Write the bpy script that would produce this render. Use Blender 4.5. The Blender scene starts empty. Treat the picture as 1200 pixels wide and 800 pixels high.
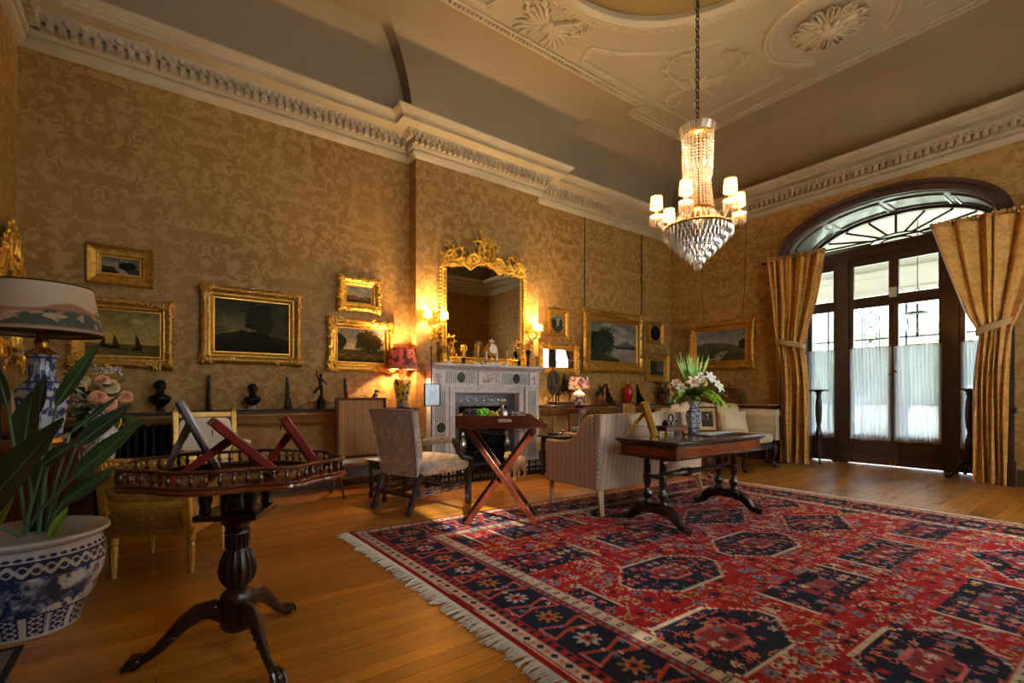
WORLD = 3.2; WORLD_R = 17.0; SUN = 3.5; SUND = (.12,1,-.58); EXPO = 1.95
P_SC = 14; P_CH = 6; P_CI = 2.2; P_YL = 20; P_FL = 5; E_SH = .6; E_RED = .15; E_FLW = .12
import bpy, bmesh, math, random
import numpy as np
from mathutils import Vector, Matrix, Euler
R = math.radians; pi = math.pi; sin = math.sin; cos = math.cos
C = bpy.context.scene.collection
SC = bpy.context.scene
rnd = random.Random(11)
T = Matrix.Translation
def RZ(a): return Matrix.Rotation(R(a), 4, 'Z')
def RX(a): return Matrix.Rotation(R(a), 4, 'X')
def RY(a): return Matrix.Rotation(R(a), 4, 'Y')
def SCL(x, y, z): return Matrix.Diagonal((x, y, z, 1))

# ------------------------------------------------------------------ mesh builder
class MB:
    def __init__(s): s.v = []; s.f = []; s.m = None
    def add(s, vs, fs):
        n = len(s.v)
        if s.m is not None:
            M = s.m; vs = [(M @ Vector(p))[:] for p in vs]
        s.v.extend([tuple(p) for p in vs]); s.f.extend([tuple(i + n for i in q) for q in fs])
        return s
    def at(s, m): s.m = m; return s
    def box(s, x0, x1, y0, y1, z0, z1):
        v = [(x0,y0,z0),(x1,y0,z0),(x1,y1,z0),(x0,y1,z0),(x0,y0,z1),(x1,y0,z1),(x1,y1,z1),(x0,y1,z1)]
        return s.add(v, [(0,3,2,1),(4,5,6,7),(0,1,5,4),(1,2,6,5),(2,3,7,6),(3,0,4,7)])
    def cbox(s, c, d): return s.box(c[0]-d[0]/2,c[0]+d[0]/2,c[1]-d[1]/2,c[1]+d[1]/2,c[2]-d[2]/2,c[2]+d[2]/2)
    def bar(s, p, q, w, d, up=(0,0,1), w2=None, d2=None):
        p = Vector(p); q = Vector(q); t = (q-p).normalized(); u = Vector(up)
        if abs(t.dot(u)) > .98: u = Vector((0,1,0))
        a = t.cross(u).normalized(); b = a.cross(t)
        w2 = w if w2 is None else w2; d2 = d if d2 is None else d2
        v = []
        for c, ww, dd in ((p,w,d),(q,w2,d2)):
            for i, j in ((-1,-1),(1,-1),(1,1),(-1,1)): v.append(c + a*(i*ww/2) + b*(j*dd/2))
        return s.add(v, [(0,3,2,1),(4,5,6,7),(0,1,5,4),(1,2,6,5),(2,3,7,6),(3,0,4,7)])
    def lathe(s, prof, n=20, c=(0,0,0), sx=1, sy=1, rot=0):
        v = []; f = []; m = len(prof)
        for r, z in prof:
            for k in range(n):
                a = 2*pi*k/n + rot
                v.append((c[0]+r*cos(a)*sx, c[1]+r*sin(a)*sy, c[2]+z))
        for i in range(m-1):
            for k in range(n):
                f.append((i*n+k, i*n+(k+1)%n, (i+1)*n+(k+1)%n, (i+1)*n+k))
        if prof[0][0] > 1e-5: f.append(tuple(range(n-1,-1,-1)))
        if prof[-1][0] > 1e-5: f.append(tuple((m-1)*n+k for k in range(n)))
        return s.add(v, f)
    def tube(s, pts, r, n=8, closed=False, flat=1.0, up=None):
        P = [Vector(p) for p in pts]; m = len(P)
        rs = r if isinstance(r, (list, tuple)) else [r]*m
        v = []; f = []; prev = None
        for i in range(m):
            if closed: t = P[(i+1)%m]-P[i-1]
            else: t = P[min(i+1,m-1)]-P[max(i-1,0)]
            if t.length < 1e-9: t = Vector((0,0,1))
            t.normalize()
            if up is not None:
                a = t.cross(Vector(up))
                if a.length < 1e-4: a = t.cross(Vector((1,0,0)))
            elif prev is None:
                a = t.cross(Vector((0,0,1)))
                if a.length < .1: a = t.cross(Vector((1,0,0)))
            else: a = prev - t*prev.dot(t)
            a.normalize(); prev = a; b = t.cross(a)
            for k in range(n):
                g = 2*pi*k/n
                v.append(P[i] + a*(cos(g)*rs[i]) + b*(sin(g)*rs[i]*flat))
        for i in range(m if closed else m-1):
            j = (i+1) % m
            for k in range(n):
                f.append((i*n+k, i*n+(k+1)%n, j*n+(k+1)%n, j*n+k))
        if not closed: f.append(tuple(range(n-1,-1,-1))); f.append(tuple((m-1)*n+k for k in range(n)))
        return s.add(v, f)
    def ball(s, c, r, n=10, m=7):
        r = r if isinstance(r, (list, tuple)) else (r, r, r)
        v = [(c[0],c[1],c[2]-r[2])]; f = []
        for i in range(1, m):
            a = -pi/2 + pi*i/m
            for k in range(n):
                b = 2*pi*k/n; v.append((c[0]+r[0]*cos(a)*cos(b), c[1]+r[1]*cos(a)*sin(b), c[2]+r[2]*sin(a)))
        v.append((c[0],c[1],c[2]+r[2])); L = len(v)-1
        for k in range(n):
            f.append((0, 1+(k+1)%n, 1+k)); f.append((L, 1+(m-2)*n+k, 1+(m-2)*n+(k+1)%n))
        for i in range(m-2):
            for k in range(n):
                f.append((1+i*n+k, 1+i*n+(k+1)%n, 1+(i+1)*n+(k+1)%n, 1+(i+1)*n+k))
        return s.add(v, f)
    def prism(s, poly, z0, z1):
        n = len(poly); v = [(x,y,z0) for x,y in poly]+[(x,y,z1) for x,y in poly]
        f = [tuple(range(n-1,-1,-1)), tuple(range(n,2*n))]+[(k,(k+1)%n,n+(k+1)%n,n+k) for k in range(n)]
        return s.add(v, f)
    def grid(s, fn, nu, nv, cu=False, cv=False):
        v = [fn(i/(nu if cu else nu-1), j/(nv if cv else nv-1)) for i in range(nu) for j in range(nv)]
        f = []
        for i in range(nu if cu else nu-1):
            for j in range(nv if cv else nv-1):
                f.append((i*nv+j, ((i+1)%nu)*nv+j, ((i+1)%nu)*nv+(j+1)%nv, i*nv+(j+1)%nv))
        return s.add(v, f)

def spow(x, e): return math.copysign(abs(x)**e, x)
def cushion(mb, c, d, e=.35, n=20, m=12, puff=0):
    """a rounded-box cushion (superellipsoid)"""
    def fn(u, v):
        a = 2*pi*u; b = -pi/2+pi*v
        x = spow(cos(b), e)*spow(cos(a), e); y = spow(cos(b), e)*spow(sin(a), e); z = spow(sin(b), .6)
        k = 1-puff*(x*x+y*y)/2
        return (c[0]+d[0]/2*x, c[1]+d[1]/2*y, c[2]+d[2]/2*z*k)
    mb.grid(fn, n, m, cu=True)

def obj(name, mb, mat, parent=None, smooth=40, bevel=0, sub=0, kind=None, label=None, loc=None, rot=None, solid=0, recalc=True):
    me = bpy.data.meshes.new(name)
    me.from_pydata(mb.v, [], mb.f)
    if recalc:
        b = bmesh.new(); b.from_mesh(me); bmesh.ops.recalc_face_normals(b, faces=b.faces); b.to_mesh(me); b.free()
    if smooth:
        me.shade_smooth(); me.set_sharp_from_angle(angle=R(smooth))
    o = bpy.data.objects.new(name, me); C.objects.link(o)
    if mat: me.materials.append(mat)
    if parent: o.parent = parent
    if loc: o.location = loc
    if rot is not None: o.rotation_euler = (0,0,R(rot))
    if solid:
        m = o.modifiers.new('s', 'SOLIDIFY'); m.thickness = solid; m.offset = 0
    if bevel:
        m = o.modifiers.new('b', 'BEVEL'); m.width = bevel; m.segments = 2; m.limit_method = 'ANGLE'; m.angle_limit = R(35)
    if sub:
        m = o.modifiers.new('u', 'SUBSURF'); m.levels = sub; m.render_levels = sub
    if kind: o['kind'] = kind
    if label: o['label'] = label
    return o
def tag(o, label, cat, group=None, kind=None):
    o['label'] = label; o['category'] = cat
    if group: o['group'] = group
    if kind: o['kind'] = kind
    return o
def thing(name, label, cat, loc=(0,0,0), rz=0, group=None):
    o = bpy.data.objects.new(name, None); C.objects.link(o)
    o.empty_display_size = .05
    o.location = loc; o.rotation_euler = (0,0,R(rz))
    return tag(o, label, cat, group)
def dup_tree(o, parent=None):
    c = o.copy(); C.objects.link(c)
    if parent: c.parent = parent
    for ch in list(o.children): dup_tree(ch, c)
    return c
def dup(o, label, loc, rz=0, group=None, scale=None):
    c = dup_tree(o); c['label'] = label; c.location = loc; c.rotation_euler = (0,0,R(rz))
    if group: c['group'] = group
    if scale: c.scale = (scale,)*3
    return c
def copy_part(o, parent, m):
    c = o.copy(); C.objects.link(c); c.parent = parent; c.matrix_local = m
    return c
def struct(name, mb, mat, **k):
    return obj(name, mb, mat, kind='structure', **k)

# ------------------------------------------------------------------ colours and materials
def lin1(c): return c/12.92 if c <= .04045 else ((c+.055)/1.055)**2.4
def S(h, k=1.0):
    if isinstance(h, str): h = [int(h[i:i+2],16)/255 for i in (0,2,4)]
    else: h = [v/255 for v in h]
    return tuple(lin1(v)*k for v in h)+(1,)
def linA(a):
    a = np.clip(a/255.0, 0, 1); return np.where(a <= .04045, a/12.92, ((a+.055)/1.055)**2.4)

class NT:
    def __init__(s, name):
        s.mat = bpy.data.materials.new(name); s.mat.use_nodes = True
        s.t = s.mat.node_tree; s.n = s.t.nodes; s.l = s.t.links
        s.b = s.n['Principled BSDF']; s.out = s.n['Material Output']
    def new(s, typ, **k):
        n = s.n.new(typ)
        for a, b in k.items(): setattr(n, a, b)
        return n
    def inp(s, node, key, val):
        if hasattr(val, 'links') or isinstance(val, bpy.types.NodeSocket): s.l.new(val, node.inputs[key])
        else: node.inputs[key].default_value = val
    def math(s, op, a, b=0.0, c=0.0):
        n = s.new('ShaderNodeMath', operation=op)
        s.inp(n, 0, a); s.inp(n, 1, b)
        if len(n.inputs) > 2: s.inp(n, 2, c)
        return n.outputs[0]
    def pos(s, kind='Object'): return s.new('ShaderNodeTexCoord').outputs[kind]
    def wpos(s): return s.new('ShaderNodeNewGeometry').outputs['Position']
    def xyz(s, v): 
        n = s.new('ShaderNodeSeparateXYZ'); s.l.new(v, n.inputs[0]); return n.outputs
    def vec(s, x, y, z):
        n = s.new('ShaderNodeCombineXYZ'); s.inp(n,0,x); s.inp(n,1,y); s.inp(n,2,z); return n.outputs[0]
    def scale(s, v, k):
        n = s.new('ShaderNodeMapping'); s.l.new(v, n.inputs[0]); n.inputs['Scale'].default_value = k; return n.outputs[0]
    def noise(s, v, sc, det=3, dist=0, rough=.5):
        n = s.new('ShaderNodeTexNoise'); s.l.new(v, n.inputs['Vector'])
        n.inputs['Scale'].default_value = sc; n.inputs['Detail'].default_value = det
        n.inputs['Distortion'].default_value = dist; n.inputs['Roughness'].default_value = rough
        return n.outputs['Fac']
    def voro(s, v, sc, out='Distance'):
        n = s.new('ShaderNodeTexVoronoi'); s.l.new(v, n.inputs['Vector']); n.inputs['Scale'].default_value = sc
        return n.outputs[out]
    def ramp(s, fac, stops):
        n = s.new('ShaderNodeValToRGB'); s.l.new(fac, n.inputs[0]); cr = n.color_ramp
        while len(cr.elements) < len(stops): cr.elements.new(.5)
        for e, (p, c) in zip(cr.elements, stops):
            e.position = p; e.color = c if isinstance(c, (tuple, list)) else (c, c, c, 1)
        return n.outputs[0]
    def mix(s, fac, a, b, mode='MIX'):
        n = s.new('ShaderNodeMix', data_type='RGBA', blend_type=mode)
        s.inp(n, 0, fac); s.inp(n, 6, a); s.inp(n, 7, b); return n.outputs[2]
    def set(s, **k):
        for a, b in k.items(): s.inp(s.b, a.replace('_', ' '), b)
        return s
    def bump(s, h, strength=.3, dist=.01):
        n = s.new('ShaderNodeBump'); n.inputs['Strength'].default_value = strength; n.inputs['Distance'].default_value = dist
        s.l.new(h, n.inputs['Height']); s.l.new(n.outputs[0], s.b.inputs['Normal']); return s

_mc = {}
def mat(name, col, rough=.5, metal=0, var=0, vs=8, bump=0, bs=60, spec=.5, emit=None, es=0, coat=0, sheen=0, stretch=None):
    """plain surface with procedural tone variation and fine bump"""
    if name in _mc: return _mc[name]
    t = NT(name); c = S(col) if not (isinstance(col, tuple) and len(col) == 4) else col
    p = t.pos()
    if stretch: p = t.scale(p, stretch)
    if var:
        n = t.noise(p, vs, 4)
        d = tuple(v*(1-var) for v in c[:3])+(1,); l = tuple(min(1, v*(1+var)) for v in c[:3])+(1,)
        t.set(Base_Color=t.ramp(n, [(.3, d), (.7, l)]))
    else: t.set(Base_Color=c)
    t.set(Roughness=rough, Metallic=metal); t.b.inputs['Specular IOR Level'].default_value = spec
    if coat: t.b.inputs['Coat Weight'].default_value = coat; t.b.inputs['Coat Roughness'].default_value = .15
    if sheen: t.b.inputs['Sheen Weight'].default_value = sheen
    if bump: t.bump(t.noise(p, bs, 3), bump, .004)
    if emit: t.set(Emission_Color=S(emit), Emission_Strength=es)
    _mc[name] = t.mat; return t.mat

def vcol_mat(name, rough=.6, metal=0, bump=0, bs=200, spec=.4, coat=0, var=0):
    t = NT(name); a = t.new('ShaderNodeAttribute', attribute_name='Col')
    c = a.outputs['Color']
    if var: c = t.mix(1.0, c, t.ramp(t.noise(t.pos(), 150, 2), [(.3, 1-var), (.7, 1.0)]), 'MULTIPLY')
    t.set(Base_Color=c, Roughness=rough, Metallic=metal)
    t.b.inputs['Specular IOR Level'].default_value = spec
    if coat: t.b.inputs['Coat Weight'].default_value = coat; t.b.inputs['Coat Roughness'].default_value = .08
    if bump: t.bump(t.noise(t.pos(), bs, 3), bump, .004)
    return t.mat

def colgrid(name, posfn, colfn, nu, nv, mat, parent=None, cu=False, kind=None, smooth=True, label=None):
    """dense sheet whose dye / paint colours are computed per vertex (numpy)"""
    u = np.linspace(0, 1, nu); v = np.linspace(0, 1, nv)
    U, V = np.meshgrid(u, v, indexing='ij')
    X, Y, Z = posfn(U, V); co = np.stack([X, Y, Z], -1).reshape(-1, 3).astype(np.float32)
    i, j = np.meshgrid(np.arange(nu-1), np.arange(nv-1), indexing='ij')
    a = (i*nv+j).ravel(); q = np.stack([a, a+nv, a+nv+1, a+1], -1).astype(np.int32)
    me = bpy.data.meshes.new(name)
    me.vertices.add(len(co)); me.vertices.foreach_set('co', co.ravel())
    me.loops.add(q.size); me.loops.foreach_set('vertex_index', q.ravel())
    me.polygons.add(len(q)); me.polygons.foreach_set('loop_start', np.arange(0, q.size, 4, dtype=np.int32))
    me.update(calc_edges=True)
    col = linA(np.asarray(colfn(U, V), dtype=float).reshape(-1, 3))
    at = me.color_attributes.new('Col', 'FLOAT_COLOR', 'POINT')
    at.data.foreach_set('color', np.concatenate([col, np.ones((len(col), 1))], 1).astype(np.float32).ravel())
    if smooth: me.shade_smooth()
    me.materials.append(mat)
    o = bpy.data.objects.new(name, me); C.objects.link(o)
    if parent: o.parent = parent
    if kind: o['kind'] = kind
    if label: o['label'] = label
    return o

# numpy value noise
def hsh(ix, iy, seed): 
    n = (ix.astype(np.int64)*374761393 + iy.astype(np.int64)*668265263 + seed*1442695041) & 0x7fffffff
    n = ((n ^ (n >> 13))*1274126177) & 0x7fffffff
    return ((n ^ (n >> 16)) & 0xffff)/65535.0
def vnoise(x, y, seed=0):
    ix = np.floor(x); iy = np.floor(y); fx = x-ix; fy = y-iy
    fx = fx*fx*(3-2*fx); fy = fy*fy*(3-2*fy)
    a = hsh(ix, iy, seed); b = hsh(ix+1, iy, seed); c = hsh(ix, iy+1, seed); d = hsh(ix+1, iy+1, seed)
    return (a*(1-fx)+b*fx)*(1-fy)+(c*(1-fx)+d*fx)*fy
def fbm(x, y, seed=0, o=4):
    s = 0; a = .5; t = 0
    for k in range(o):
        s = s+a*vnoise(x*2**k, y*2**k, seed+k*7); t += a; a *= .5
    return s/t
def mixc(a, b, t):
    t = np.asarray(t)[..., None]; return np.asarray(a, float)*(1-t)+np.asarray(b, float)*t
def sstep(a, b, x): 
    t = np.clip((x-a)/(b-a), 0, 1); return t*t*(3-2*t)

# ---- shared materials
def damask(name, a, b, sc=1.0, axis='xz', sheen=.0, rough=.6):
    t = NT(name); x, y, z = t.xyz(t.wpos())
    h = t.math('ADD', x, y)
    u = t.math('PINGPONG', h, .36*sc); w = t.math('ADD', z, t.math('MULTIPLY', t.math('FLOOR', t.math('DIVIDE', h, .72*sc)), .37))
    v = t.vec(u, w, 0)
    n1 = t.noise(v, 11/sc, 4, .9, .6)
    warp = t.noise(t.vec(h, z, 0), 1.3, 2)
    line = t.math('ABSOLUTE', t.math('SUBTRACT', n1, .5))
    f = t.ramp(n1, [(.46, 0.0), (.54, .85)])
    rim = t.ramp(line, [(.0, 1.0), (.03, 0.0)])
    fine = t.noise(t.scale(t.vec(h, z, 0), (180, 6, 1)), 1, 2)
    c = t.mix(t.math('MULTIPLY', f, t.ramp(warp, [(.3, .55), (.65, 1.0)])), S(a), S(b))
    c = t.mix(t.math('MULTIPLY', rim, .22), c, S(b, .5))
    c = t.mix(1.0, c, t.ramp(fine, [(.3, .88), (.7, 1.0)]), 'MULTIPLY')
    t.set(Base_Color=c, Roughness=rough); t.b.inputs['Specular IOR Level'].default_value = .25
    t.bump(t.math('ADD', f, t.math('MULTIPLY', fine, .25)), .18, .004)
    return t.mat
WALL = damask('gold_damask_wallpaper', (176,136,76), (146,100,34), 1.15)
PLASTER = mat('cream_plaster', (178,160,128), .6, var=.06, vs=3, bump=.08, bs=30, spec=.2)
COVE = mat('cove_paint', (150,128,98), .7, var=.05, vs=1.5, bump=.05, bs=40, spec=.15)
CEIL = mat('ceiling_paint', (166,148,118), .7, var=.05, vs=1.2, bump=.05, bs=40, spec=.15)
DOME = mat('dome_paint', (132,108,62), .7, var=.08, vs=1.5, spec=.15)
MAHOG = mat('mahogany', (92,40,20), .28, var=.35, vs=7, stretch=(1,9,1), coat=.4)
MAHOG2 = mat('mahogany_upright', (84,34,17), .28, var=.35, vs=7, stretch=(9,9,1), coat=.4)
DARKW = mat('dark_oak', (46,26,18), .32, var=.3, vs=9, stretch=(5,5,1), coat=.35, bump=.1, bs=70)
DOORW = mat('door_wood', (74,48,42), .3, var=.25, vs=9, stretch=(6,6,1), coat=.3)
EBON = mat('ebonised', (24,19,18), .3, var=.2)
IRON = mat('black_iron', (20,20,22), .45, .4, var=.2)
GOLD = mat('gilt', (226,174,66), .36, .8, var=.3, vs=25, bump=.25, bs=90)
GOLDF = mat('gilt_flat', (206,150,56), .38, .75, var=.12, vs=18)
GOLDD = mat('gilt_dull', (186,138,54), .42, .7, var=.35, vs=30, bump=.25, bs=100)
GILTW = mat('gilt_wood', (198,152,66), .4, .35, var=.22, vs=20, bump=.1, bs=60)
BRASS = mat('brass', (196,150,70), .25, 1, var=.15)
BRONZE = mat('dark_bronze', (38,31,25), .35, .7, var=.3, vs=20)
MARBLE = None
GREENM = mat('green_marble', (62,70,56), .2, var=.4, vs=25)
CREAMD = mat('white_porcelain', (226,222,214), .15, var=.03, spec=.6)
LEAF = mat('leaf_green', (58,92,46), .42, var=.35, vs=9)
LEAFD = mat('leaf_dark', (44,62,40), .38, var=.4, vs=6)
LEAFB = mat('leaf_bright', (136,184,56), .4, var=.3, vs=9)
STEEL = mat('polished_steel', (170,170,168), .25, 1, var=.2, vs=14)
def marble_mat():
    t = NT('white_marble'); p = t.pos()
    n = t.noise(p, 5, 6, 2.2); v = t.math('ABSOLUTE', t.math('SUBTRACT', n, .5))
    t.set(Base_Color=t.ramp(v, [(.0, S((186,176,172))), (.03, S((214,206,200))), (.2, S((224,217,210)))]), Roughness=.32)
    return t.mat
MARBLE = marble_mat()
def glass_mat(name, tint=(1,1,1,1), rough=0.0, ior=1.5):
    t = NT(name); t.set(Base_Color=tint, Roughness=rough, IOR=ior, Transmission_Weight=1.0); return t.mat
def cutglass_mat():
    t = NT('clear_glass'); g = t.new('ShaderNodeBsdfGlossy'); g.inputs['Roughness'].default_value = .04
    tr = t.new('ShaderNodeBsdfTransparent'); tr.inputs[0].default_value = (.93,.96,.97,1); d = t.new('ShaderNodeBsdfTranslucent'); d.inputs[0].default_value = (.8,.84,.88,1)
    lw = t.new('ShaderNodeLayerWeight'); lw.inputs[0].default_value = .45
    m = t.new('ShaderNodeMixShader'); m2 = t.new('ShaderNodeMixShader'); m2.inputs[0].default_value = .16
    t.l.new(lw.outputs['Facing'], m.inputs[0]); t.l.new(tr.outputs[0], m.inputs[1]); t.l.new(g.outputs[0], m.inputs[2])
    t.l.new(m.outputs[0], m2.inputs[1]); t.l.new(d.outputs[0], m2.inputs[2]); t.l.new(m2.outputs[0], t.out.inputs[0]); return t.mat
GLASS = cutglass_mat()
def pane_mat(name, tint=(.96,.98,.97,1)):
    t = NT(name); g = t.new('ShaderNodeBsdfGlossy'); g.inputs['Roughness'].default_value = .02
    tr = t.new('ShaderNodeBsdfTransparent'); tr.inputs[0].default_value = tint
    m = t.new('ShaderNodeMixShader'); fr = t.new('ShaderNodeFresnel'); fr.inputs[0].default_value = 1.35
    t.l.new(fr.outputs[0], m.inputs[0]); t.l.new(tr.outputs[0], m.inputs[1]); t.l.new(g.outputs[0], m.inputs[2])
    t.l.new(m.outputs[0], t.out.inputs[0]); return t.mat
PANE = pane_mat('window_glass')
def crystal_mat():
    t = NT('cut_crystal'); g = t.new('ShaderNodeBsdfGlossy'); g.inputs['Roughness'].default_value = .2
    g.inputs['Color'].default_value = (.95,.93,.88,1)
    tr = t.new('ShaderNodeBsdfTransparent'); tr.inputs[0].default_value = (.9,.87,.8,1)
    tl = t.new('ShaderNodeBsdfTranslucent'); tl.inputs[0].default_value = (.92,.86,.74,1)
    m = t.new('ShaderNodeMixShader'); m.inputs[0].default_value = .62
    m2 = t.new('ShaderNodeMixShader'); m2.inputs[0].default_value = .68
    t.l.new(g.outputs[0], m2.inputs[1]); t.l.new(tl.outputs[0], m2.inputs[2])
    t.l.new(tr.outputs[0], m.inputs[1]); t.l.new(m2.outputs[0], m.inputs[2]); t.l.new(m.outputs[0], t.out.inputs[0]); return t.mat
CRYSTAL = crystal_mat()
def sheer_mat(name, col, tr=.35, tl=.5):
    t = NT(name); a = t.new('ShaderNodeBsdfTransparent')
    b = t.new('ShaderNodeBsdfTranslucent'); b.inputs[0].default_value = S(col)
    d = t.new('ShaderNodeBsdfDiffuse'); d.inputs[0].default_value = S(col)
    m = t.new('ShaderNodeMixShader'); m.inputs[0].default_value = tl
    t.l.new(d.outputs[0], m.inputs[1]); t.l.new(b.outputs[0], m.inputs[2])
    m2 = t.new('ShaderNodeMixShader'); m2.inputs[0].default_value = 1-tr
    t.l.new(a.outputs[0], m2.inputs[1]); t.l.new(m.outputs[0], m2.inputs[2]); t.l.new(m2.outputs[0], t.out.inputs[0]); return t.mat
def shade_mat(name, col, glow, strength, colfn=None):
    """lamp shade: cloth lit from within by its own bulb (a lit lamp gives off light)"""
    t = NT(name); t.set(Base_Color=S(col), Roughness=.8, Emission_Color=S(glow), Emission_Strength=strength)
    tr = t.new('ShaderNodeBsdfTranslucent'); tr.inputs[0].default_value = S(col); tp = t.new('ShaderNodeBsdfTransparent'); tp.inputs[0].default_value = S(glow)
    m = t.new('ShaderNodeMixShader'); m.inputs[0].default_value = .3; m2 = t.new('ShaderNodeMixShader'); m2.inputs[0].default_value = .25
    t.l.new(t.b.outputs[0], m.inputs[1]); t.l.new(tr.outputs[0], m.inputs[2]); t.l.new(m.outputs[0], m2.inputs[1]); t.l.new(tp.outputs[0], m2.inputs[2]); t.l.new(m2.outputs[0], t.out.inputs[0])
    return t.mat
def stripe_fabric(name, base, light, dark, period=.055):
    t = NT(name); x, y, z = t.xyz(t.pos()); h = t.math('ADD', x, y)
    f = t.math('FRACT', t.math('DIVIDE', h, period))
    st = t.ramp(f, [(.0, S(base)), (.08, S(dark)), (.12, S(base)), (.42, S(base)), (.46, S(light)), (.86, S(light)), (.90, S(dark)), (.94, S(base))])
    wv = t.math('SINE', t.math('MULTIPLY', z, 150)); off = t.math('MULTIPLY', wv, .09)
    dd = t.math('ABSOLUTE', t.math('SUBTRACT', t.math('ADD', f, off), .66))
    c = t.mix(t.ramp(dd, [(.05, 1.0), (.09, 0.0)]), st, S(dark))
    n = t.noise(t.pos(), 260, 2)
    t.set(Base_Color=t.mix(1.0, c, t.ramp(n, [(.3, .86), (.7, 1.0)]), 'MULTIPLY'), Roughness=.75); t.bump(n, .15, .002); return t.mat
def brocade(name, a, b, c3=None, k=.16, rough=.55, sheen=.0):
    t = NT(name); x, y, z = t.xyz(t.pos()); h = t.math('ADD', x, t.math('MULTIPLY', y, .9))
    u = t.math('PINGPONG', h, k); w = t.math('PINGPONG', z, k*1.5); v = t.vec(u, w, t.math('MULTIPLY', y, .0))
    n = t.noise(v, 2.0/k, 3, 1.8); f = t.ramp(n, [(.47, 0.0), (.52, 1.0)])
    c = t.mix(f, S(a), S(b))
    if c3: c = t.mix(t.ramp(n, [(.62, 0.0), (.66, 1.0)]), c, S(c3))
    fine = t.noise(t.pos(), 300, 2)
    t.set(Base_Color=t.mix(1.0, c, t.ramp(fine, [(.3, .88), (.7, 1.0)]), 'MULTIPLY'), Roughness=rough)
    t.b.inputs['Sheen Weight'].default_value = sheen
    t.bump(t.math('ADD', f, t.math('MULTIPLY', fine, .4)), .15, .003); return t.mat
CREAMB = brocade('cream_brocade', (196,176,138), (214,196,158), k=.11)
GOLDB = brocade('gold_brocade', (168,120,50), (140,94,34), k=.12)
GREYB = brocade('grey_brocade', (188,172,152), (220,204,180), (186,134,104), k=.24)
STRIPE = stripe_fabric('striped_silk', (192,156,124), (210,190,168), (166,132,106), .062)
# ================================================================== THE ROOM
X0, X1, Y0, Y1 = -.95, 8.15, -1.2, 5.8
BX0, BX1, BY = 2.63, 4.62, 5.6
ZC = 4.09
PATH = [(X0,Y1),(BX0,Y1),(BX0,BY),(BX1,BY),(BX1,Y1),(X1,Y1),(X1,Y0),(X0,Y0)]
def offs(path, o):
    n = len(path); out = []
    for i, p in enumerate(path):
        a = Vector(p)-Vector(path[i-1]); b = Vector(path[(i+1)%n])-Vector(p)
        a.normalize(); b.normalize()
        na = Vector((a.y,-a.x)); nb = Vector((b.y,-b.x))
        q = Vector(p)+o*na+(o*nb if abs(a.dot(b)) < .5 else Vector((0,0)))
        out.append((q.x,q.y))
    return out
def sweep_room(mb, prof, path=PATH):
    rings = [[(x,y,z) for x,y in offs(path,o)] for o,z in prof]; n = len(path)
    v = [p for r in rings for p in r]; f = []
    for i in range(len(prof)-1):
        for k in range(n): f.append((i*n+k, i*n+(k+1)%n, (i+1)*n+(k+1)%n, (i+1)*n+k))
    return mb.add(v, f)
YZX = Matrix(((0,0,1,0),(1,0,0,0),(0,1,0,0),(0,0,0,1)))     # prism poly (y,z) extruded along x
XZY = Matrix(((1,0,0,0),(0,0,1,0),(0,1,0,0),(0,0,0,1)))     # prism poly (x,z) extruded along y

# floor: strip oak boards running the length of the room
def floor_mat():
    t = NT('oak_strip_floor'); p = t.wpos()
    b = t.new('ShaderNodeTexBrick'); t.l.new(p, b.inputs['Vector'])
    b.inputs['Scale'].default_value = 1; b.inputs['Brick Width'].default_value = 1.9; b.inputs['Row Height'].default_value = .082
    b.inputs['Mortar Size'].default_value = .0016; b.inputs['Mortar Smooth'].default_value = .1; b.inputs['Bias'].default_value = 0
    b.offset = .37; b.offset_frequency = 2; b.squash = 1
    b.inputs['Color1'].default_value = S((206,140,50)); b.inputs['Color2'].default_value = S((164,102,30)); b.inputs['Mortar'].default_value = S((62,34,10))
    g = t.noise(t.scale(p, (1.2,26,1)), 2.2, 5, .6, .6)
    blot = t.noise(p, 1.3, 3)
    c = t.mix(1.0, b.outputs['Color'], t.ramp(g, [(.25, S((222,212,198))), (.65, S((255,252,246)))]), 'MULTIPLY')
    c = t.mix(1.0, c, t.ramp(blot, [(.3, .72), (.6, 1.0)]), 'MULTIPLY')
    t.set(Base_Color=c, Roughness=t.ramp(g, [(.3, .32), (.7, .26)])); t.b.inputs['Specular IOR Level'].default_value = .5
    t.bump(t.math('SUBTRACT', t.math('MULTIPLY', g, .08), b.outputs['Fac']), .15, .002)
    return t.mat
mb = MB(); mb.box(X0-.15, 8.93, Y0-.15, Y1+.15, -.12, 0)
struct('floor', mb, floor_mat(), smooth=0)

HX0, HX1, HZ = 3.21, 4.16, 1.02      # firebox opening
mb = MB(); mb.box(X0-.15, HX0, Y1, Y1+.15, 0, 4.5).box(HX1, X1+.15, Y1, Y1+.15, 0, 4.5).box(HX0, HX1, Y1, Y1+.15, HZ, 4.5)
mb.box(BX0, HX0, BY, Y1, 0, 4.5).box(HX1, BX1, BY, Y1, 0, 4.5).box(HX0, HX1, BY, Y1, HZ, 4.5)
struct('wall_back', mb, WALL, smooth=0)
mb = MB(); mb.box(X0-.15, X0, Y0-.15, Y1, 0, 4.5); struct('wall_left', mb, WALL, smooth=0)
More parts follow.
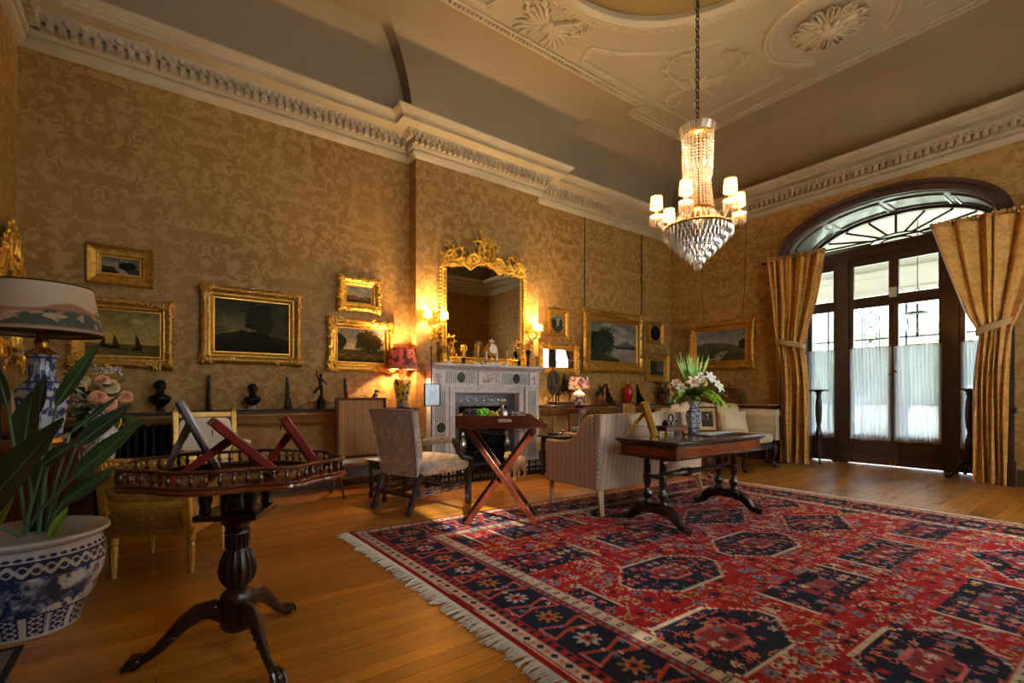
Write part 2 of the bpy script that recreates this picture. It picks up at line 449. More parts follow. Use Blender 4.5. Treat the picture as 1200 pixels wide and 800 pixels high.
# window wall with an elliptical-arched deep opening
AC, AW, ASZ, ARZ = 2.40, 1.20, 3.25, .56
def arch(hw, sz, rz, n=28, c=AC): return [(c+hw*cos(pi-pi*k/n), sz+rz*sin(pi*k/n)) for k in range(n+1)]
mb = MB(); mb.box(X1, 8.96, Y0, AC-AW, 0, 4.5).box(X1, 8.96, AC+AW, Y1+.15, 0, 4.5)
mb.at(YZX).prism(arch(AW, ASZ, ARZ)+[(AC+AW,4.5),(AC-AW,4.5)], X1, 8.96)
struct('wall_right', mb, WALL, smooth=0)
# rear wall with two tall windows (behind the viewer)
RW = [(1.25,2.05),(4.4,6.2)]; RZ0, RZ1 = .45, 3.35
mb = MB(); xs = [X0-.15, RW[0][0], RW[0][1], RW[1][0], RW[1][1], X1+.8]
for a, b in ((0,1),(2,3),(4,5)): mb.box(xs[a], xs[b], Y0-.15, Y0, 0, 4.5)
for a, b in RW: mb.box(a, b, Y0-.15, Y0, 0, RZ0).box(a, b, Y0-.15, Y0, RZ1, 4.5)
struct('wall_rear', mb, WALL, smooth=0)
WINW = mat('painted_sash', (200,196,184), .4)
for k, (a, b) in enumerate(RW):
    mb = MB(); y0, y1 = Y0-.1, Y0-.04
    mb.box(a,a+.07,y0,y1,RZ0,RZ1).box(b-.07,b,y0,y1,RZ0,RZ1).box(a+.07,b-.07,y0,y1,RZ0,RZ0+.09).box(a+.07,b-.07,y0,y1,RZ1-.07,RZ1)
    mb.box(a+.07,b-.07,y0,y1,1.9,1.96)
    for q in (1,2): mb.box(a+(b-a)*q/3-.012,a+(b-a)*q/3+.012,y0+.01,y1-.01,RZ0+.09,RZ1-.07)
    for z in (1.17,2.62): mb.box(a+.07,b-.07,y0+.01,y1-.01,z-.012,z+.012)
    w = struct('window_%d' % (k+2), mb, WINW, smooth=0)
    mb = MB(); mb.box(a+.05,b-.05,Y0-.072,Y0-.068,RZ0+.05,RZ1-.05); obj('pane', mb, PANE, w, smooth=0)
    if k == 0:
        for z0, z1 in ((RZ0, 1.5), (1.52, 2.5)):
            mb = MB(); mb.box(a+.01,b-.01,Y0-.03,Y0-.01,z0,z1); obj('sun_mask_board', mb, WINW, w, smooth=0, bevel=.004)  # unseen boards added to trim the sunbeam through this window
    else:
        mb = MB(); mb.box(a+.01,b-.01,Y0-.022,Y0-.02,RZ0,RZ1); obj('fill_diffuser', mb, sheer_mat('diffuser_sheet', (236,234,228), 0, .75), w, smooth=0)  # unseen translucent sheet added to stop direct sun and spread soft fill

# ---- dado ledges and skirting
CREAMT = mat('gold_painted_trim', (168,132,78), .5, var=.08)
LEDGE = mat('dark_ledge', (62,40,22), .3, var=.3, stretch=(1,8,8))
SKIRT = mat('brown_skirting', (70,42,24), .4, var=.2, stretch=(1,6,6))
for i, (a, b) in enumerate(((X0, BX0), (BX1, X1))):
    mb = MB(); mb.box(a, b, 5.52, 5.8, .885, .915); struct('trim_%d' % (i+1), mb, LEDGE, smooth=0, bevel=.006)
    mb = MB()
    pr = [(5.8,.885),(5.55,.885),(5.56,.86),(5.60,.845),(5.64,.80),(5.66,.775),(5.74,.765),(5.75,.74),(5.8,.735)]
    mb.at(Matrix(((0,0,1,0),(1,0,0,0),(0,1,0,0),(0,0,0,1)))).prism(pr, a, b)
    struct('trim_%d' % (i+3), mb, CREAMT, smooth=30)
    mb = MB(); mb.at(YZX).prism([(5.8,0),(5.765,0),(5.765,.15),(5.775,.17),(5.775,.19),(5.79,.205),(5.8,.205)], a, b)
    struct('baseboard_back' if i == 0 else 'baseboard_back_alcove', mb, SKIRT, smooth=30)
mb = MB(); mb.box(8.12, X1, AC+1.36, Y1-.04, 0, .2).box(8.12, X1, Y0, AC-1.36, 0, .2); struct('baseboard_right', mb, SKIRT, smooth=0, bevel=.008)
mb = MB(); mb.box(8.12, X1, Y0, AC-1.36, .86, .92); struct('trim_5', mb, CREAMT, smooth=0, bevel=.008)
mb = MB(); mb.box(X0, X0+.03, Y0, 5.76, 0, .2); struct('baseboard_left', mb, SKIRT, smooth=0, bevel=.008)

# ---- main cornice: mitred moulding, dentils, egg-and-dart
prof = [(0,4.05),(.015,4.06),(.05,4.09),(.06,4.115),(.05,4.12),(.05,4.135),(.075,4.14),(.085,4.165),(.088,4.172),(.088,4.25),(.125,4.255),(.135,4.28),(.165,4.315),(.17,4.325),
        (.31,4.33),(.31,4.375),(.325,4.38),(.33,4.395),(.36,4.41),(.385,4.44),(.385,4.455),(.36,4.46),(.12,4.47),(0,4.49)]
mb = MB(); sweep_room(mb, prof)
for k in (0,2,4,5,7):        # ornament on the lengths that are seen
    o = offs(PATH, .1); p = Vector(o[k]); q = Vector(o[(k+1)%8]); L = (q-p).length; t = (q-p)/L; nn = Vector((t.y,-t.x))
    n = max(2, int(L/.078))
    for i in range(n):
        c = p+t*(L*(i+.5)/n)
        ex = abs(t.x)*.045+abs(nn.x)*.06; ey = abs(t.y)*.045+abs(nn.y)*.06
        mb.cbox((c.x+nn.x*.025, c.y+nn.y*.025, 4.210), (ex, ey, .072))
    o2 = offs(PATH, .15); p = Vector(o2[k]); q = Vector(o2[(k+1)%8]); L = (q-p).length
    n = max(2, int(L/.115))
    for i in range(n):
        c = p+t*(L*(i+.5)/n)
        mb.ball((c.x-nn.x*.006, c.y-nn.y*.006, 4.292), (abs(t.x)*.03+abs(nn.x)*.02,abs(t.y)*.03+abs(nn.y)*.02,.034), 8, 6)
        e = c+t*(L*.5/n); mb.bar((e.x-nn.x*.02,e.y-nn.y*.02,4.26),(e.x+nn.x*.02,e.y+nn.y*.02,4.32),.016,.016)
    o3 = offs(PATH, .062); p = Vector(o3[k]); q = Vector(o3[(k+1)%8]); L = (q-p).length; n = max(2, int(L/.06))
    for i in range(n):
        c = p+t*(L*(i+.5)/n); mb.ball((c.x, c.y, 4.15), (.022,.022,.013), 6, 4)
struct('trim_6', mb, PLASTER, smooth=35)

# ---- cove, flat ceiling, dome
CO = 1.05; ZF = 5.3
mb = MB(); sweep_room(mb, [(.08+(CO-.08)*(1-cos(pi/2*k/14)), 4.46+(ZF-4.46)*sin(pi/2*k/14)) for k in range(15)])
struct('ceiling_cove', mb, COVE, smooth=30)
DC = (3.6, 2.3); DR = 1.41
fx0, fx1, fy0, fy1 = X0+CO-.01, X1-CO+.01, Y0+CO-.01, Y1-CO+.01
angs = sorted([2*pi*k/96 for k in range(96)]+[math.atan2(y-DC[1],x-DC[0])%(2*pi) for x in (fx0,fx1) for y in (fy0,fy1)])
v = []; f = []
for a in angs:
    ca, sa = cos(a), sin(a); ts = []
    if abs(ca) > 1e-6: ts.append(((fx1 if ca > 0 else fx0)-DC[0])/ca)
    if abs(sa) > 1e-6: ts.append(((fy1 if sa > 0 else fy0)-DC[1])/sa)
    t = min(ts); v += [(DC[0]+DR*ca, DC[1]+DR*sa, ZF), (DC[0]+t*ca, DC[1]+t*sa, ZF)]
n = len(angs)
for k in range(n): j = (k+1)%n; f.append((2*k,2*j,2*j+1,2*k+1))
mb = MB().add(v, f); struct('ceiling', mb, CEIL, smooth=0)
mb = MB(); mb.lathe([(DR,5.3),(DR,5.4),(DR-.03,5.42)]+[(DR*cos(pi/2*k/12)*.97+1e-6 if k<12 else 0, 5.42+.32*sin(pi/2*k/12)) for k in range(13)], 72, (DC[0],DC[1],0))
struct('ceiling_dome', mb, DOME, smooth=35)
mb = MB(); mb.box(X0-.2, X1+.2, Y0-.2, Y1+.2, 5.85, 5.9); struct('ceiling_roof', mb, COVE, smooth=0)   # loft boards over the plaster
def ring(mb, c, prof, a0=0, a1=2*pi, n=96, z=ZF):
    m = len(prof); closed = abs(a1-a0-2*pi) < 1e-3; v = []; f = []
    N = n if closed else n+1
    for i in range(N):
        a = a0+(a1-a0)*i/n
        for r, d in prof: v.append((c[0]+r*cos(a), c[1]+r*sin(a), z-d))
    for i in range(n):
        j = (i+1) % N
        for k in range(m-1): f.append((i*m+k, j*m+k, j*m+k+1, i*m+k+1))
    return mb.add(v, f)
mb = MB(); ring(mb, DC, [(DR-.02,0),(DR-.02,.06),(DR+.03,.10),(DR+.07,.09),(DR+.09,.06),(DR+.13,.06),(DR+.15,.045),(DR+.19,.045),(DR+.21,.02),(DR+.24,.0)])
for k in range(150):
    a = 2*pi*k/150; mb.ball((DC[0]+(DR+.17)*cos(a), DC[1]+(DR+.17)*sin(a), ZF-.045), (.022,.022,.014), 6, 4)
struct('trim_7', mb, PLASTER, smooth=40)
# beaded edge where cove meets flat
mb = MB(); off = [p for p in offs(PATH, CO)]
for k in (0,1,2,3,4,5,7):
    p = Vector(off[k]); q = Vector(off[(k+1)%8]); L = (q-p).length; t = (q-p)/L; nn = Vector((t.y,-t.x))
    mb.bar((*(p-nn*.02), ZF-.02), (*(q-nn*.02), ZF-.02), .03, .03); mb.bar((*(p+nn*.05), ZF-.012), (*(q+nn*.05), ZF-.012), .03, .025)
    n = max(1, int(L/.055))
    for i in range(n):
        c = p+t*(L*(i+.5)/n)+nn*.015; mb.ball((c.x, c.y, ZF-.025), (.024,.024,.02), 6, 5)
struct('trim_8', mb, PLASTER, smooth=40)
# corner panels: two straight mouldings + an arc about the dome, with an arabesque
def mould(mb, pts, w=.045, d=.03):
    P = [Vector((x,y,ZF-d*.3)) for x,y in pts]
    mb.tube(P, w/2, 6, flat=.8); 
    mb.tube([p+Vector((.028,.028,0)) for p in P], w/4, 5)
def leafblob(mb, x, y, a, l, w, z=ZF-.012):
    mb.at(T((x,y,z))@Matrix.Rotation(a,4,'Z')).ball((l/2,0,0),(l/2,w/2,.034),7,5); mb.m = None
def scroll(mb, x, y, a, size, turn=1, n=26):
    """acanthus scroll in plaster relief"""
    pts = []; rs = []
    for i in range(n):
        u = i/(n-1); ang = a+turn*(u*u)*5.2; r = size*.11*(1-.55*u)
        if i == 0: px, py = x, y
        else: px += r*cos(ang); py += r*sin(ang)
        pts.append((px,py,ZF-.014)); rs.append(.027*(1-.5*u))
        if i % 3 == 1 and u < .85: leafblob(mb, px, py, ang-turn*1.0, size*.2*(1-.5*u), size*.075)
        if i % 4 == 2 and u < .7: leafblob(mb, px, py, ang+turn*.9, size*.15*(1-.5*u), size*.06)
    mb.tube(pts, rs, 6); mb.ball(pts[-1], (.035,.035,.02), 7, 5)
def corner(sx, sy):
    mb = MB(); cx, cy = DC
    X = lambda d: cx+sx*d
    Y = lambda d: cy+sy*d
    mould(mb, [(X(.72),Y(2.08)),(X(3.1),Y(2.08))]); mould(mb, [(X(3.1),Y(2.08)),(X(3.1),Y(.72))])
    a = [math.atan2(sy*sin(g), sx*cos(g)) for g in [R(24)+(R(71)-R(24))*k/24 for k in range(25)]]
    arc = [(cx+1.97*cos(g), cy+1.97*sin(g)) for g in a]
    mould(mb, arc); mould(mb, [arc[-1], (X(.72),Y(2.08))])
    x, y = X(2.32), Y(1.52); o = math.atan2(sy*1.25, sx*1.0)
    for s in (1,-1):
        scroll(mb, x, y, o+s*R(150) if False else math.atan2(sy*.35,-sx) if s == 1 else math.atan2(-sy,sx*.45), .62, s*sx*sy)
        scroll(mb, x, y, math.atan2(sy,-sx*.5) if s == 1 else math.atan2(-sy*.3,sx), .42, -s*sx*sy)
    for k in range(7): leafblob(mb, x+sx*.05, y+sy*.05, math.atan2(-sy,-sx)+R(-60+20*k), .3, .09)
    return mb
for i, (sx, sy) in enumerate(((1,1),(-1,1),(1,-1))): struct('trim_%d' % (9+i), corner(sx, sy), PLASTER, smooth=40)
# palmette on the fireplace side, rosette on the window side
mb = MB(); x, y = 3.6, 4.25
for s in (1,-1):
    for k in range(9):
        a = R(90)-s*R(8+16*k); l = .34+.1*sin(k*.9)
        mb.tube([(x+s*.04+u*l*cos(a)+.05*s*sin(u*pi)*sin(a), y-.05+u*l*.9*sin(a)-.05*u, ZF-.014) for u in (0,.25,.5,.75,1)], [.012,.024,.026,.02,.008], 6)
    scroll(mb, x+s*.06, y-.02, R(90)-s*R(100), .4, -s); scroll(mb, x+s*.05, y-.1, R(-90)+s*R(35), .3, s)
mb.ball((x,y-.04,ZF-.02),(.07,.1,.04)); struct('trim_12', mb, PLASTER, smooth=40)
mb = MB(); x, y = 6.2, 2.3
for k in range(12):
    a = 2*pi*k/12; leafblob(mb, x+.08*cos(a), y+.08*sin(a), a, .24, .05, ZF-.03)
    mb.tube([(x+r_*cos(a+d_), y+r_*sin(a+d_), ZF-.035) for r_, d_ in ((.1,-.16),(.25,-.21),(.33,-.15),(.36,-.07),(.33,0),(.36,.07),(.33,.15),(.25,.21),(.1,.16))], .018, 6)
for k in range(8):
    a = 2*pi*k/8+.2; leafblob(mb, x+.03*cos(a), y+.03*sin(a), a, .15, .08, ZF-.055)
mb.lathe([(.085,0),(.08,-.05),(.05,-.075),(0,-.08)], 18, (x,y,ZF-.03))
ring(mb, (x,y), [(.62,0),(.63,.03),(.66,.035),(.68,.0)], R(35), R(325), 60); ring(mb, (x,y), [(.56,0),(.57,.014),(.59,.0)], R(35), R(325), 60)
struct('trim_13', mb, PLASTER, smooth=40)

# ================================================================== arched doorway
def arch_band(mb, x0, x1, hw0, sz, rz0, hw1, rz1, n=40, foot=0):
    """moulded casing: jambs + elliptical arch between two outlines, extruded in x"""
    A = arch(hw0, sz, rz0, n); B = arch(hw1, sz, rz1, n)
    A = [(AC-hw0,foot)]+A+[(AC+hw0,foot)]; B = [(AC-hw1,foot)]+B+[(AC+hw1,foot)]
    m = len(A); v = [(x0,*p) for p in A]+[(x0,*p) for p in B]+[(x1,*p) for p in A]+[(x1,*p) for p in B]; f = []
    for k in range(m-1):
        f += [(k,k+1,m+k+1,m+k),(2*m+k,3*m+k,3*m+k+1,2*m+k+1),(k,2*m+k,2*m+k+1,k+1),(m+k,m+k+1,3*m+k+1,3*m+k)]
    f += [(0,m,3*m,2*m),(m-1,2*m-1,4*m-1,3*m-1)]
    return mb.add(v, f)
mb = MB(); arch_band(mb, 8.10, X1, 1.34, ASZ, .70, 1.20, .56); arch_band(mb, 8.07, 8.10, 1.345, ASZ, .705, 1.29, .65); arch_band(mb, 8.085, 8.10, 1.235, ASZ, .595, 1.20, .56)
for s in (1,-1): mb.box(8.06, X1, AC+s*1.27-.09, AC+s*1.27+.09, 0, .3).box(8.07, X1, AC+s*1.27-.085, AC+s*1.27+.085, .86, .93)
struct('trim_14', mb, DOORW, smooth=40)
SOFF = mat('grey_soffit_panel', (150,152,146), .28, coat=.4)  # even pale grey with a glossy coat
mb = MB(); arch_band(mb, X1, 8.86, 1.202, ASZ, .562, 1.185, .545); struct('trim_15', mb, SOFF, smooth=40)
mb = MB()      # raised panel beads on the soffit
for a0, a1 in ((14,50),(56,88),(92,124),(130,166)):
    for x in (8.27, 8.74):
        mb.tube([(x, AC+1.18*cos(R(a0+(a1-a0)*k/10)), ASZ+.54*sin(R(a0+(a1-a0)*k/10))) for k in range(11)], .018, 6)
    for a in (a0, a1): mb.tube([(8.27,AC+1.18*cos(R(a)),ASZ+.54*sin(R(a))),(8.74,AC+1.18*cos(R(a)),ASZ+.54*sin(R(a)))], .018, 6)
for s in (1,-1):
    for z0, z1 in ((.3,1.3),(1.45,3.1)):
        y = AC+s*1.185
        mb.tube([(8.27,y,z0),(8.74,y,z0),(8.74,y,z1),(8.27,y,z1)], .014, 6, closed=True)
struct('trim_16', mb, DOORW, smooth=40)
# screen of the doorway in the plane x = 8.86..8.94
DX0, DX1 = 8.86, 8.94
CY = 2.42
mb = MB(); arch_band(mb, DX0-.02, DX1, 1.2, ASZ, .56, 1.12, .50)
mb.box(DX0-.01, DX1, AC-1.12, AC+1.12, 3.2, 3.36)      # transom beam
mb.box(DX0-.03, DX1, AC-1.12, AC+1.12, 3.33, 3.37)
for s in (1,-1): mb.box(DX0-.03, DX1, CY+s*.655-.08, CY+s*.655+.08, 0, 3.2)
struct('trim_17', mb, DOORW, smooth=40)
# fanlight
mb = MB(); fc = (CY-.02, 3.36)
for k in range(1, 10):
    a = pi*k/10; d = 10
    hw, hz = 1.10, .47+.0
    ty = fc[0]+hw*cos(a); tz = 3.25+.50*sin(a)
    ex = .30; mb.bar((8.9, fc[0]+.34*cos(a), fc[1]+.13*sin(a)), (8.9, ty, max(tz, 3.38)), .03, .022, up=(1,0,0))
for r in ((.34,.13),(.2,.07)):
    mb.tube([(8.9, fc[0]+r[0]*cos(pi*k/20), fc[1]+r[1]*sin(pi*k/20)) for k in range(21)], .013, 6)
fl = struct('window_1', mb, DOORW, smooth=40)
mb = MB(); mb.at(YZX).prism(arch(1.13, ASZ, .51)[0:]+[(AC+1.13,3.3),(AC-1.13,3.3)], 8.899, 8.903); obj('pane', mb, PANE, fl, smooth=0)
# the two glazed leaves and the two sidelights: stiles, rails, panelled foot, glass
def leaf_door(name, ya, yb, side=False, hinge=0):
    o = bpy.data.objects.new(name, None); C.objects.link(o); o['kind'] = 'structure'
    st = .06
    mb = MB()
    mb.box(DX0, DX1-.02, ya, ya+st, .01, 3.2).box(DX0, DX1-.02, yb-st, yb, .01, 3.2)
    for z0, z1 in ((.01,.12),(.38,.46),(2.42,2.58),(3.08,3.2)): mb.box(DX0, DX1-.02, ya+st, yb-st, z0, z1)
    for z0, z1 in ((2.46,2.54),): mb.box(DX0-.015, DX0, ya, yb, z0, z1)
    obj('frame', mb, DOORW, o, bevel=.006)
    mb = MB(); mb.box(DX0+.025, DX0+.04, ya+st, yb-st, .12, .38); mb.box(DX0+.015, DX0+.025, ya+st+.04, yb-st-.04, .15, .35); obj('panel', mb, DOORW, o, bevel=.004)
    for z0, z1 in ((.46,2.42),(2.58,3.08)):
        mb = MB(); mb.box(8.898, 8.902, ya+st-.01, yb-st+.01, z0-.01, z1+.01); obj('pane', mb, PANE, o, smooth=0)
    return o
d1 = leaf_door('door_1', CY, CY+.575); d2 = leaf_door('door_2', CY-.575, CY)
leaf_door('window_4', CY+.735, 3.59, True); leaf_door('window_5', 1.24, CY-.735, True)
mb = MB(); mb.ball((DX0-.035, CY-.03, 1.42), .024); mb.tube([(DX0, CY-.03, 1.42),(DX0-.03, CY-.03, 1.42)], .008); mb.box(DX0-.006, DX0, CY-.05, CY-.012, 1.34, 1.5); obj('handle', mb, BRASS, d2)
mb = MB(); mb.ball((DX0-.035, CY+.03, 1.38), .02); mb.tube([(DX0, CY+.03, 1.38),(DX0-.03, CY+.03, 1.38)], .008); obj('handle', mb, BRASS, d1)
for d, s in ((d1,1),(d2,-1)):
    mb = MB(); mb.box(DX0-.012, DX0, CY+s*.03-.014, CY+s*.03+.014, .02, .1); obj('bolt', mb, BRASS, d)
mb = MB(); mb.box(DX0-.035, DX0-.001, CY-.045, CY+.045, 2.53, 2.68); a = obj('alarm_sensor', mb, mat('white_plastic', (226,226,220), .4), bevel=.008)
tag(a, 'small white alarm sensor box fixed at the top of the glazed doors', 'sensor')

# ================================================================== the veranda and garden outside
PW = mat('porch_white', (160,158,142), .6)
mb = MB(); mb.box(8.97, 12.2, -2.5, 7.5, -.25, -.05); struct('porch_floor', mb, mat('porch_stone', (170,166,156), .7, var=.1))
mb = MB(); mb.box(8.97, 12.0, -2.5, 7.5, 4.0, 4.1)
for y in np.arange(-2.2, 7.5, .9): mb.box(8.97, 11.7, y-.04, y+.04, 3.86, 4.0)
struct('porch_ceiling', mb, PW, smooth=0)
mb = MB(); mb.box(11.55, 11.9, -2.5, 7.5, 3.05, 3.45).box(11.5, 11.95, -2.5, 7.5, 3.4, 3.52).box(11.52, 11.55, -2.5, 7.5, 3.05, 3.12).box(11.58,11.88,-2.5,7.5,3.52,4.0)
struct('porch_beam', mb, PW, smooth=0)
for y in (3.95, 3.2):
    mb = MB(); mb.lathe([(.12,-.05),(.12,.1),(.09,.14),(.085,1.5),(.075,2.95),(.11,2.98),(.11,3.05)], 16, (11.7,y,0))
    o = obj('porch_column', mb, PW); tag(o, 'pale round veranda column beside the ringed iron trellis, ' + ('nearer the curtain' if y > 3.5 else 'on its inner side'), 'column', 'veranda columns outside the doors')
mb = MB()
for y in (3.42, 3.72): mb.tube([(11.7,y,0),(11.7,y,3.05)], .014, 6)
z = .2
while z < 3.0:
    mb.tube([(11.7, 3.57+.1*cos(2*pi*k/20), z+.14*sin(2*pi*k/20)) for k in range(20)], .013, 6, closed=True); 
    mb.tube([(11.7,3.42,z),(11.7,3.47,z)],.01,5); mb.tube([(11.7,3.67,z),(11.7,3.72,z)],.01,5); z += .3
o = obj('iron_trellis', mb, mat('trellis_grey', (70,74,74), .6)); tag(o, 'grey iron trellis of linked rings between the veranda columns', 'trellis')
mb = MB()
for y in np.arange(-2.4, 7.4, 1.35): mb.box(11.72, 11.76, y-.02, y+.02, -.05, 3.05)
for z in (2.2,): mb.box(11.72, 11.76, -2.5, 7.5, z-.02, z+.02)
for z in (.9,): mb.box(11.72, 11.78, -2.5, 7.5, z-.03, z+.03)
struct('porch_railing', mb, mat('trellis_grey', (70,74,74), .6), smooth=0)
la = thing('hall_lantern', 'glass bowl lantern on chains hanging in the veranda outside the doors', 'lantern', (10.2, 2.46, 0))
mb = MB(); mb.lathe([(.04,2.1),(.13,2.14),(.21,2.25),(.22,2.36),(.17,2.42)], 20); obj('bowl', mb, glass_mat('lantern_glass', (.9,.95,.93,1)), la, solid=.004)
mb = MB(); mb.lathe([(.165,2.41),(.185,2.42),(.185,2.44),(.165,2.45)], 20); mb.tube([(0,0,2.05),(0,0,2.6)], .018); mb.lathe([(0,2.02),(.03,2.06),(.02,2.1)], 10); obj('rim', mb, BRONZE, la)
mb = MB()
for k in range(3): mb.tube([(.17*cos(2.1*k),.17*sin(2.1*k),2.43),(.02*cos(2.1*k),.02*sin(2.1*k),2.85)], .006, 5)
mb.tube([(0,0,2.85),(0,0,3.999)], .007, 5); obj('chain', mb, BRONZE, la)
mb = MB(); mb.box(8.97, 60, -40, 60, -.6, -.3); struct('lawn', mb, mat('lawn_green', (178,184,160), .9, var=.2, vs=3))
def tree(x, y, h, r, seed, label):
    rr = random.Random(seed); t = thing('garden_tree', label, 'tree', (x,y,-.3), 0, 'trees in the garden')
    mb = MB(); mb.tube([(0,0,0),(.05,.05,h*.3),(0,.1,h*.6)], [.16,.12,.07], 7); obj('trunk', mb, mat('bark', (92,78,62), .9, var=.2), t)
    mb = MB()
    for k in range(900):
        a = rr.random()*2*pi; b = math.acos(2*rr.random()-1); q = r*(.45+.55*rr.random()**.5)
        p = Vector((q*sin(b)*cos(a), q*sin(b)*sin(a), h*.62+q*.75*cos(b)))
        mb.at(T(p)@Euler((rr.random()*6,rr.random()*6,rr.random()*6)).to_matrix().to_4x4())
        s = .22+.2*rr.random(); mb.add([(-s,0,0),(0,-s*.5,.03),(s,0,0),(0,s*.5,.03)], [(0,1,2,3)])
    mb.m = None; f = obj('foliage', mb, mat('garden_leaf_hazed', (188,198,168), .7, var=.2, vs=2), t, smooth=0, recalc=False)  # outdoor glare haze put into the leaf colour, paler than real foliage
    return t
tree(19, .6, 4.6, 2.3, 1, 'broad green garden tree outside the window by the dark curtain')
tree(20, 5.2, 4.2, 2.0, 2, 'green garden tree outside the doors seen beside the trellis')
tree(24, 8.6, 5.0, 2.6, 3, 'green garden tree outside seen in the glass nearest the pale curtain')
# ================================================================== RUG
RW_, RH_ = 4.5, 3.95
RED=(172,38,40); NAVY=(38,44,66); CREAMC=(206,188,164); RUST=(190,80,52); BLUE=(116,132,154); TAN=(196,150,84); PINK=(206,110,104); DK=(92,22,26)
def flower_field(x, y, c, seed, dens=.75, rad=.036):
    """scattered little rosettes; returns rgb list of masks"""
    ix = np.floor(x/c); iy = np.floor(y/c); out = []
    jx = (hsh(ix,iy,seed)-.5)*.4; jy = (hsh(ix,iy,seed+1)-.5)*.4
    dx = x/c-ix-.5-jx; dy = y/c-iy-.5-jy; r = np.hypot(dx,dy)*c; a = np.arctan2(dy,dx)
    n = 4+np.floor(hsh(ix,iy,seed+2)*3)*2
    R_ = rad*(.55+.6*hsh(ix,iy,seed+3))*(.72+.28*np.cos(n*a+6*hsh(ix,iy,seed+4)))
    on = (r < R_) & (hsh(ix,iy,seed+5) < dens); core = (r < rad*.25) & on
    return on, core, hsh(ix,iy,seed+6)
def rug_cols(U, V):
    x = U*RW_; y = V*RH_
    wob = (fbm(x*3,y*3,5)-.5)*.012
    ex = np.minimum(x, RW_-x); ey = np.minimum(y, RH_-y); e = np.minimum(ex,ey)+wob
    s = np.where(ex < ey, y, x)
    col = np.zeros(x.shape+(3,)); col[:] = RED
    def put(m, c): col[m] = c
    # field with stepped medallions
    fx = x-RW_/2; fy = y-RH_/2
    cw, ch = .98, .62
    row = np.floor(fy/ch+.5); sh = (np.mod(row,2))*.5
    k = np.floor(fx/cw+.5+sh); dx = fx-(k-sh)*cw; dy = fy-row*ch
    typ = np.floor(hsh(k,row,77)*3)
    aa = np.where(typ==0, .44, np.where(typ==1, .36, .38)); bb = np.where(typ==0, .27, np.where(typ==1, .15, .21))
    st = .022
    qx = np.abs(np.round(dx/st)*st); qy = np.abs(np.round(dy/st)*st)
    dia = qx/aa+qy/bb; rec = np.maximum(qx/aa, qy/bb); hexa = np.maximum(rec, (qx/aa+.62*qy/bb)/1.12)
    m = np.where(typ==0, dia, np.where(typ==1, rec, hexa))
    on, core, hc = flower_field(x, y, .088, 31, .9, .040)
    tone = np.array([BLUE, CREAMC, TAN, PINK, NAVY, (140,150,160)], float)
    put(on, 0); col[on] = tone[np.minimum((hc[on]*6).astype(int),5)]; put(core, DK)
    vine = np.abs(fbm(x*6.5,y*6.5,9,3)-.5) < .012; put(vine & ~on, CREAMC)
    put(np.abs(m-1.05) < .022, CREAMC)
    on9, co9, h9 = flower_field(x+.04, y+.03, .05, 131, .5, .016); w = on9 & ~on & (m > 1.1); col[w] = np.array([BLUE, NAVY, CREAMC, PINK], float)[np.minimum((h9[w]*4).astype(int),3)]
    ins = m < 1.0; put(ins, NAVY)
    on2, core2, h2 = flower_field(x, y, .072, 57, .8, .032)
    w = ins & on2 & (m < .93); col[w] = np.array([PINK, BLUE, CREAMC, RED, TAN], float)[np.minimum((h2[w]*5).astype(int),4)]; put(core2 & ins, RUST)
    vin2 = (np.abs(fbm(x*9+4,y*9,19,3)-.5) < .012) & ins; put(vin2, PINK)
    put((m < .40), (150,60,62)); put(np.abs(m-.40) < .025, PINK)
    w = (m < .38) & on2; col[w] = np.array([BLUE, CREAMC, NAVY], float)[np.minimum((h2[w]*3).astype(int),2)]
    # borders
    def band(a, b): return (e >= a) & (e < b)
    g = band(.46,.535); put(e < .54, RUST); put(g, CREAMC)
    p = np.mod(s,.075)/.075; mer = np.abs((e-.4975)/.0375); put(g & (((np.abs(p-.5) < .16) & (mer < .62) & ~((np.abs(p-.5) < .06)&(mer<.4)))), (70,58,78)); put(g & (mer > .93), NAVY)
    put(band(.42,.46), (150,50,48)); put(band(.43,.45) & (np.mod(s,.05) < .022), BLUE)
    nb = band(.15,.42); put(nb, NAVY)
    P = .26; q = np.mod(s,P)/P-.5; ce = (e-.285); ia = np.floor(s/P)
    hexm = np.abs(q*P)*1.0+np.abs(ce)*.55
    zz = np.abs(np.abs(q*P)+.35*np.abs(ce)-.115) < .010; put(nb & zz & (np.abs(ce) < .12), RUST)
    put(nb & (np.abs(np.abs(ce)-.118) < .008) & (np.abs(q*P) > .07), PINK)
    on3, core3, h3 = flower_field(s, e, .06, 91, .55, .024); w = nb & on3 & (np.abs(q*P) > .07); col[w] = np.array([BLUE,RUST,CREAMC],float)[np.minimum((h3[w]*3).astype(int),2)]
    r = np.hypot(q*P, ce); a = np.arctan2(ce, q*P)
    alt = np.mod(ia,2) == 0
    pet = r < .066*(.75+.25*np.cos(8*a)); w = nb & pet; put(w & alt, (190,182,172)); put(w & ~alt, (166,128,70))
    put(nb & (r < .030), RUST); put(nb & (r < .014), NAVY)
    put(band(.10,.15), (168,52,46)); put(band(.11,.14) & (np.mod(s,.06) < .028), NAVY); 
    g = band(.04,.10); put(g, CREAMC); p = np.mod(s,.09)-.045; put(g & ((np.abs(p)+np.abs(e-.07)) < .021), NAVY); put(g & (np.abs(np.abs(p)-.045)+np.abs(e-.07)*.6 < .012), PINK)
    put(e < .04, (160,30,30)); put(band(.03,.036), CREAMC)
    n = fbm(x*40,y*40,3,3); n2 = fbm(x*1.5,y*1.5,8)
    return col*(.80+.28*n+.12*(n2-.5))[...,None]
RUGM = vcol_mat('rug_wool', .92, bump=.35, bs=220, spec=.1, var=.25)
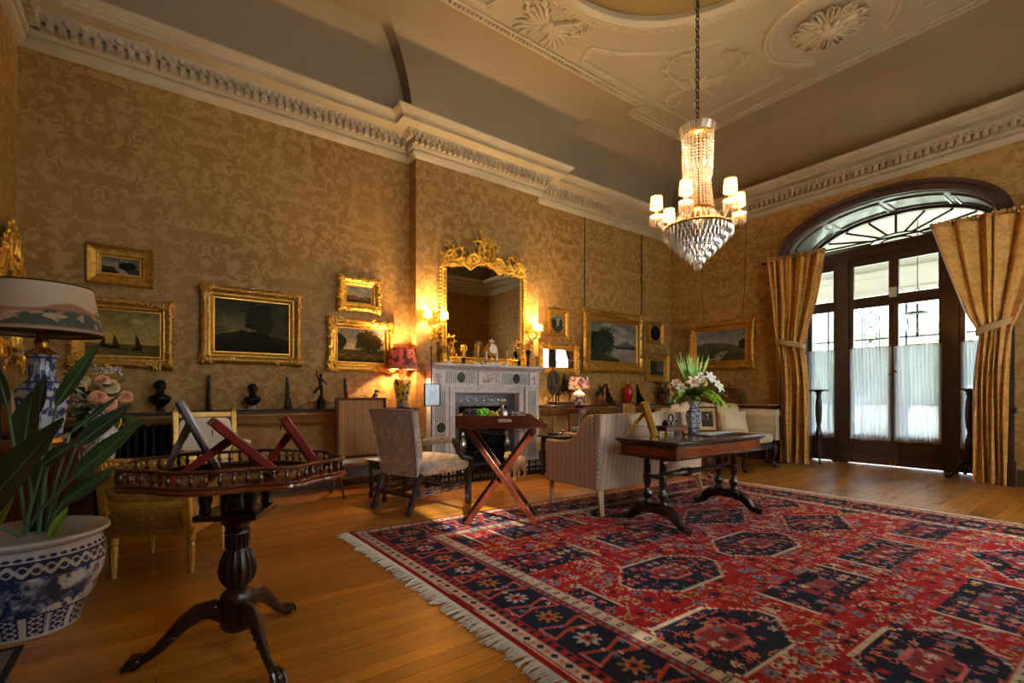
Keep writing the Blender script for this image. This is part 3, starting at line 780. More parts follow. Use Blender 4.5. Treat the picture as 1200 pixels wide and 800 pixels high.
rg = thing('oriental_rug', 'large red and navy oriental rug with cream fringe on the oak floor', 'rug', (1.19,-.18,0))
colgrid('rug_field', lambda U,V: (U*RW_+.05*np.sin(V*3)*(1-U), V*RH_-.16*(U)*V+.0*U, .012+0*U), rug_cols, 560, 480, RUGM, rg)
mb = MB()
for x0 in (-.004, RW_+.004):
    s = -1 if x0 < 1 else 1; k = 0; y = .01
    while y < RH_-.01-(.16 if s > 0 else 0):
        q = y/RH_; xx = x0+(.05*sin(q*3) if s < 0 else 0)
        l = .075+.03*rnd.random(); j = rnd.uniform(-.022,.022)
        for d in (-.005,.004):
            mb.tube([(xx,y+d,.010),(xx+s*l*.35,y+d*.6+j*.2,.012),(xx+s*l*.45,y+j*.3,.013),(xx+s*l*(.8+.3*rnd.random()),y+j+d*2.2,.006)], [.0035,.004,.005,.003], 4)
        y += .019
obj('fringe', mb, mat('fringe_cotton', (196,184,162), .9), rg, kind='stuff')

# grey doormat
o = thing('floor_mat', 'grey flecked mat with a black border under the blue and white planter', 'mat', (-.68,2.0,0))
mb = MB(); mb.box(-.2,.2,-1.0,.88,.0,.008); obj('pile', mb, mat('mat_grey', (112,108,104), .95, var=.4, vs=120, bump=.4, bs=300), o, smooth=0)
mb = MB(); mb.box(.2,.225,-1.025,.905,0,.01).box(-.225,-.2,-1.025,.905,0,.01).box(-.2,.2,.88,.905,0,.01).box(-.2,.2,-1.025,-1.0,0,.01); obj('border', mb, mat('mat_black', (22,20,20), .8), o, smooth=0)

# ================================================================== TRIPOD GALLERY TABLE
t = thing('tripod_table', 'carved dark mahogany tripod table with a spindled gallery top', 'table', (.275,2.315,0), -30)
def tout(a, k=1.0):
    r = 1+.05*cos(8*a)+.02*cos(4*a+.3)
    return (.41*k*r*spow(cos(a),.9), .345*k*r*spow(sin(a),.9))
mb = MB(); N = 96; top = [tout(2*pi*k/N) for k in range(N)]
prof = [(.93,.722),(1.0,.727),(1.012,.736),(1.005,.744),(.97,.746)]
v = [(x*s,y*s,z) for s,z in prof for x,y in top]; f = []
for i in range(len(prof)-1):
    for k in range(N): f.append((i*N+k,i*N+(k+1)%N,(i+1)*N+(k+1)%N,(i+1)*N+k))
f += [tuple(range(N-1,-1,-1)), tuple((len(prof)-1)*N+k for k in range(N))]; mb.add(v,f)
TTOP = mat('polished_mahogany_top', (118,62,28), .14, var=.3, vs=5, stretch=(2,9,1), coat=.7)
obj('tabletop', mb, TTOP, t)
mb = MB(); mb.tube([(*tout(2*pi*k/N,.97),.806) for k in range(N)], .0095, 8, closed=True, flat=.8); mb.tube([(*tout(2*pi*k/N,.97),.75) for k in range(N)], .006, 6, closed=True); obj('gallery_rail', mb, MAHOG, t)
mb = MB(); mb.lathe([(.005,.748),(.009,.752),(.005,.757),(.0075,.765),(.0105,.774),(.006,.784),(.0045,.79),(.008,.796),(.006,.802)], 10); sp = obj('spindle', mb, MAHOG2, t)
n = 56
# even spacing round the rail
P = [tout(2*pi*k/800,.97) for k in range(801)]; D = [0]
for a, b in zip(P, P[1:]): D.append(D[-1]+math.hypot(b[0]-a[0],b[1]-a[1]))
pts = []; j = 0
for k in range(n):
    w = D[-1]*k/n
    while D[j] < w: j += 1
    pts.append(P[j])
sp.matrix_local = T((*pts[0],0))
for p in pts[1:]: copy_part(sp, t, T((*p,0)))
mb = MB(); mb.box(-.12,.12,-.12,.12,.575,.60); obj('birdcage_plate', mb, DARKW, t, bevel=.006)
for x,y in ((.085,.085),(-.085,.085),(.085,-.085),(-.085,-.085)):
    mb = MB(); mb.lathe([(.018,.60),(.024,.61),(.02,.63),(.027,.66),(.022,.69),(.026,.705),(.026,.722)], 12, (x,y,0)); obj('birdcage_baluster', mb, DARKW, t)
mb = MB(); mb.lathe([(.05,.60),(.038,.612),(.034,.66),(.036,.70),(.045,.722)], 16); obj('birdcage_collar', mb, DARKW, t)
mb = MB()
pr = [(.055,.575),(.062,.56),(.06,.545),(.048,.535),(.044,.52),(.05,.505),(.04,.495),(.037,.46),(.042,.43),(.055,.39),(.062,.35),(.058,.315),(.045,.285),(.04,.27),(.052,.262),(.06,.25),(.066,.235),(.066,.215),(.058,.205),(.062,.19),(.064,.12),(.05,.1),(.0,.095)]
mb.lathe(pr, 28)
for k in range(14):     # reeded neck and carved vase
    a = 2*pi*k/14
    mb.tube([((.04+.0*z)*cos(a),.04*sin(a),z) for z in (.44,.47,.495)], .008, 5)
    mb.tube([(r*cos(a),r*sin(a),z) for r,z in ((.044,.43),(.057,.39),(.063,.35),(.059,.315),(.046,.287))], [.004,.009,.011,.009,.004], 5)
obj('pedestal', mb, DARKW, t, smooth=60)
for k, ang in enumerate((169, 287, 49)):
    mb = MB(); c = [( .045,.165),(.09,.195),(.14,.19),(.19,.155),(.235,.11),(.275,.068),(.315,.04),(.35,.03)]
    mb.tube([(x,0,z) for x,z in c], [.04,.042,.038,.031,.025,.021,.019,.022], 10, flat=.75, up=(0,1,0))
    lg = obj('leg', mb, DARKW, t, smooth=60, rot=ang+27)
    mb = MB()
    mb.ball((.357,0,.026),(.034,.026,.0255),10,7)
    for s in (-1,0,1): mb.tube([(.335,s*.014,.05),(.365,s*.018,.046),(.386,s*.02,.022),(.388,s*.02,.003)], [.008,.009,.007,.004], 6)
    obj('scroll_foot', mb, DARKW, lg)
    mb = MB()
    for i in range(9):
        u = i/8; x = .06+.17*u; z = .205-.105*u**1.6+.012*sin(u*3)
        for s in (-1,1): mb.ball((x,s*.02*(1-.4*u),z),(.017,.011,.011),7,5)
        mb.ball((x+.01,0,z+.006),(.012,.009,.01),6,4)
    obj('knee_carving', mb, DARKW, lg)
TAB = t
# three picture frames on easel struts, backs to the viewer
def easel(name, label, loc, rz, w, h, tilt, fm, bm, d=.03, group=None, foot=None):
    o = thing(name, label, 'picture frame', loc, rz, group)
    M0 = RX(-tilt)
    mb = MB().at(M0); b = .028
    mb.box(-w/2,-w/2+b,-d,0,.0,h).box(w/2-b,w/2,-d,0,0,h).box(-w/2+b,w/2-b,-d,0,0,b).box(-w/2+b,w/2-b,-d,0,h-b,h)
    obj('frame', mb, fm, o, bevel=.004)
    mb = MB().at(M0); mb.box(-w/2+b,w/2-b,-d*.75,-d*.25,b,h-b); obj('back_board', mb, bm, o, smooth=0)
    top = M0@Vector((0,0,h*.68)); ln = h*.62
    zf = .0; yf = foot or top.y+.15
    mb = MB(); mb.bar(tuple(top),(0,yf,.004),.035,.008,up=(1,0,0),w2=.022); obj('strut', mb, fm, o, bevel=.002)
    m = M0@Vector((0,-.01,h*.25)); mb = MB(); mb.tube([tuple(m),(0,top.y+.10,(top.z)*.42)], .002, 5); obj('stay_cord', mb, BRONZE, o)
    mb = MB(); mb.tube([(.012*cos(k),(M0@Vector((0,.003,h-.03))).y+.004,(M0@Vector((0,.003,h-.03))).z-.012+.012*sin(k)) for k in np.linspace(0,6,12)], .0015, 5); obj('hanging_ring', mb, BRASS, o)
    return o
REDW = mat('red_lacquer', (126,30,22), .3, var=.15, coat=.4); FELT = mat('black_felt', (30,26,24), .9)
SILV = mat('silver_moulding', (176,172,164), .35, .8, var=.15)
EZ = .748
o = easel('easel_frame', 'black and silver easel frame leaning at the planter end of the gallery table', (.215,2.56,EZ), 86, .2,.33,25, SILV, FELT, .022, foot=.18)
mb = MB().at(RX(-25)); mb.box(-.1,.1,.0005,.008,0,.33); obj('black_edge', mb, EBON, o, bevel=.002)
easel('easel_frame', 'red lacquer easel frame lying back furthest, in the middle of the gallery table', (.385,2.22,EZ), 90, .2,.31,46, REDW, FELT, .034, foot=.34)
easel('easel_frame', 'red lacquer easel frame standing steeper at the rug end of the gallery table', (.575,2.32,EZ), 84, .17,.265,32, REDW, FELT, .034, foot=.2)

# ================================================================== PLANTER WITH BIRD-OF-PARADISE
pl = thing('potted_plant', 'large leafy plant in a blue and white porcelain planter by the tripod table', 'plant', (-.48,3.16,0), 0)
PROF = np.array([(.185,.0),(.19,.012),(.20,.05),(.235,.13),(.268,.22),(.283,.30),(.278,.36),(.262,.395),(.262,.405),(.285,.415),(.298,.43),(.295,.442),(.28,.444)])
def pinterp(prof, v):
    d = np.concatenate([[0], np.cumsum(np.hypot(*np.diff(prof,axis=0).T))]); d /= d[-1]
    return np.interp(v,d,prof[:,0]), np.interp(v,d,prof[:,1])
WHT=(206,206,202); BL=(44,56,92); BL2=(112,124,150)
def pot_cols(U, V):
    r, z = pinterp(PROF, V); a = U*2*pi; s = a*.28
    col = np.zeros(U.shape+(3,)); col[:] = WHT
    n = fbm(s*14,z*16,3,4); n2 = fbm(s*34,z*30,8,3); n3 = fbm(s*6,z*22,13,3)
    sc = (z > .115) & (z < .29)
    w = sc & (n > .53); col[w] = mixc((160,168,184), BL, sstep(.53,.70,n+.3*(n2-.5)))[w]
    w = sc & (n3 > .62) & (n2 > .45); col[w] = BL
    w = sc & (np.abs(n2-.5) < .025); col[w] = BL2
    b = (z >= .295) & (z < .355); p = np.mod(s*11,1); q = (z-.325)/.03
    sw = np.abs(q-.62*np.sin(s*11*2*pi)) < .30; sw2 = np.abs(q+.62*np.sin(s*11*2*pi)) < .12
    col[b] = BL; col[b & (sw|sw2)] = WHT; col[b & (np.hypot((p-.5)*1.4, q) < .2)] = WHT
    for zz in (.292,.357,.112): col[np.abs(z-zz) < .004] = BL
    d = (z > .362) & (z < .385); col[d & (np.hypot((np.mod(s*26,1)-.5), (z-.373)/.02) < .36)] = BL
    l = (z > .012) & (z < .108); p = np.mod(s*9,1); e = np.abs(p-.5)*2
    col[l & (e < .86)] = BL; zig = np.abs(e-.30-.18*np.sin(z*240)) < .1; col[l & (e < .86) & zig] = WHT; col[l & (np.abs(e-.78) < .05)] = WHT
    return col
PORC = vcol_mat('porcelain_glaze', .12, spec=.6, coat=.6)
def porc(name, prof, cols, parent, n=220, m=150):
    prof = np.array(prof)
    def pos(U,V):
        r, z = pinterp(prof,V); a = U*2*pi; return r*np.cos(a), r*np.sin(a), z
    return colgrid(name, pos, cols, n, m, PORC, parent)
pot = porc('pot', PROF, pot_cols, pl, 420, 240)
mb = MB(); mb.lathe([(.28,.444),(.262,.43),(.25,.40),(.262,.33),(.26,.3)], 40); obj('inner_wall', mb, mat('glaze_white', (176,178,176), .2), pot)
mb = MB(); mb.lathe([(.262,.30),(.15,.315),(0,.32)], 30); mb.lathe([(.0,.004),(.186,.004)],30); obj('soil', mb, mat('potting_soil', (36,28,22), .95, bump=.5), pl)
def sleaf(tip, base, w, parent, m, bend=(0,0,.0), n=16, fold=.25, facing=None):
    """long paddle leaf (given in world coordinates) with a midrib fold"""
    P0 = Vector(base); P1 = Vector(tip); B = Vector(bend); ax = (P1-P0)
    f_ = Vector(facing) if facing else Vector((-.55,-.8,.25))
    side = ax.cross(f_).normalized(); nrm = side.cross(ax).normalized()
    mb = MB(); v = []; f = []
    for i in range(n+1):
        u = i/n; c = P0+ax*u+B*(sin(pi*u)); ww = w*(sin(pi*min(1,u*.96+.02)**.75)**.85)
        for k in (-1,-.5,0,.5,1): v.append(c+side*(k*ww)+nrm*(abs(k)*ww*fold))
    for i in range(n):
        for k in range(4): f.append((i*5+k,i*5+k+1,(i+1)*5+k+1,(i+1)*5+k))
    mb.add(v,f); return mb
O = Vector((-.48,3.16,0))
def plant_leaf(tip, base, w, m, bend=(0,0,0), root=None, facing=None, fold=.25):
    mb = sleaf(Vector(tip)-O, Vector(base)-O, w, None, m, bend, facing=facing, fold=fold)
    lf = obj('leaf', mb, m, pl, smooth=80, recalc=False)
    b = Vector(base)-O; r0 = Vector(root)-O if root else Vector((rnd.uniform(-.1,.1),rnd.uniform(-.1,.1),.31))
    md = (b+r0)/2+Vector((0,0,.04)); t_ = Vector(tip)-O; rib = [b+(t_-b)*u+Vector(bend)*sin(pi*u) for u in (0,.3,.6,.9)]
    mb = MB(); mb.tube([r0,md,b], [.008,.007,.005], 6); mb.tube(rib, [.005,.004,.003,.001], 5); obj('stalk', mb, mat('stalk_green', (92,128,92), .4, var=.2), lf)
plant_leaf((-0.269, 2.373, 0.993),(-0.623, 2.695, 0.513),0.082,LEAFD)
plant_leaf((-0.202, 2.82, 1.308),(-0.35, 2.867, 1.032),0.038,LEAF)
plant_leaf((-0.465, 3.138, 1.096),(-0.486, 3.091, 0.835),0.067,LEAFD)
plant_leaf((-0.435, 3.24, 1.18),(-0.455, 3.193, 0.982),0.033,LEAFD)
plant_leaf((-0.538, 2.882, 1.211),(-0.498, 2.852, 1.038),0.032,LEAFD)
plant_leaf((-0.046, 2.705, 0.966),(-0.293, 2.825, 0.716),0.045,LEAF)
plant_leaf((-0.098, 2.93, 1.031),(-0.291, 2.948, 0.847),0.044,LEAFD)
plant_leaf((-0.146, 3.214, 1.084),(-0.345, 3.236, 0.885),0.017,LEAFD)
plant_leaf((-0.284, 2.819, 0.872),(-0.398, 2.902, 0.772),0.033,LEAFD)
plant_leaf((-0.154, 2.909, 0.742),(-0.342, 2.985, 0.59),0.035,LEAF)
plant_leaf((-0.323, 2.971, 0.566),(-0.383, 2.953, 0.426),0.027,LEAFB)
plant_leaf((-0.461, 2.763, 0.677),(-0.533, 2.877, 0.535),0.028,LEAFB)
plant_leaf((-0.445, 3.124, 0.611),(-0.445, 3.124, 0.404),0.044,LEAFD)
plant_leaf((-0.429, 3.174, 0.771),(-0.468, 3.203, 0.58),0.049,LEAFD)
plant_leaf((-0.181, 3.115, 0.681),(-0.345, 3.174, 0.548),0.025,LEAFD)

# ================================================================== GILT FAUTEUILS
def fluted_leg(mb, x, y, h, r=.021):
    mb.lathe([(r*.55,0),(r*.75,.012),(r*.6,.022),(r*.62,.03),(r*1.05,h-.06),(r*.8,h-.05),(r*1.2,h-.04),(r*1.2,h-.0)], 12, (x,y,0))
    for k in range(8):
        a = 2*pi*k/8; mb.tube([(x+r*.62*cos(a),y+r*.62*sin(a),.035),(x+r*1.02*cos(a),y+r*1.02*sin(a),h-.065)], [.003,.005], 4)
def fauteuil(label, loc, rz, w, d, seat, back, fab, low):
    c = thing('gilt_armchair', label, 'armchair', loc, rz, )
    lh = seat-.16 if low else seat-.12
    for x in (-1,1):
        for y in (-1,1):
            mb = MB(); xx = x*(w/2-.03)*(1.0 if y < 0 else 1.08); fluted_leg(mb, xx, y*(d/2-.03), lh, .022); obj('leg', mb, GILTW, c)
    mb = MB(); xb, xf = w/2, w/2*1.08; z0, z1 = lh, lh+.055
    for sgn in (-1,1): mb.bar((sgn*(xb-.025),-d/2+.03,(z0+z1)/2),(sgn*(xf-.025),d/2-.03,(z0+z1)/2),.045,z1-z0)
    mb.box(-xb,xb,-d/2,-d/2+.05,z0,z1).box(-xf,xf,d/2-.05,d/2,z0,z1); obj('seat_rail', mb, GILTW, c, bevel=.006)
    mb = MB(); cushion(mb, (0,.01,lh+.10),(w*.98,d*.94,.13),.3); obj('seat', mb, fab, c, smooth=60)
    # back: frame, upholstery inside and out
    tilt = 9; M = T((0,-d/2+.03,0))@RX(tilt)
    mb = MB().at(M); zb = z1-.0
    mb.box(-xb,-xb+.045,-.022,.022,zb,back).box(xb-.045,xb,-.022,.022,zb,back).box(-xb+.045,xb-.045,-.02,.02,back-.05,back).box(-xb+.045,xb-.045,-.02,.02,zb+.13,zb+.17)
    for sgn in (-1,1): mb.lathe([(.026,0),(.026,.01),(.014,.02),(.018,.035),(0,.05)], 10, (sgn*(xb-.022),0,back))
    bf = obj('back_frame', mb, GILTW, c, bevel=.007)
    mb = MB().at(M)
    k = int((w-.1)/.025)
    for i in range(k): mb.ball((-xb+.06+i*(2*xb-.12)/(k-1),-.02,back-.025),(.008,.006,.014),6,4)
    obj('carved_edge', mb, GILTW, bf)
    mb = MB().at(M); cushion(mb, (0,0,(zb+.17+back-.05)/2),(2*xb-.08,.05,back-.22-zb),.25,24,10); obj('backrest', mb, fab, c, smooth=60)
    mb = MB().at(M); cushion(mb, (0,0,zb+.065),(2*xb-.08,.035,.13),.25,24,10); obj('lower_back_panel', mb, fab, c, smooth=60)
    az = seat+.2
    for sgn in (-1,1):
        x = sgn*(xf-.02)
        mb = MB(); mb.tube([(sgn*(xb-.02),-d/2+.02,az+.03),(x,-.05,az),(x,.12,az-.01),(x+sgn*.01,.17,az-.03),(x,.15,az-.05)], .017, 8)
        mb.tube([(x,.13,az-.02),(x,.11,az-.09),(x,.16,(az+z1)/2-.02),(x,d/2-.08,z1)], [.017,.015,.017,.022], 8); ar = obj('arm', mb, GILTW, c)
        mb = MB(); cushion(mb, (x,-.02,az+.025),(.055,.2,.04),.5,14,8); obj('arm_pad', mb, fab, ar, smooth=60)
    return c
PALEU = mat('pale_linen', (206,190,164), .8, var=.05, bump=.15, bs=250, sheen=.3)
fauteuil('low gilt armchair in worn gold brocade, back turned, behind the tripod table', (.08,3.79,0), -25, .47, .52, .40, .72, GOLDB, True)
fauteuil('taller gilt armchair with a pale back by the black radiator', (.40,4.86,0), 186, .50, .52, .43, .93, PALEU, False)

# ================================================================== GAINSBOROUGH ARMCHAIR
c = thing('upholstered_armchair', 'grey brocade armchair with dark scrolled arms beside the fireplace', 'armchair', (2.14,4.33,0), 16-90)
GW = mat('grey_mahogany', (58,50,52), .3, var=.25, coat=.4)
w, d = .60, .66
for x in (-1,1):
    mb = MB(); mb.bar((x*.25,-.44,0),(x*.25,-.29,.36),.045,.045); obj('leg', mb, GW, c, bevel=.004)
    mb = MB(); mb.box(x*.29-.025,x*.29+.025,.27,.32,0,.37); obj('leg', mb, GW, c, bevel=.004)
    mb = MB()
    for z in (.16,.19,.215): mb.bar((x*.255,-.36,z),(x*.285,.28,z),.014,.012)
    for k in range(5): mb.bar((x*.26,-.3+k*.125,.16),(x*.265,-.24+k*.125,.215),.012,.012)
    obj('stretcher', mb, GW, c)
mb = MB(); mb.bar((-.25,-.385,.17),(.25,-.385,.17),.022,.04); obj('stretcher', mb, GW, c, bevel=.003)
mb = MB(); mb.bar((-.27,.1,.18),(.27,.1,.18),.02,.035); obj('stretcher', mb, GW, c, bevel=.003)
mb = MB(); cushion(mb, (0,.0,.405),(.64,.64,.15),.22,32,12); obj('seat', mb, GREYB, c, smooth=70)
mb = MB()
def bk(u, v):   # tall raked back, slightly flared with a straight top
    a = 2*pi*u; z = .33+v*.60; hw = .255+.055*v+.0; y = -.29-.12*v**1.2
    th = .055-.012*v
    return (hw*spow(cos(a),.25), y+th*spow(sin(a),.35), z+.012*sin(pi*(cos(a)*.5+.5))*v)
mb.grid(bk, 40, 14, cu=True); n0 = len(mb.v)
mb.f.append(tuple(i*14+13 for i in range(40))); mb.f.append(tuple(i*14 for i in range(39,-1,-1)))
br = obj('backrest', mb, GREYB, c, smooth=50)
mb = MB(); mb.tube([(.31*spow(cos(2*pi*k/40),.25), -.41+.043*spow(sin(2*pi*k/40),.35), .93+.012*sin(pi*(cos(2*pi*k/40)*.5+.5))) for k in range(40)], .006, 6, closed=True)
for x in (-1,1): mb.tube([(x*(.255+.055*v),-.29-.12*v**1.2-.05+.01*v,.33+v*.6) for v in np.linspace(0,1,8)], .005, 6)
obj('piping', mb, mat('braid_grey', (170,158,148), .8), br)
for x in (-1,1):
    mb = MB(); cushion(mb, (x*.31,-.14,.655),(.07,.36,.065),.45,18,10); obj('arm_pad', mb, GREYB, c, smooth=60)
    mb = MB(); mb.tube([(x*.31,.0,.64),(x*.31,.06,.645),(x*.31,.09,.60),(x*.31,.13,.52),(x*.31,.19,.465),(x*.31,.27,.445),(x*.31,.31,.44),(x*.31,.31,.36)], [.018,.024,.022,.022,.024,.026,.026,.022], 8); obj('arm_support', mb, GW, c)

# low dark stool with a cloth
t = thing('joint_stool', 'low dark joint stool with turned legs behind the grey armchair', 'stool', (2.03,4.84,0), 8)
mb = MB(); mb.box(-.24,.24,-.17,.17,.375,.40); obj('top', mb, DARKW, t, bevel=.006)
for x in (-1,1):
    for y in (-1,1):
        mb = MB(); mb.lathe([(.022,0),(.024,.03),(.022,.07),(.014,.09),(.02,.12),(.025,.17),(.015,.22),(.02,.25),(.024,.29),(.024,.375)], 12, (x*.2,y*.135,0)); obj('leg', mb, DARKW, t)
mb = MB(); ap = MB()
for y in (-1,1): mb.box(-.2,.2,y*.135-.012,y*.135+.012,.07,.11); ap.box(-.2,.2,y*.135-.012,y*.135+.012,.31,.375)
for x in (-1,1): mb.box(x*.2-.012,x*.2+.012,-.135,.135,.07,.11); ap.box(x*.2-.012,x*.2+.012,-.135,.135,.31,.375)
obj('stretcher', mb, DARKW, t, bevel=.003); obj('apron', ap, DARKW, t, bevel=.003)
mb = MB()
def cl(u, v):
    x = -.245+.36*u; y = -.24+.4*v+.0; z = .404+.002*sin(u*20)
    if y < -.175: z = .404-(-.175-y)*2.0; y = -.18-.006*sin(u*16)
    return (x+.02*sin(v*5), y, z)
mb.grid(cl, 24, 24); o = obj('cloth', mb, mat('white_cloth', (196,192,190), .8, var=.05), solid=.003, loc=(2.03,4.84,0), rot=8, smooth=60)
tag(o, 'white cloth spread over the low dark joint stool', 'cloth')

# ================================================================== BUTLER'S TRAY ON FOLDING STAND
BT = (2.37,3.36); BR = -36.4
st = thing('folding_stand', 'folding X-frame mahogany stand under the butler tray', 'stand', (*BT,.0135), BR)
FH = .79
for y in (-.17,.17):
    for s in (1,-1):
        yy = y+s*.017
        mb = MB(); mb.bar((-s*.29,yy,.0),(s*.27,yy,FH-.02),.044,.030,up=(0,1,0)); obj('leg', mb, MAHOG2, st, bevel=.004)
    mb = MB(); mb.tube([(-.01,y-.035,FH/2-.0),(-.01,y+.035,FH/2)], .012, 10); obj('pivot', mb, BRASS, st)
for s in (1,-1):
    mb = MB(); mb.tube([(s*.268,-.21,FH-.018),(s*.268,.21,FH-.018)], .018, 12); obj('top_bar', mb, MAHOG, st)
    mb = MB(); mb.tube([(-s*.22,-.17,.10),(-s*.22,.17,.10)], .010, 8); obj('lower_bar', mb, MAHOG, st)
for y in (-.11,.11):
    mb = MB()
    def wb(u, v): return (-.268+.536*u, y-.025+.05*v, FH+.0-.055*sin(pi*u))
    mb.grid(wb, 16, 2); obj('webbing', mb, mat('webbing', (150,128,96), .9), st, solid=.003)
tr = thing('butler_tray', 'mahogany butler tray with a pierced handle holding decanter and grapes', 'tray', (*BT,FH+.0145), BR)
mb = MB(); mb.box(-.37,.37,-.235,.235,0,.012); obj('tray_base', mb, MAHOG, tr, bevel=.002)
def tray_end(mb):
    n = 24; pts = []
mb = MB()
for y in (-1,1):    # long sides: full height falling in an ogee to low ends
    lo, hi = .045, .105
    top_ = [(-.37,hi),(.22,hi),(.26,.098),(.30,.07),(.33,.05),(.37,lo)]
    poly = [(-.37,.012),(.37,.012)]+top_[::-1]
    if y < 0:   # hand slot
        hp = [(.0+.06*spow(cos(a),.5)+.03, .062+.017*spow(sin(a),.7)) for a in np.linspace(0,2*pi,20,endpoint=False)]
    mb.at(T((0,y*.229-.006,0))@Matrix(((1,0,0,0),(0,0,1,0),(0,1,0,0),(0,0,0,1)))).prism(poly, 0, .012); mb.m = None
obj('long_side', mb, MAHOG, tr, bevel=.002)
mb = MB(); mb.box(-.37,-.358,-.223,.223,.012,.105); obj('short_side', mb, MAHOG, tr, bevel=.002)
mb = MB(); mb.box(.358,.37,-.223,.223,.012,.045); obj('short_side', mb, MAHOG, tr, bevel=.002)
mb = MB(); mb.at(T((.03,-.2365,.066))@Matrix(((1,0,0,0),(0,0,1,0),(0,1,0,0),(0,0,0,1)))).prism([(.055*spow(cos(a),.5),.013*spow(sin(a),.6)) for a in np.linspace(0,2*pi,24,endpoint=False)], 0, .003)
obj('hand_hold', mb, mat('slot_light', (196,178,150), .5), tr)
def on_tray(x, y): 
    a = R(BR); return (BT[0]+x*cos(a)-y*sin(a), BT[1]+x*sin(a)+y*cos(a), FH+.028)
de = thing('decanter', 'cut glass decanter with a ball stopper on the butler tray', 'decanter', on_tray(.0,.02))
mb = MB(); mb.lathe([(.045,0),(.052,.006),(.053,.06),(.054,.10),(.05,.118),(.03,.135),(.017,.145),(.0155,.17),(.02,.175),(.024,.178)], 8, rot=.39); obj('bottle', mb, GLASS, de, smooth=20)
mb = MB(); mb.lathe([(0,.165),(.012,.17),(.014,.178),(.01,.182),(.021,.195),(.024,.206),(.02,.217),(0,.226)], 16); obj('stopper', mb, mat('stopper_gold', (214,180,120), .2, .5), de)
mb = MB(); mb.lathe([(0,.008),(.046,.008),(.047,.045),(0,.045)], 16); obj('spirit', mb, GLASS, de)
for k,(x,y) in enumerate(((.11,.03),(.16,.08),(.17,-.01))):
    g = thing('tumbler', ('small clear tumbler nearest the decanter on the butler tray','small clear tumbler at the far side of the butler tray','small clear tumbler nearest the low end of the tray')[k], 'glass', on_tray(x,y), group='tumblers on the butler tray')
    mb = MB(); mb.lathe([(.022,0),(.026,.004),(.03,.115),(.028,.115),(.024,.01),(0,.009)], 16); obj('bowl', mb, GLASS, g)
def grapes(label, m, loc, n, seed, sx=.07, r=.0125):
    rr = random.Random(seed); g = thing('grape_bunch', label, 'grapes', loc)
    first = None; placed = []
    for k in range(n):
        for _ in range(60):
            u = rr.random(); p = Vector((rr.uniform(-sx,sx), rr.uniform(-.035,.035), r+rr.random()*.055*(1-abs(u-.5))))
            if all((p-q).length > r*1.55 for q in placed): break
        placed.append(p)
        if first is None:
            mb = MB(); mb.ball((0,0,0),(r,r,r*1.15),12,8); first = obj('grape', mb, m, g, smooth=180); first.location = p
        else: copy_part(first, g, T(p))
    mb = MB(); mb.tube([(-sx*.6,0,.02),(0,0,.05),(sx*.5,.01,.04),(sx*.6,.02,.085)], .0025, 5); obj('stem', mb, mat('grape_stem', (96,84,44), .7), g)
def up(p, dz): return (p[0],p[1],p[2]+dz)
cp = thing('fruit_comport', 'low white footed fruit dish under the grapes on the butler tray', 'dish', on_tray(-.20,-.02))
mb = MB(); mb.lathe([(.05,0),(.055,.006),(.02,.02),(.02,.04),(.06,.052),(.115,.066),(.118,.072),(.06,.062),(0,.058)], 32); obj('dish', mb, CREAMD, cp)
grapes('bunch of bright green grapes lying over the fruit dish beside the black ones', mat('green_grape', (110,196,60), .25, var=.12), up(on_tray(-.16,-.02),.066), 46, 3, .055, .0145)
grapes('bunch of black grapes at the outer end of the fruit dish', mat('black_grape', (34,32,46), .3, var=.2), up(on_tray(-.262,-.03),.066), 34, 4, .05, .0145)
grapes('small bunch of yellow green grapes between green bunch and decanter', mat('yellow_grape', (178,178,44), .25, var=.12), up(on_tray(-.075,-.06),.05), 16, 5, .03, .013)
p = thing('plate', 'small white plate with red fruit at the handle end of the butler tray', 'plate', on_tray(-.29,.12))
mb = MB(); mb.lathe([(.04,0),(.045,.004),(.075,.014),(.073,.016),(.04,.007),(0,.006)], 28); obj('dish', mb, CREAMD, p)
for k in range(5):
    o = obj('strawberry', MB().at(T((-.025+.02*(k%3),-.015+.03*(k//3),.018))).ball((0,0,0),(.012,.012,.014),9,6), mat('red_fruit', (176,26,28), .35), loc=p.location)
    tag(o, 'small red fruit on the white plate on the butler tray', 'fruit', 'red fruits on the plate')
for k,(x,y) in enumerate(((.28,.08),(.31,-.04),(.27,.0))):
    g = thing('spirit_measure', ('dark cut glass at the back of the low end of the tray','dark cut glass nearest the outer edge at the low end of the tray','dark cut glass nearest the tumblers at the low end of the tray')[k], 'glass', on_tray(x,y), group='small cut glasses on the tray')
    mb = MB(); mb.lathe([(.02,0),(.022,.004),(.006,.01),(.006,.03),(.024,.045),(.027,.075),(.024,.075),(.0,.046)], 12); obj('bowl', mb, GLASS, g)
# ================================================================== STRIPED SETTEE
c = thing('striped_settee', 'striped silk settee with its back to the viewer behind the library table', 'settee', (3.90,3.29,.0135), 0)
W2, DB, DF = .80, -.35, .36     # half width, back plane, front plane  (faces +y)
mb = MB()
def sb(u, v):
    a = 2*pi*u; return ((W2-.0)*spow(cos(a),.12), DB+.06-.045*v+.055*spow(sin(a),.3), .225+.665*v+.0*u)
mb.grid(sb, 48, 12, cu=True); mb.f.append(tuple(i*12+11 for i in range(48)))
obj('backrest', mb, STRIPE, c, smooth=50)
for s in (-1,1):
    mb = MB()
    top = [(DF,.63),(.22,.625),(.10,.63),(.0,.655),(-.07,.71),(-.12,.78),(-.17,.85),(-.22,.885),(DB+.06,.89)]
    poly = [(DF,.225)]+top+[(DB+.06,.225)]
    mb.at(T((s*(W2-.035)-.035,0,0))@YZX).prism(poly, 0, .07); obj('arm', mb, STRIPE, c, bevel=.016)
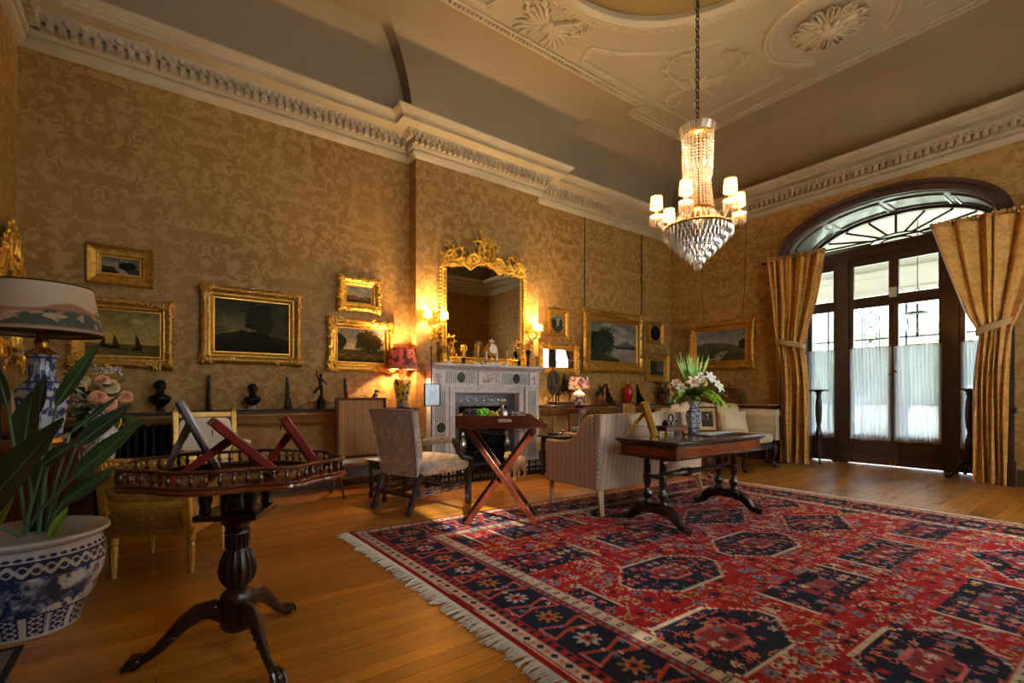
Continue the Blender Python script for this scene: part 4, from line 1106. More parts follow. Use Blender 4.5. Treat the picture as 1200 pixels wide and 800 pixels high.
mb = MB(); cushion(mb, (0,.03,.38),(1.44,.62,.16),.18,36,10); obj('seat_cushion', mb, STRIPE, c, smooth=60)
mb = MB(); mb.box(-W2+.07,W2-.07,DB+.1,DF-.01,.225,.33); obj('seat_rail', mb, STRIPE, c, bevel=.01)
LEGW = mat('limed_leg', (176,144,104), .45, var=.15)
for x in (-1,1):
    mb = MB(); mb.bar((x*(W2-.03),DB-.02,0),(x*(W2-.06),DB+.04,.225),.036,.036,w2=.055,d2=.055); obj('leg', mb, LEGW, c, bevel=.004)
    mb = MB(); mb.lathe([(.016,0),(.018,.01),(.014,.02),(.022,.16),(.018,.17),(.026,.18),(.026,.225)], 12, (x*(W2-.05),DF-.04,0)); obj('leg', mb, LEGW, c)
mb = MB(); mb.lathe([(.016,0),(.018,.01),(.014,.02),(.022,.16),(.018,.17),(.026,.18),(.026,.225)], 12, (0,DF-.04,0)); obj('leg', mb, LEGW, c)

# ================================================================== LIBRARY TABLE
TX, TY, TZ = 3.775, 2.455, .72
c = thing('library_table', 'mahogany library table on paired turned columns standing on the rug', 'table', (TX,TY,.014))
ROSE = mat('rosewood_top', (62,44,40), .16, var=.3, vs=6, stretch=(2,8,1), coat=.6)
hw, hd, h = .66, .30, TZ-.014
mb = MB(); mb.box(-hw,hw,-hd,hd,h-.028,h); obj('tabletop', mb, ROSE, c, bevel=.008)
mb = MB(); mb.box(-hw+.012,hw-.012,-hd+.012,hd-.012,h-.04,h-.028); obj('top_moulding', mb, DARKW, c, bevel=.004)
mb = MB(); mb.box(-hw+.03,hw-.03,-hd+.03,hd-.03,h-.135,h-.04); obj('apron', mb, MAHOG, c, bevel=.003)
for x0,x1,y,f in ((-hw+.14,hw-.14,-hd+.0285,0),):
    mb = MB(); mb.box(x0,x1,y-.002,y+.006,h-.125,h-.052); d_ = obj('drawer_front', mb, mat('flame_mahogany', (118,52,24), .25, var=.4, vs=5, stretch=(2,2,8), coat=.4), c, bevel=.002)
    mb = MB()
    for z in (h-.125,h-.055): mb.box(x0,x1,y-.0035,y,z,z+.004)
    for x in (x0,x1-.004): mb.box(x,x+.004,y-.0035,y,h-.125,h-.052)
    obj('stringing', mb, mat('box_stringing', (140,90,44), .4), d_, smooth=0)
mb = MB(); mb.box(-hw+.0275,-hw+.036,-hd+.09,hd-.09,h-.125,h-.052); obj('end_panel', mb, mat('flame_mahogany', (118,52,24)), c, bevel=.002)
mb = MB(); mb.box(-hw+.02,hw-.02,-hd+.02,hd-.02,h-.145,h-.135); obj('apron_bead', mb, DARKW, c, bevel=.004)
col = [(.02,.17),(.034,.18),(.036,.195),(.022,.21),(.026,.225),(.04,.245),(.043,.262),(.032,.285),(.022,.30),(.02,.32),(.028,.335),(.0265,.36),(.024,.44),(.021,.50),(.026,.505),(.028,.515),(.022,.525),(.024,.54),(.032,.55),(.036,.561)]
for x in (-.53,.53):
    pd = [None]
    mb = MB(); mb.at(T((x-.045,0,0))@YZX).prism([(-.13,.175),(-.15,.15),(-.14,.12),(-.17,.115),(.17,.115),(.14,.12),(.15,.15),(.13,.175)], 0, .09); mb.m = None
    mb.box(x-.05,x+.05,-.1,.1,.16,.175); pf = obj('pedestal_block', mb, DARKW, c, bevel=.008)
    for s in (-1,1):
        mb = MB(); mb.tube([(x,s*.09,.14),(x,s*.15,.135),(x,s*.20,.10),(x,s*.235,.055),(x,s*.265,.035),(x,s*.30,.034),(x,s*.33,.028)], [.05,.05,.046,.036,.030,.030,.024], 8, flat=.8, up=(1,0,0)); 
        mb.ball((x,s*.305,.03),(.034,.034,.03),10,6); obj('scroll_foot', mb, DARKW, c)
        mb = MB(); mb.lathe(col, 18, (x,s*.075,0))
        for k in range(12):
            a = 2*pi*k/12; mb.tube([(x+.027*cos(a),s*.075+.027*sin(a),.345),(x+.0225*cos(a),s*.075+.0225*sin(a),.495)], .004, 4)
        obj('column', mb, DARKW, c, smooth=60)
    mb = MB(); mb.box(x-.045,x+.045,-.16,.16,.545,.563); obj('bearer', mb, DARKW, c, bevel=.006)
    mb = MB(); mb.box(x-.02,x+.02,-.06,.06,.385,.42); mb.lathe([(.03,.38),(.034,.40),(.03,.42)], 12, (x,.075,0)); mb.lathe([(.03,.38),(.034,.40),(.03,.42)], 12, (x,-.075,0)); obj('cross_block', mb, DARKW, c, bevel=.004)
mb = MB(); mb.at(T((0,0,.402))@RY(90)).lathe([(.018,-.53),(.022,-.47),(.018,-.45),(.024,-.28),(.018,-.26),(.03,-.235),(.03,-.22),(.02,-.205),(.034,-.17),(.04,-.14),(.024,-.11),(.04,-.07),(.028,-.03),(.026,.03),(.02,.2),(.024,.4),(.02,.45),(.022,.47),(.018,.53)][::1], 16); obj('stretcher', mb, DARKW, c, smooth=60)
TT = TZ+.001
# things on it
e = easel('easel_frame', 'gilt ribbed picture frame leaning back at the end of the library table', (3.47,2.66,TT), 43, .22,.30,17, GOLDF, FELT, .05)
ik = thing('inkstand', 'dark inkstand with gilt feet and a ring handle on the library table', 'inkstand', (3.72,2.64,TT), -8)
mb = MB(); mb.box(-.13,.13,-.07,.07,.035,.07).box(-.14,.14,-.08,.08,.068,.082); obj('tray', mb, MAHOG, ik, bevel=.006)
for x in (-.11,.11):
    for y in (-.05,.05):
        mb = MB(); mb.ball((x,y,.018),(.018,.018,.018),10,7); mb.lathe([(.012,.03),(.018,.036)],8,(x,y,0)); obj('foot', mb, BRASS, ik)
mb = MB(); mb.tube([(0,.0,.082),(0,0,.115)], .008, 8); mb.tube([(.03*cos(a),0,.145+.034*sin(a)) for a in np.linspace(0,2*pi,20,endpoint=False)], .006, 6, closed=True); obj('ring_handle', mb, BRONZE, ik)
for x in (-.07,.07):
    mb = MB(); mb.lathe([(.026,.082),(.03,.09),(.03,.11),(.018,.116)], 16, (x,0,0)); w_ = obj('ink_well', mb, GLASS if x > 0 else BRONZE, ik)
    mb = MB(); mb.lathe([(.02,.116),(.022,.122),(.008,.13),(0,.134)], 14, (x,0,0)); obj('lid', mb, STEEL if x > 0 else BRONZE, w_)
fr = thing('photo_frame', 'brown wooden photo frame with a dark old portrait beside the lily vase', 'picture frame', (4.245,2.60,TT), -44)
M = T((0,0,.003))@RX(-12)
mb = MB().at(M); w, h, b = .19, .245, .018
mb.box(-w/2,-w/2+b,-.01,.012,0,h).box(w/2-b,w/2,-.01,.012,0,h).box(-w/2+b,w/2-b,-.01,.012,0,b).box(-w/2+b,w/2-b,-.01,.012,h-b,h); obj('frame', mb, mat('red_brown_frame', (128,58,28), .7, var=.2, spec=.15), fr, bevel=.003)
mb = MB().at(M); mb.box(-w/2+b,w/2-b,-.002,.008,b,h-b); obj('mount', mb, mat('buff_mount', (198,164,110), .9, spec=.1), fr, smooth=0)
def portrait(U,V):
    n = fbm(U*7,V*9,4); c = mixc((40,34,26),(112,94,66), sstep(.3,.8,n*.7+V*.2))
    x = U-.52; body = (np.abs(x) < .16+.16*(V<.45)-.05*(V>.6))&(V < .68); face = np.hypot(x*1.3,(V-.74)) < .11
    c[body] = (66,56,42); c[face] = (168,142,104); c[(np.hypot(x-.04,(V-.5)) < .07)] = (140,116,82); return c
PAINT = vcol_mat('oil_paint', .75, spec=.06, bump=.1, bs=60)
PHOTO = vcol_mat('photograph', .8, spec=.1)
def picplane(name, w, h, cols, parent, M=None, n=110, mat_=None, z0=None, depth=0.0, oval=False):
    n = int(n*1.7); m = max(12, int(n*h/w))
    def pos(U,V):
        x = (U-.5)*w; z = (V-.5)*h if z0 is None else z0+V*h; y = 0*U+depth
        if oval:
            r = np.sqrt(np.maximum(1e-9,(2*U-1)**2+(2*V-1)**2)); k = np.maximum(np.abs(2*U-1),np.abs(2*V-1))/np.maximum(r,1e-6)
            x = x*k; z = z*k
        if M is not None:
            p = np.stack([x,y,z],-1)@np.array(M.to_3x3()).T+np.array(M.translation); return p[...,0],p[...,1],p[...,2]
        return x,y,z
    def brushed(U,V):
        c = np.asarray(cols(U,V), float); q = fbm(U*w*38,V*h*38,61,4); g = fbm(U*w*11+3,V*h*16,67,4)
        return c*(.72+.34*q+.28*g)[...,None]+np.array([14,8,-6])*(g-.4)[...,None]
    return colgrid(name, pos, brushed, n, m, mat_ or PAINT, parent)
picplane('photograph', w-2*b-.05, h-2*b-.06, portrait, fr, M, 50, PHOTO, b+.03, -.003)
mb = MB(); mb.bar(tuple(M@Vector((0,.01,h*.7))),(0,.13,.0),.03,.006,up=(1,0,0)); obj('strut', mb, FELT, fr)
mb = MB(); mb.box(-.20,.20,-.12,.12,0,.006); o = obj('blotter', mb, mat('blotter_leather', (58,34,30), .5), loc=(3.99,2.42,TT), rot=-4, bevel=.002); tag(o, 'dark leather blotter under the white papers on the library table', 'blotter')
for k,(dx,dy,rz) in enumerate(((-.02,.0,4),(.05,.02,-7),(.12,-.01,2))):
    mb = MB()
    def pp(u,v): return (-.105+.21*u,-.075+.15*v,.0+.003*sin(u*3+k)*v)
    mb.grid(pp,10,6); o = obj('paper_sheet', mb, mat('white_paper', (226,226,224), .8), loc=(3.99+dx,2.42+dy,TT+.008+.004*k), rot=rz, solid=.001)
    tag(o, ('white paper sheet lowest of the stack on the blotter','white paper sheet in the middle of the stack on the blotter','white paper sheet topmost of the stack on the blotter')[k], 'paper', 'papers on the blotter')

# ================================================================== vases and flowers
def leaf_mesh(mb, p, d, l, w, droop=.3, n=5):
    p = Vector(p); d = Vector(d).normalized(); s = d.cross(Vector((0,0,1)))
    if s.length < .05: s = Vector((1,0,0))
    s.normalize(); v = []; f = []
    for i in range(n+1):
        u = i/n; c = p+d*(l*u)+Vector((0,0,-droop*l*u*u)); ww = w/2*sin(pi*min(1,u*.93+.05))
        v += [c-s*ww+Vector((0,0,.15*ww)), c, c+s*ww+Vector((0,0,.15*ww))]
    for i in range(n):
        for k in (0,1): f.append((i*3+k,i*3+k+1,i*3+k+4,i*3+k+3))
    return mb.add(v,f)
def rose(mb, p, r, d=(0,0,1)):
    q = Vector(d).normalized().to_track_quat('Z','Y').to_matrix().to_4x4(); M = T(p)@q
    for ring_, (n, rr, hh, ph) in enumerate(((3,.35,.55,0),(4,.6,.5,.4),(5,.85,.35,.1),(5,1.05,.15,.6))):
        for k in range(n):
            a = 2*pi*k/n+ph
            def pe(u,v,a=a,rr=rr,hh=hh):
                b = a+(u-.5)*2*pi/n*1.5; rad = r*(rr*(.22+.78*sin(v*1.5)))*(1+.12*sin(u*pi)); return (rad*cos(b), rad*sin(b), r*((hh+.55)*sin(v*2.2)-.55*rr*v**4+.06*sin(u*pi))-r*.3)
            mb.at(M).grid(pe,6,5); mb.m = None
    return mb
def lily(mb, p, r, d):
    q = Vector(d).normalized().to_track_quat('Z','Y').to_matrix().to_4x4(); M = T(p)@q
    for k in range(6):
        a = 2*pi*k/6
        def pe(u,v,a=a):
            x = r*(1.25*v-.1); z = r*(.9*sin(v*2.1)-.25*v*v); w = r*.28*sin(pi*min(1,v*.93+.06)); y = (u-.5)*2*w
            return (x*cos(a)-y*sin(a), x*sin(a)+y*cos(a), z-abs(u-.5)*w*.5)
        mb.at(M).grid(pe,5,7); mb.m = None
    return mb
# blue and white hexagonal vase with lilies on the library table
VX = (4.10,2.66,TT)
v_ = thing('hexagonal_vase', 'blue grey hexagonal porcelain vase holding the lilies on the library table', 'vase', VX, 12)
HP = [(.048,0),(.054,.012),(.05,.03),(.07,.12),(.074,.165),(.066,.195),(.042,.22),(.038,.25),(.05,.29),(.056,.30)]
def hexpos(U,V):
    r, z = pinterp(np.array(HP),V); a = U*2*pi; s = np.mod(a,pi/3)-pi/6; k = np.cos(pi/6)/np.cos(s); return r*k*np.cos(a), r*k*np.sin(a), z
def hexcols(U,V):
    r,z = pinterp(np.array(HP),V); p = np.mod(U*6,1); c = np.zeros(U.shape+(3,)); c[:] = (168,176,186)
    n = fbm(U*40,V*22,6,3); c = mixc(c,(84,94,118),sstep(.46,.58,n))
    pan = (np.abs(p-.5) < .32)&(z > .05)&(z < .185); c[pan] = (196,192,190); m = pan&(fbm(U*46,V*26,16,3) > .54); c[m] = (140,84,100); m = pan&(fbm(U*60,V*36,26,3) > .6); c[m] = (60,72,104)
    for zz in (.04,.2,.225,.285): c[np.abs(z-zz) < .005] = (54,62,96)
    c[np.abs(p-.5) > .46] = (70,82,112); return c
colgrid('body', hexpos, hexcols, 181, 90, PORC, v_)
mb = MB(); mb.lathe([(.052,.298),(.036,.25),(.03,.2)],12); obj('mouth', mb, mat('glaze_white', (176,178,176)), v_)
b_ = thing('lily_bouquet', 'bouquet of white lilies and bright green palm leaves in the hexagonal vase', 'bouquet', (VX[0],VX[1],TT+.30))
LILY = mat('lily_white', (232,228,222), .5, var=.05); ROSEP = mat('rose_peach', (222,160,116), .6, var=.22, vs=45); ROSEC = mat('rose_cream', (216,196,150), .6, var=.2, vs=45); PINKF = mat('petal_blush', (218,188,170), .6)
rr = random.Random(5); B0 = Vector((0,0,.02))
for k,(x,z,y,s,m) in enumerate(((-.15,.10,-.07,.055,LILY),(-.06,.15,-.11,.07,PINKF),(.03,.20,-.03,.062,LILY),(.11,.20,-.06,.065,LILY),(.19,.12,-.03,.07,LILY),(-.17,.15,.03,.045,LILY),(.16,.19,.05,.055,LILY))):
    p = Vector((x*.805+y*.593,-x*.593+y*.805,z)); mb = MB(); lily(mb,p,s,(p.x*1.5-.2,p.y-.5,.35)); f_ = obj('lily', mb, m, b_, smooth=70, solid=.0015, recalc=False)
    mb = MB(); mb.tube([B0*.1,B0+p*.4,p-Vector((0,0,.01))], .004, 5); obj('stem', mb, LEAFB, f_)
    mb = MB()
    for a in range(5): mb.tube([p,p+Vector((rr.uniform(-.03,.03)-.02,rr.uniform(-.03,.03)-.03,.04))], .0018, 4)
    obj('stamen', mb, mat('stamen_ochre', (196,130,40), .7), f_)
for x,z,y in ((-.15,.17,0),(.06,.17,-.09),(.09,.19,.0)):
    p = Vector((x*.805+y*.593,-x*.593+y*.805,z)); mb = MB(); rose(mb,p,.035,(-.2,-.6,.6)); obj('rose', mb, ROSEC, b_, smooth=70, recalc=False)
for k in range(17):     # palm fronds
    a = -2.2+(k%12)*.5+rr.uniform(-.2,.2); l = rr.uniform(.2,.31); e = rr.uniform(-.02,.55)
    d = Vector((cos(a),sin(a),e)); mb = MB(); P = [B0+d*(l*u)+Vector((0,0,.05*sin(u*pi)-.06*u*u)) for u in np.linspace(0,1,9)]
    mb.tube(P, .003, 4)
    for i in range(1,9):
        t_ = (P[i]-P[i-1]).normalized(); s = t_.cross(Vector((0,0,1))).normalized()
        for sg in (1,-1): leaf_mesh(mb, P[i], t_*.75+s*sg, .10*(1-.45*i/9), .022, .25, 4)
    obj('palm_leaf', mb, LEAFB if k%3 else LEAF, b_, smooth=70, recalc=False)
for k in range(44):
    a = rr.uniform(0,6.28); d = Vector((cos(a)*.8,sin(a)*.8,rr.uniform(.15,1.0))); mb = MB(); leaf_mesh(mb, B0+d*.05, d, rr.uniform(.14,.24), .05, .35, 6); obj('leaf', mb, LEAFB if k%4 else LEAF, b_, smooth=70, recalc=False)
for k in range(12):
    a = rr.uniform(0,6.28); d = Vector((cos(a)*.35,sin(a)*.35,1)); mb = MB(); leaf_mesh(mb, B0+d*.08, d, rr.uniform(.2,.3), .05, .05, 6); obj('leaf', mb, LEAFB, b_, smooth=70, recalc=False)
for k in range(16):
    x = -.16+.021*k+rr.uniform(-.03,.03); d = Vector((x*.9-.02,-x*.6,.40+.05*rr.random())); mb = MB(); mb.add([B0,B0+d*.6+Vector((.009,-.004,0)),B0+d*1.0,B0+d*.6-Vector((.009,-.004,0))],[(0,1,2,3)]); obj('grass_blade', mb, LEAFB, b_, smooth=0, recalc=False)

# ================================================================== CREAM CAMEL-BACK SOFA
c = thing('camel_back_sofa', 'cream brocade camel-back sofa with scrolled arms and claw feet by the window', 'sofa', (6.55,3.84,0), 180)
hw = .92
def arch_z(x): return .88+.10*cos(x/hw*pi/2)**2
mb = MB()
def sbk(u, v):
    x = -hw+.04+(2*hw-.08)*u; a = 2*pi*v; zt = arch_z(x)
    zz = .40+(zt-.40)*(.5+.5*spow(sin(a),.35)); th = .07*spow(cos(a),.5); y = -.30-.10*(zz-.4)/.5
    return (x, y+th, zz)
mb.grid(sbk, 40, 28, cv=True); obj('backrest', mb, CREAMB, c, smooth=60)
for s in (-1,1):
    mb = MB(); pr = [(.80*0+.0,.42)]
    P = [(.10,.40),(.12,.55),(.10,.70),(.09,.78),(.13,.84),(.20,.86),(.245,.82),(.24,.775),(.205,.76),(.185,.72),(.19,.60),(.20,.40)]
    mb.at(T((s*(hw-.14),-.34,0))@Matrix(((s,0,0,0),(0,0,1,0),(0,1,0,0),(0,0,0,1)))).prism(P, 0, .72)
    ar = obj('arm', mb, CREAMB, c, bevel=.014, smooth=50)
    mb = MB(); mb.tube([(s*(hw-.14+x), .385, z) for x,z in P], .007, 6, closed=True); obj('braid_trim', mb, mat('cream_braid', (214,200,170), .8), ar)
mb = MB(); cushion(mb, (0,.05,.43),(1.76,.68,.15),.16,36,10); obj('seat_cushion', mb, CREAMB, c, smooth=60)
mb = MB(); mb.box(-hw+.03,hw-.03,.33,.385,.28,.36).box(-hw+.03,hw-.03,-.36,-.3,.28,.40).box(-hw+.03,-hw+.08,-.36,.36,.28,.36).box(hw-.08,hw-.03,-.36,.36,.28,.36); obj('seat_rail', mb, DARKW, c, bevel=.008)
for x in (-1,0,1):
    mb = MB(); X_ = x*(hw-.08); mb.tube([(X_,.34,.33),(X_+x*.03,.385,.28),(X_+x*.025,.385,.2),(X_,.35,.11),(X_+x*.01,.35,.06),(X_+x*.02,.375,.035)], [.045,.042,.03,.019,.018,.03], 10); mb.ball((X_+x*.02,.385,.032),(.038,.042,.032),10,7)
    for k in (-1,0,1): mb.tube([(X_+x*.015+k*.018,.39,.06),(X_+x*.02+k*.025,.425,.035),(X_+x*.02+k*.025,.425,.004)], [.012,.012,.006], 6)
    obj('leg', mb, DARKW, c, smooth=60)
for x in (-1,-.35,.35,1):
    mb = MB(); mb.bar((x*(hw-.1),-.37,0),(x*(hw-.1),-.33,.3),.03,.03,w2=.045,d2=.045); obj('leg', mb, DARKW, c, bevel=.004)
def pillow(label, loc, rz, w, h, m, tilt, frill=True):
    p = thing('cushion', label, 'cushion', loc, rz)
    mb = MB()
    def fn(u,v):
        x = 2*u-1; z = 2*v-1; k = (1-x**4)*(1-z**4)
        return x, z, k
    M = RX(-tilt); g = []
    for sgn in (1,-1):
        def f2(u,v,sgn=sgn):
            x,z,k = fn(u,v); return (x*w/2*(1-.06*(1-z*z)), sgn*.075*k**.6, h/2+z*h/2*(1-.06*(1-x*x)))
        mb.at(M).grid(f2, 16, 16)
    obj('cover', mb, m, p, smooth=80)
    if frill:
        mb = MB(); n = 120
        def fr_(u,v):
            a = 2*pi*u; x = spow(cos(a),.3); z = spow(sin(a),.3); k = 1+v*.16
            return (x*w/2*k*.97, .012*sin(u*n*.9)*v, h/2+z*h/2*k*.97)
        mb.at(M).grid(fr_, n*2, 3, cu=True); obj('frill', mb, m, p, smooth=80, recalc=False)
    return p
SAT = mat('cream_satin', (212,192,160), .4, sheen=.3, var=.05); SATP = mat('blush_satin', (214,178,148), .4, sheen=.3, var=.05)
pillow('plain cream satin cushion at the window end of the cream sofa', (6.93,3.80,.51), -38, .40,.34, SAT, 20, False)
pillow('frilled cream cushion at the back of the window end of the cream sofa', (7.02,3.97,.51), -22, .48,.42, CREAMB, 14)
pillow('frilled blush satin cushion at the far end of the cream sofa', (5.98,3.98,.51), -6, .44,.42, SATP, 14)
# tan chair seen over the settee
c = thing('tan_side_chair', 'tan upholstered chair with a dark frame seen over the striped settee', 'chair', (5.92,4.72,0), 196)
TANF = mat('tan_leather', (168,120,66), .5, var=.1)
mb = MB(); mb.box(-.23,.23,-.235,-.215,.46,.92).box(-.25,-.22,-.245,-.2,.0,.95).box(.22,.25,-.245,-.2,0,.95); obj('back_frame', mb, EBON, c, bevel=.005)
mb = MB(); cushion(mb, (0,-.225,.70),(.46,.09,.48),.25,24,10); obj('backrest', mb, TANF, c, smooth=60)
mb = MB(); cushion(mb, (0,.02,.43),(.48,.46,.12),.25,24,8); obj('seat', mb, TANF, c, smooth=60)
mb = MB(); mb.box(-.24,.24,-.22,.24,.34,.38); obj('seat_rail', mb, EBON, c, bevel=.005)
for x in (-1,1): mb = MB(); mb.box(x*.22-.02,x*.22+.02,.2,.24,0,.36); obj('leg', mb, EBON, c, bevel=.004)

# ================================================================== CONSOLE AND GRAMOPHONE
c = thing('marble_console', 'mahogany console with a pale marble top against the wall beside the curtain', 'console table', (7.93,4.24,0), -90)
mb = MB(); mb.prism([(-.55,.19),(-.55,-.05),(-.50,-.15),(-.38,-.17),(.38,-.17),(.50,-.15),(.55,-.05),(.55,.19)],.90,.925); obj('marble_top', mb, mat('veined_brown_marble', (150,128,112), .15, var=.35, vs=9), c, bevel=.006)
mb = MB(); mb.prism([(-.52,.18),(-.52,-.04),(-.47,-.13),(.47,-.13),(.52,-.04),(.52,.18)],.78,.90); obj('frieze', mb, MAHOG, c, bevel=.005)
for x in (-1,1):
    for y,hh in ((.15,.0),(-.09,.0)):
        mb = MB(); mb.tube([(x*.46,y,.78),(x*.48,y-.02,.65),(x*.45,y,.4),(x*.44,y,.12),(x*.46,y-.02,.03),(x*.47,y-.03,.0)], [.04,.042,.026,.02,.028,.03], 10); obj('leg', mb, MAHOG2, c, smooth=60)
g = thing('gramophone', 'wooden table gramophone box with a brass arm on the marble console', 'gramophone', (7.93,4.47,.926), -90)
mb = MB(); mb.box(-.24,.24,-.17,.17,.015,.235); mb.box(-.255,.255,-.185,.185,0,.02).box(-.25,.25,-.18,.18,.225,.245); obj('cabinet', mb, mat('walnut_case', (104,64,38), .3, var=.3, coat=.3), g, bevel=.005)
mb = MB(); mb.box(-.225,-.06,-.178,-.168,.05,.19); obj('grille', mb, BRASS, g); mb = MB(); mb.box(.04,.09,-.176,-.169,.12,.15); obj('maker_plate', mb, BRASS, g)
mb = MB(); mb.lathe([(.12,.247),(.12,.256),(0,.258)], 28, (.02,0,0)); obj('turntable', mb, FELT, g)
mb = MB(); mb.tube([(-.18,.1,.246),(-.18,.1,.30),(-.12,.06,.325),(.0,-.02,.325),(.05,-.05,.30)], [.016,.016,.014,.012,.012], 8); mb.at(T((.06,-.055,.29))@RY(90)).lathe([(.026,-.01),(.026,.01)],14); obj('tone_arm', mb, BRASS, g)
mb = MB(); mb.tube([(-.22,-.13,.25),(-.2,-.13,.29),(.15,-.13,.30),(.2,-.13,.25)], .006, 6); obj('lid_stay', mb, BRASS, g)

# ================================================================== TORCHERES, CURTAINS
def torchere(label, x, y, rz):
    t = thing('torchere', label, 'stand', (x,y,0), rz, 'torchere stands beside the doors')
    mb = MB(); mb.lathe([(.11,1.135),(.135,1.14),(.14,1.155),(.125,1.155),(.12,1.148),(0,1.148)], 24); obj('top', mb, DARKW, t)
    mb = MB(); mb.lathe([(.03,.20),(.045,.23),(.03,.27),(.034,.31),(.046,.36),(.05,.42),(.046,.5),(.032,.53),(.036,.55),(.026,.57),(.03,.62),(.042,.75),(.044,.85),(.036,1.0),(.03,1.06),(.042,1.09),(.036,1.11),(.07,1.136)], 18)
    for k in range(10): a = 2*pi*k/10; mb.tube([((r)*cos(a),r*sin(a),z) for r,z in ((.031,.63),(.042,.76),(.043,.86),(.034,1.0))], .006, 4)
    mb.lathe([(0,.14),(.03,.145),(.04,.2)],14); obj('column', mb, DARKW, t, smooth=60)
    for k in range(3):
        mb = MB(); mb.tube([(.03,0,.2),(.08,0,.21),(.13,0,.16),(.18,0,.08),(.24,0,.03),(.29,0,.028)], [.024,.024,.02,.016,.015,.02], 8); obj('leg', mb, DARKW, t, smooth=60, rot=120*k)
torchere('slim dark turned torchere beside the pale gathered curtain away from the frame edge', 8.42, 3.26, 205)
torchere('slim dark turned torchere half hidden by the curtain at the frame edge', 8.42, 1.50, 140)
def curtain_mat():
    t = NT('gold_curtain'); p = t.pos(); x,y,z = t.xyz(p)
    n = t.noise(t.vec(t.math('PINGPONG',y,.12),t.math('PINGPONG',z,.2),0), 16, 3, 1.5); f = t.ramp(n, [(.45,0.0),(.55,1.0)])
    fine = t.noise(t.scale(p,(1,120,8)), 2, 2)
    c = t.mix(f, S((206,154,66)), S((186,132,54))); t.set(Base_Color=t.mix(1.0,c,t.ramp(fine,[(.3,.85),(.7,1.0)]),'MULTIPLY'), Roughness=.6)
    t.b.inputs['Sheen Weight'].default_value = .3; t.bump(f,.1,.003); return t.mat
CURT = curtain_mat()
def curtain(label, ya, yb, tie_y0, tie_y1, bot_y0, bot_y1, ztop0, ztop1, ztie, seed):
    c = thing('curtain', label, 'curtain', (7.99,(bot_y0+bot_y1)/2,0), 0, 'gold curtains at the doorway'); oy = (bot_y0+bot_y1)/2
    rr = random.Random(seed); ph = [rr.uniform(0,6) for _ in range(6)]
    def fn(u, v):
        z = v; zt = ztop0+(ztop1-ztop0)*u; Z = .015+(zt-.015)*z
        if Z > ztie:
            k = (Z-ztie)/(zt-ztie); e = k**.75
            y0 = tie_y0+(ya-tie_y0)*e; y1 = tie_y1+(yb-tie_y1)*(k**.9)
            amp = .027+.016*k
        else:
            k = (ztie-Z)/ztie; e = sin(min(1,k*2.2)*pi/2); y0 = tie_y0+(bot_y0-tie_y0)*e; y1 = tie_y1+(bot_y1-tie_y1)*e; amp = .027+.014*e
        w = 6; q = u+.035*sin(u*11+ph[3])+.02*sin(u*23+ph[4]+v*1.5); x = amp*(.9*sin(q*2*pi*w+ph[0])+.6*sin(q*2*pi*w*.5+ph[1]+1.2*v)+.35*sin(q*2*pi*w*2.1+ph[2]+v*2)*(.4+.6*k))
        bulge = .05*math.exp(-((Z-ztie-.25)/.3)**2)
        return (x-.01-bulge, y0+(y1-y0)*u-oy+.012*sin(u*40+v*6), Z)
    mb = MB(); mb.grid(fn, 200, 60); obj('drape', mb, CURT, c, smooth=80, solid=.006, recalc=False)
    mb = MB()
    def hd(u, v):
        zt = ztop0+(ztop1-ztop0)*u; return (.022*sin(u*2*pi*34)+(-.02 if v in (0,1) else .0)-.01+(-.028)*cos(v*2*pi)*.6, ya+(yb-ya)*u-oy, zt-.05+.06*v+.006*sin(u*90))
    mb.grid(hd, 240, 6); obj('heading', mb, CURT, c, smooth=80, solid=.005, recalc=False)
    mb = MB(); n = 24
    def tb(u, v):
        a = 2*pi*u; yc = (tie_y0+tie_y1)/2; hw = abs(tie_y1-tie_y0)/2+.025
        y = yc+hw*spow(cos(a),.7)*(-1 if tie_y1 < tie_y0 else 1); x = -.02+.085*spow(sin(a),.7)
        rise = .10*((y-tie_y1)/(tie_y0-tie_y1) if tie_side > 0 else (y-tie_y0)/(tie_y1-tie_y0))
        return (x, y-oy, ztie-.05+.085*v+rise)
    tie_side = 1 if abs(tie_y1-bot_y1) < 10 else -1
    tie_side = -1
    mb.grid(tb, 40, 5, cu=True); obj('tieback', mb, mat('tieback_tan', (176,142,92), .7, var=.08), c, smooth=70, solid=.006, recalc=False)
    return c
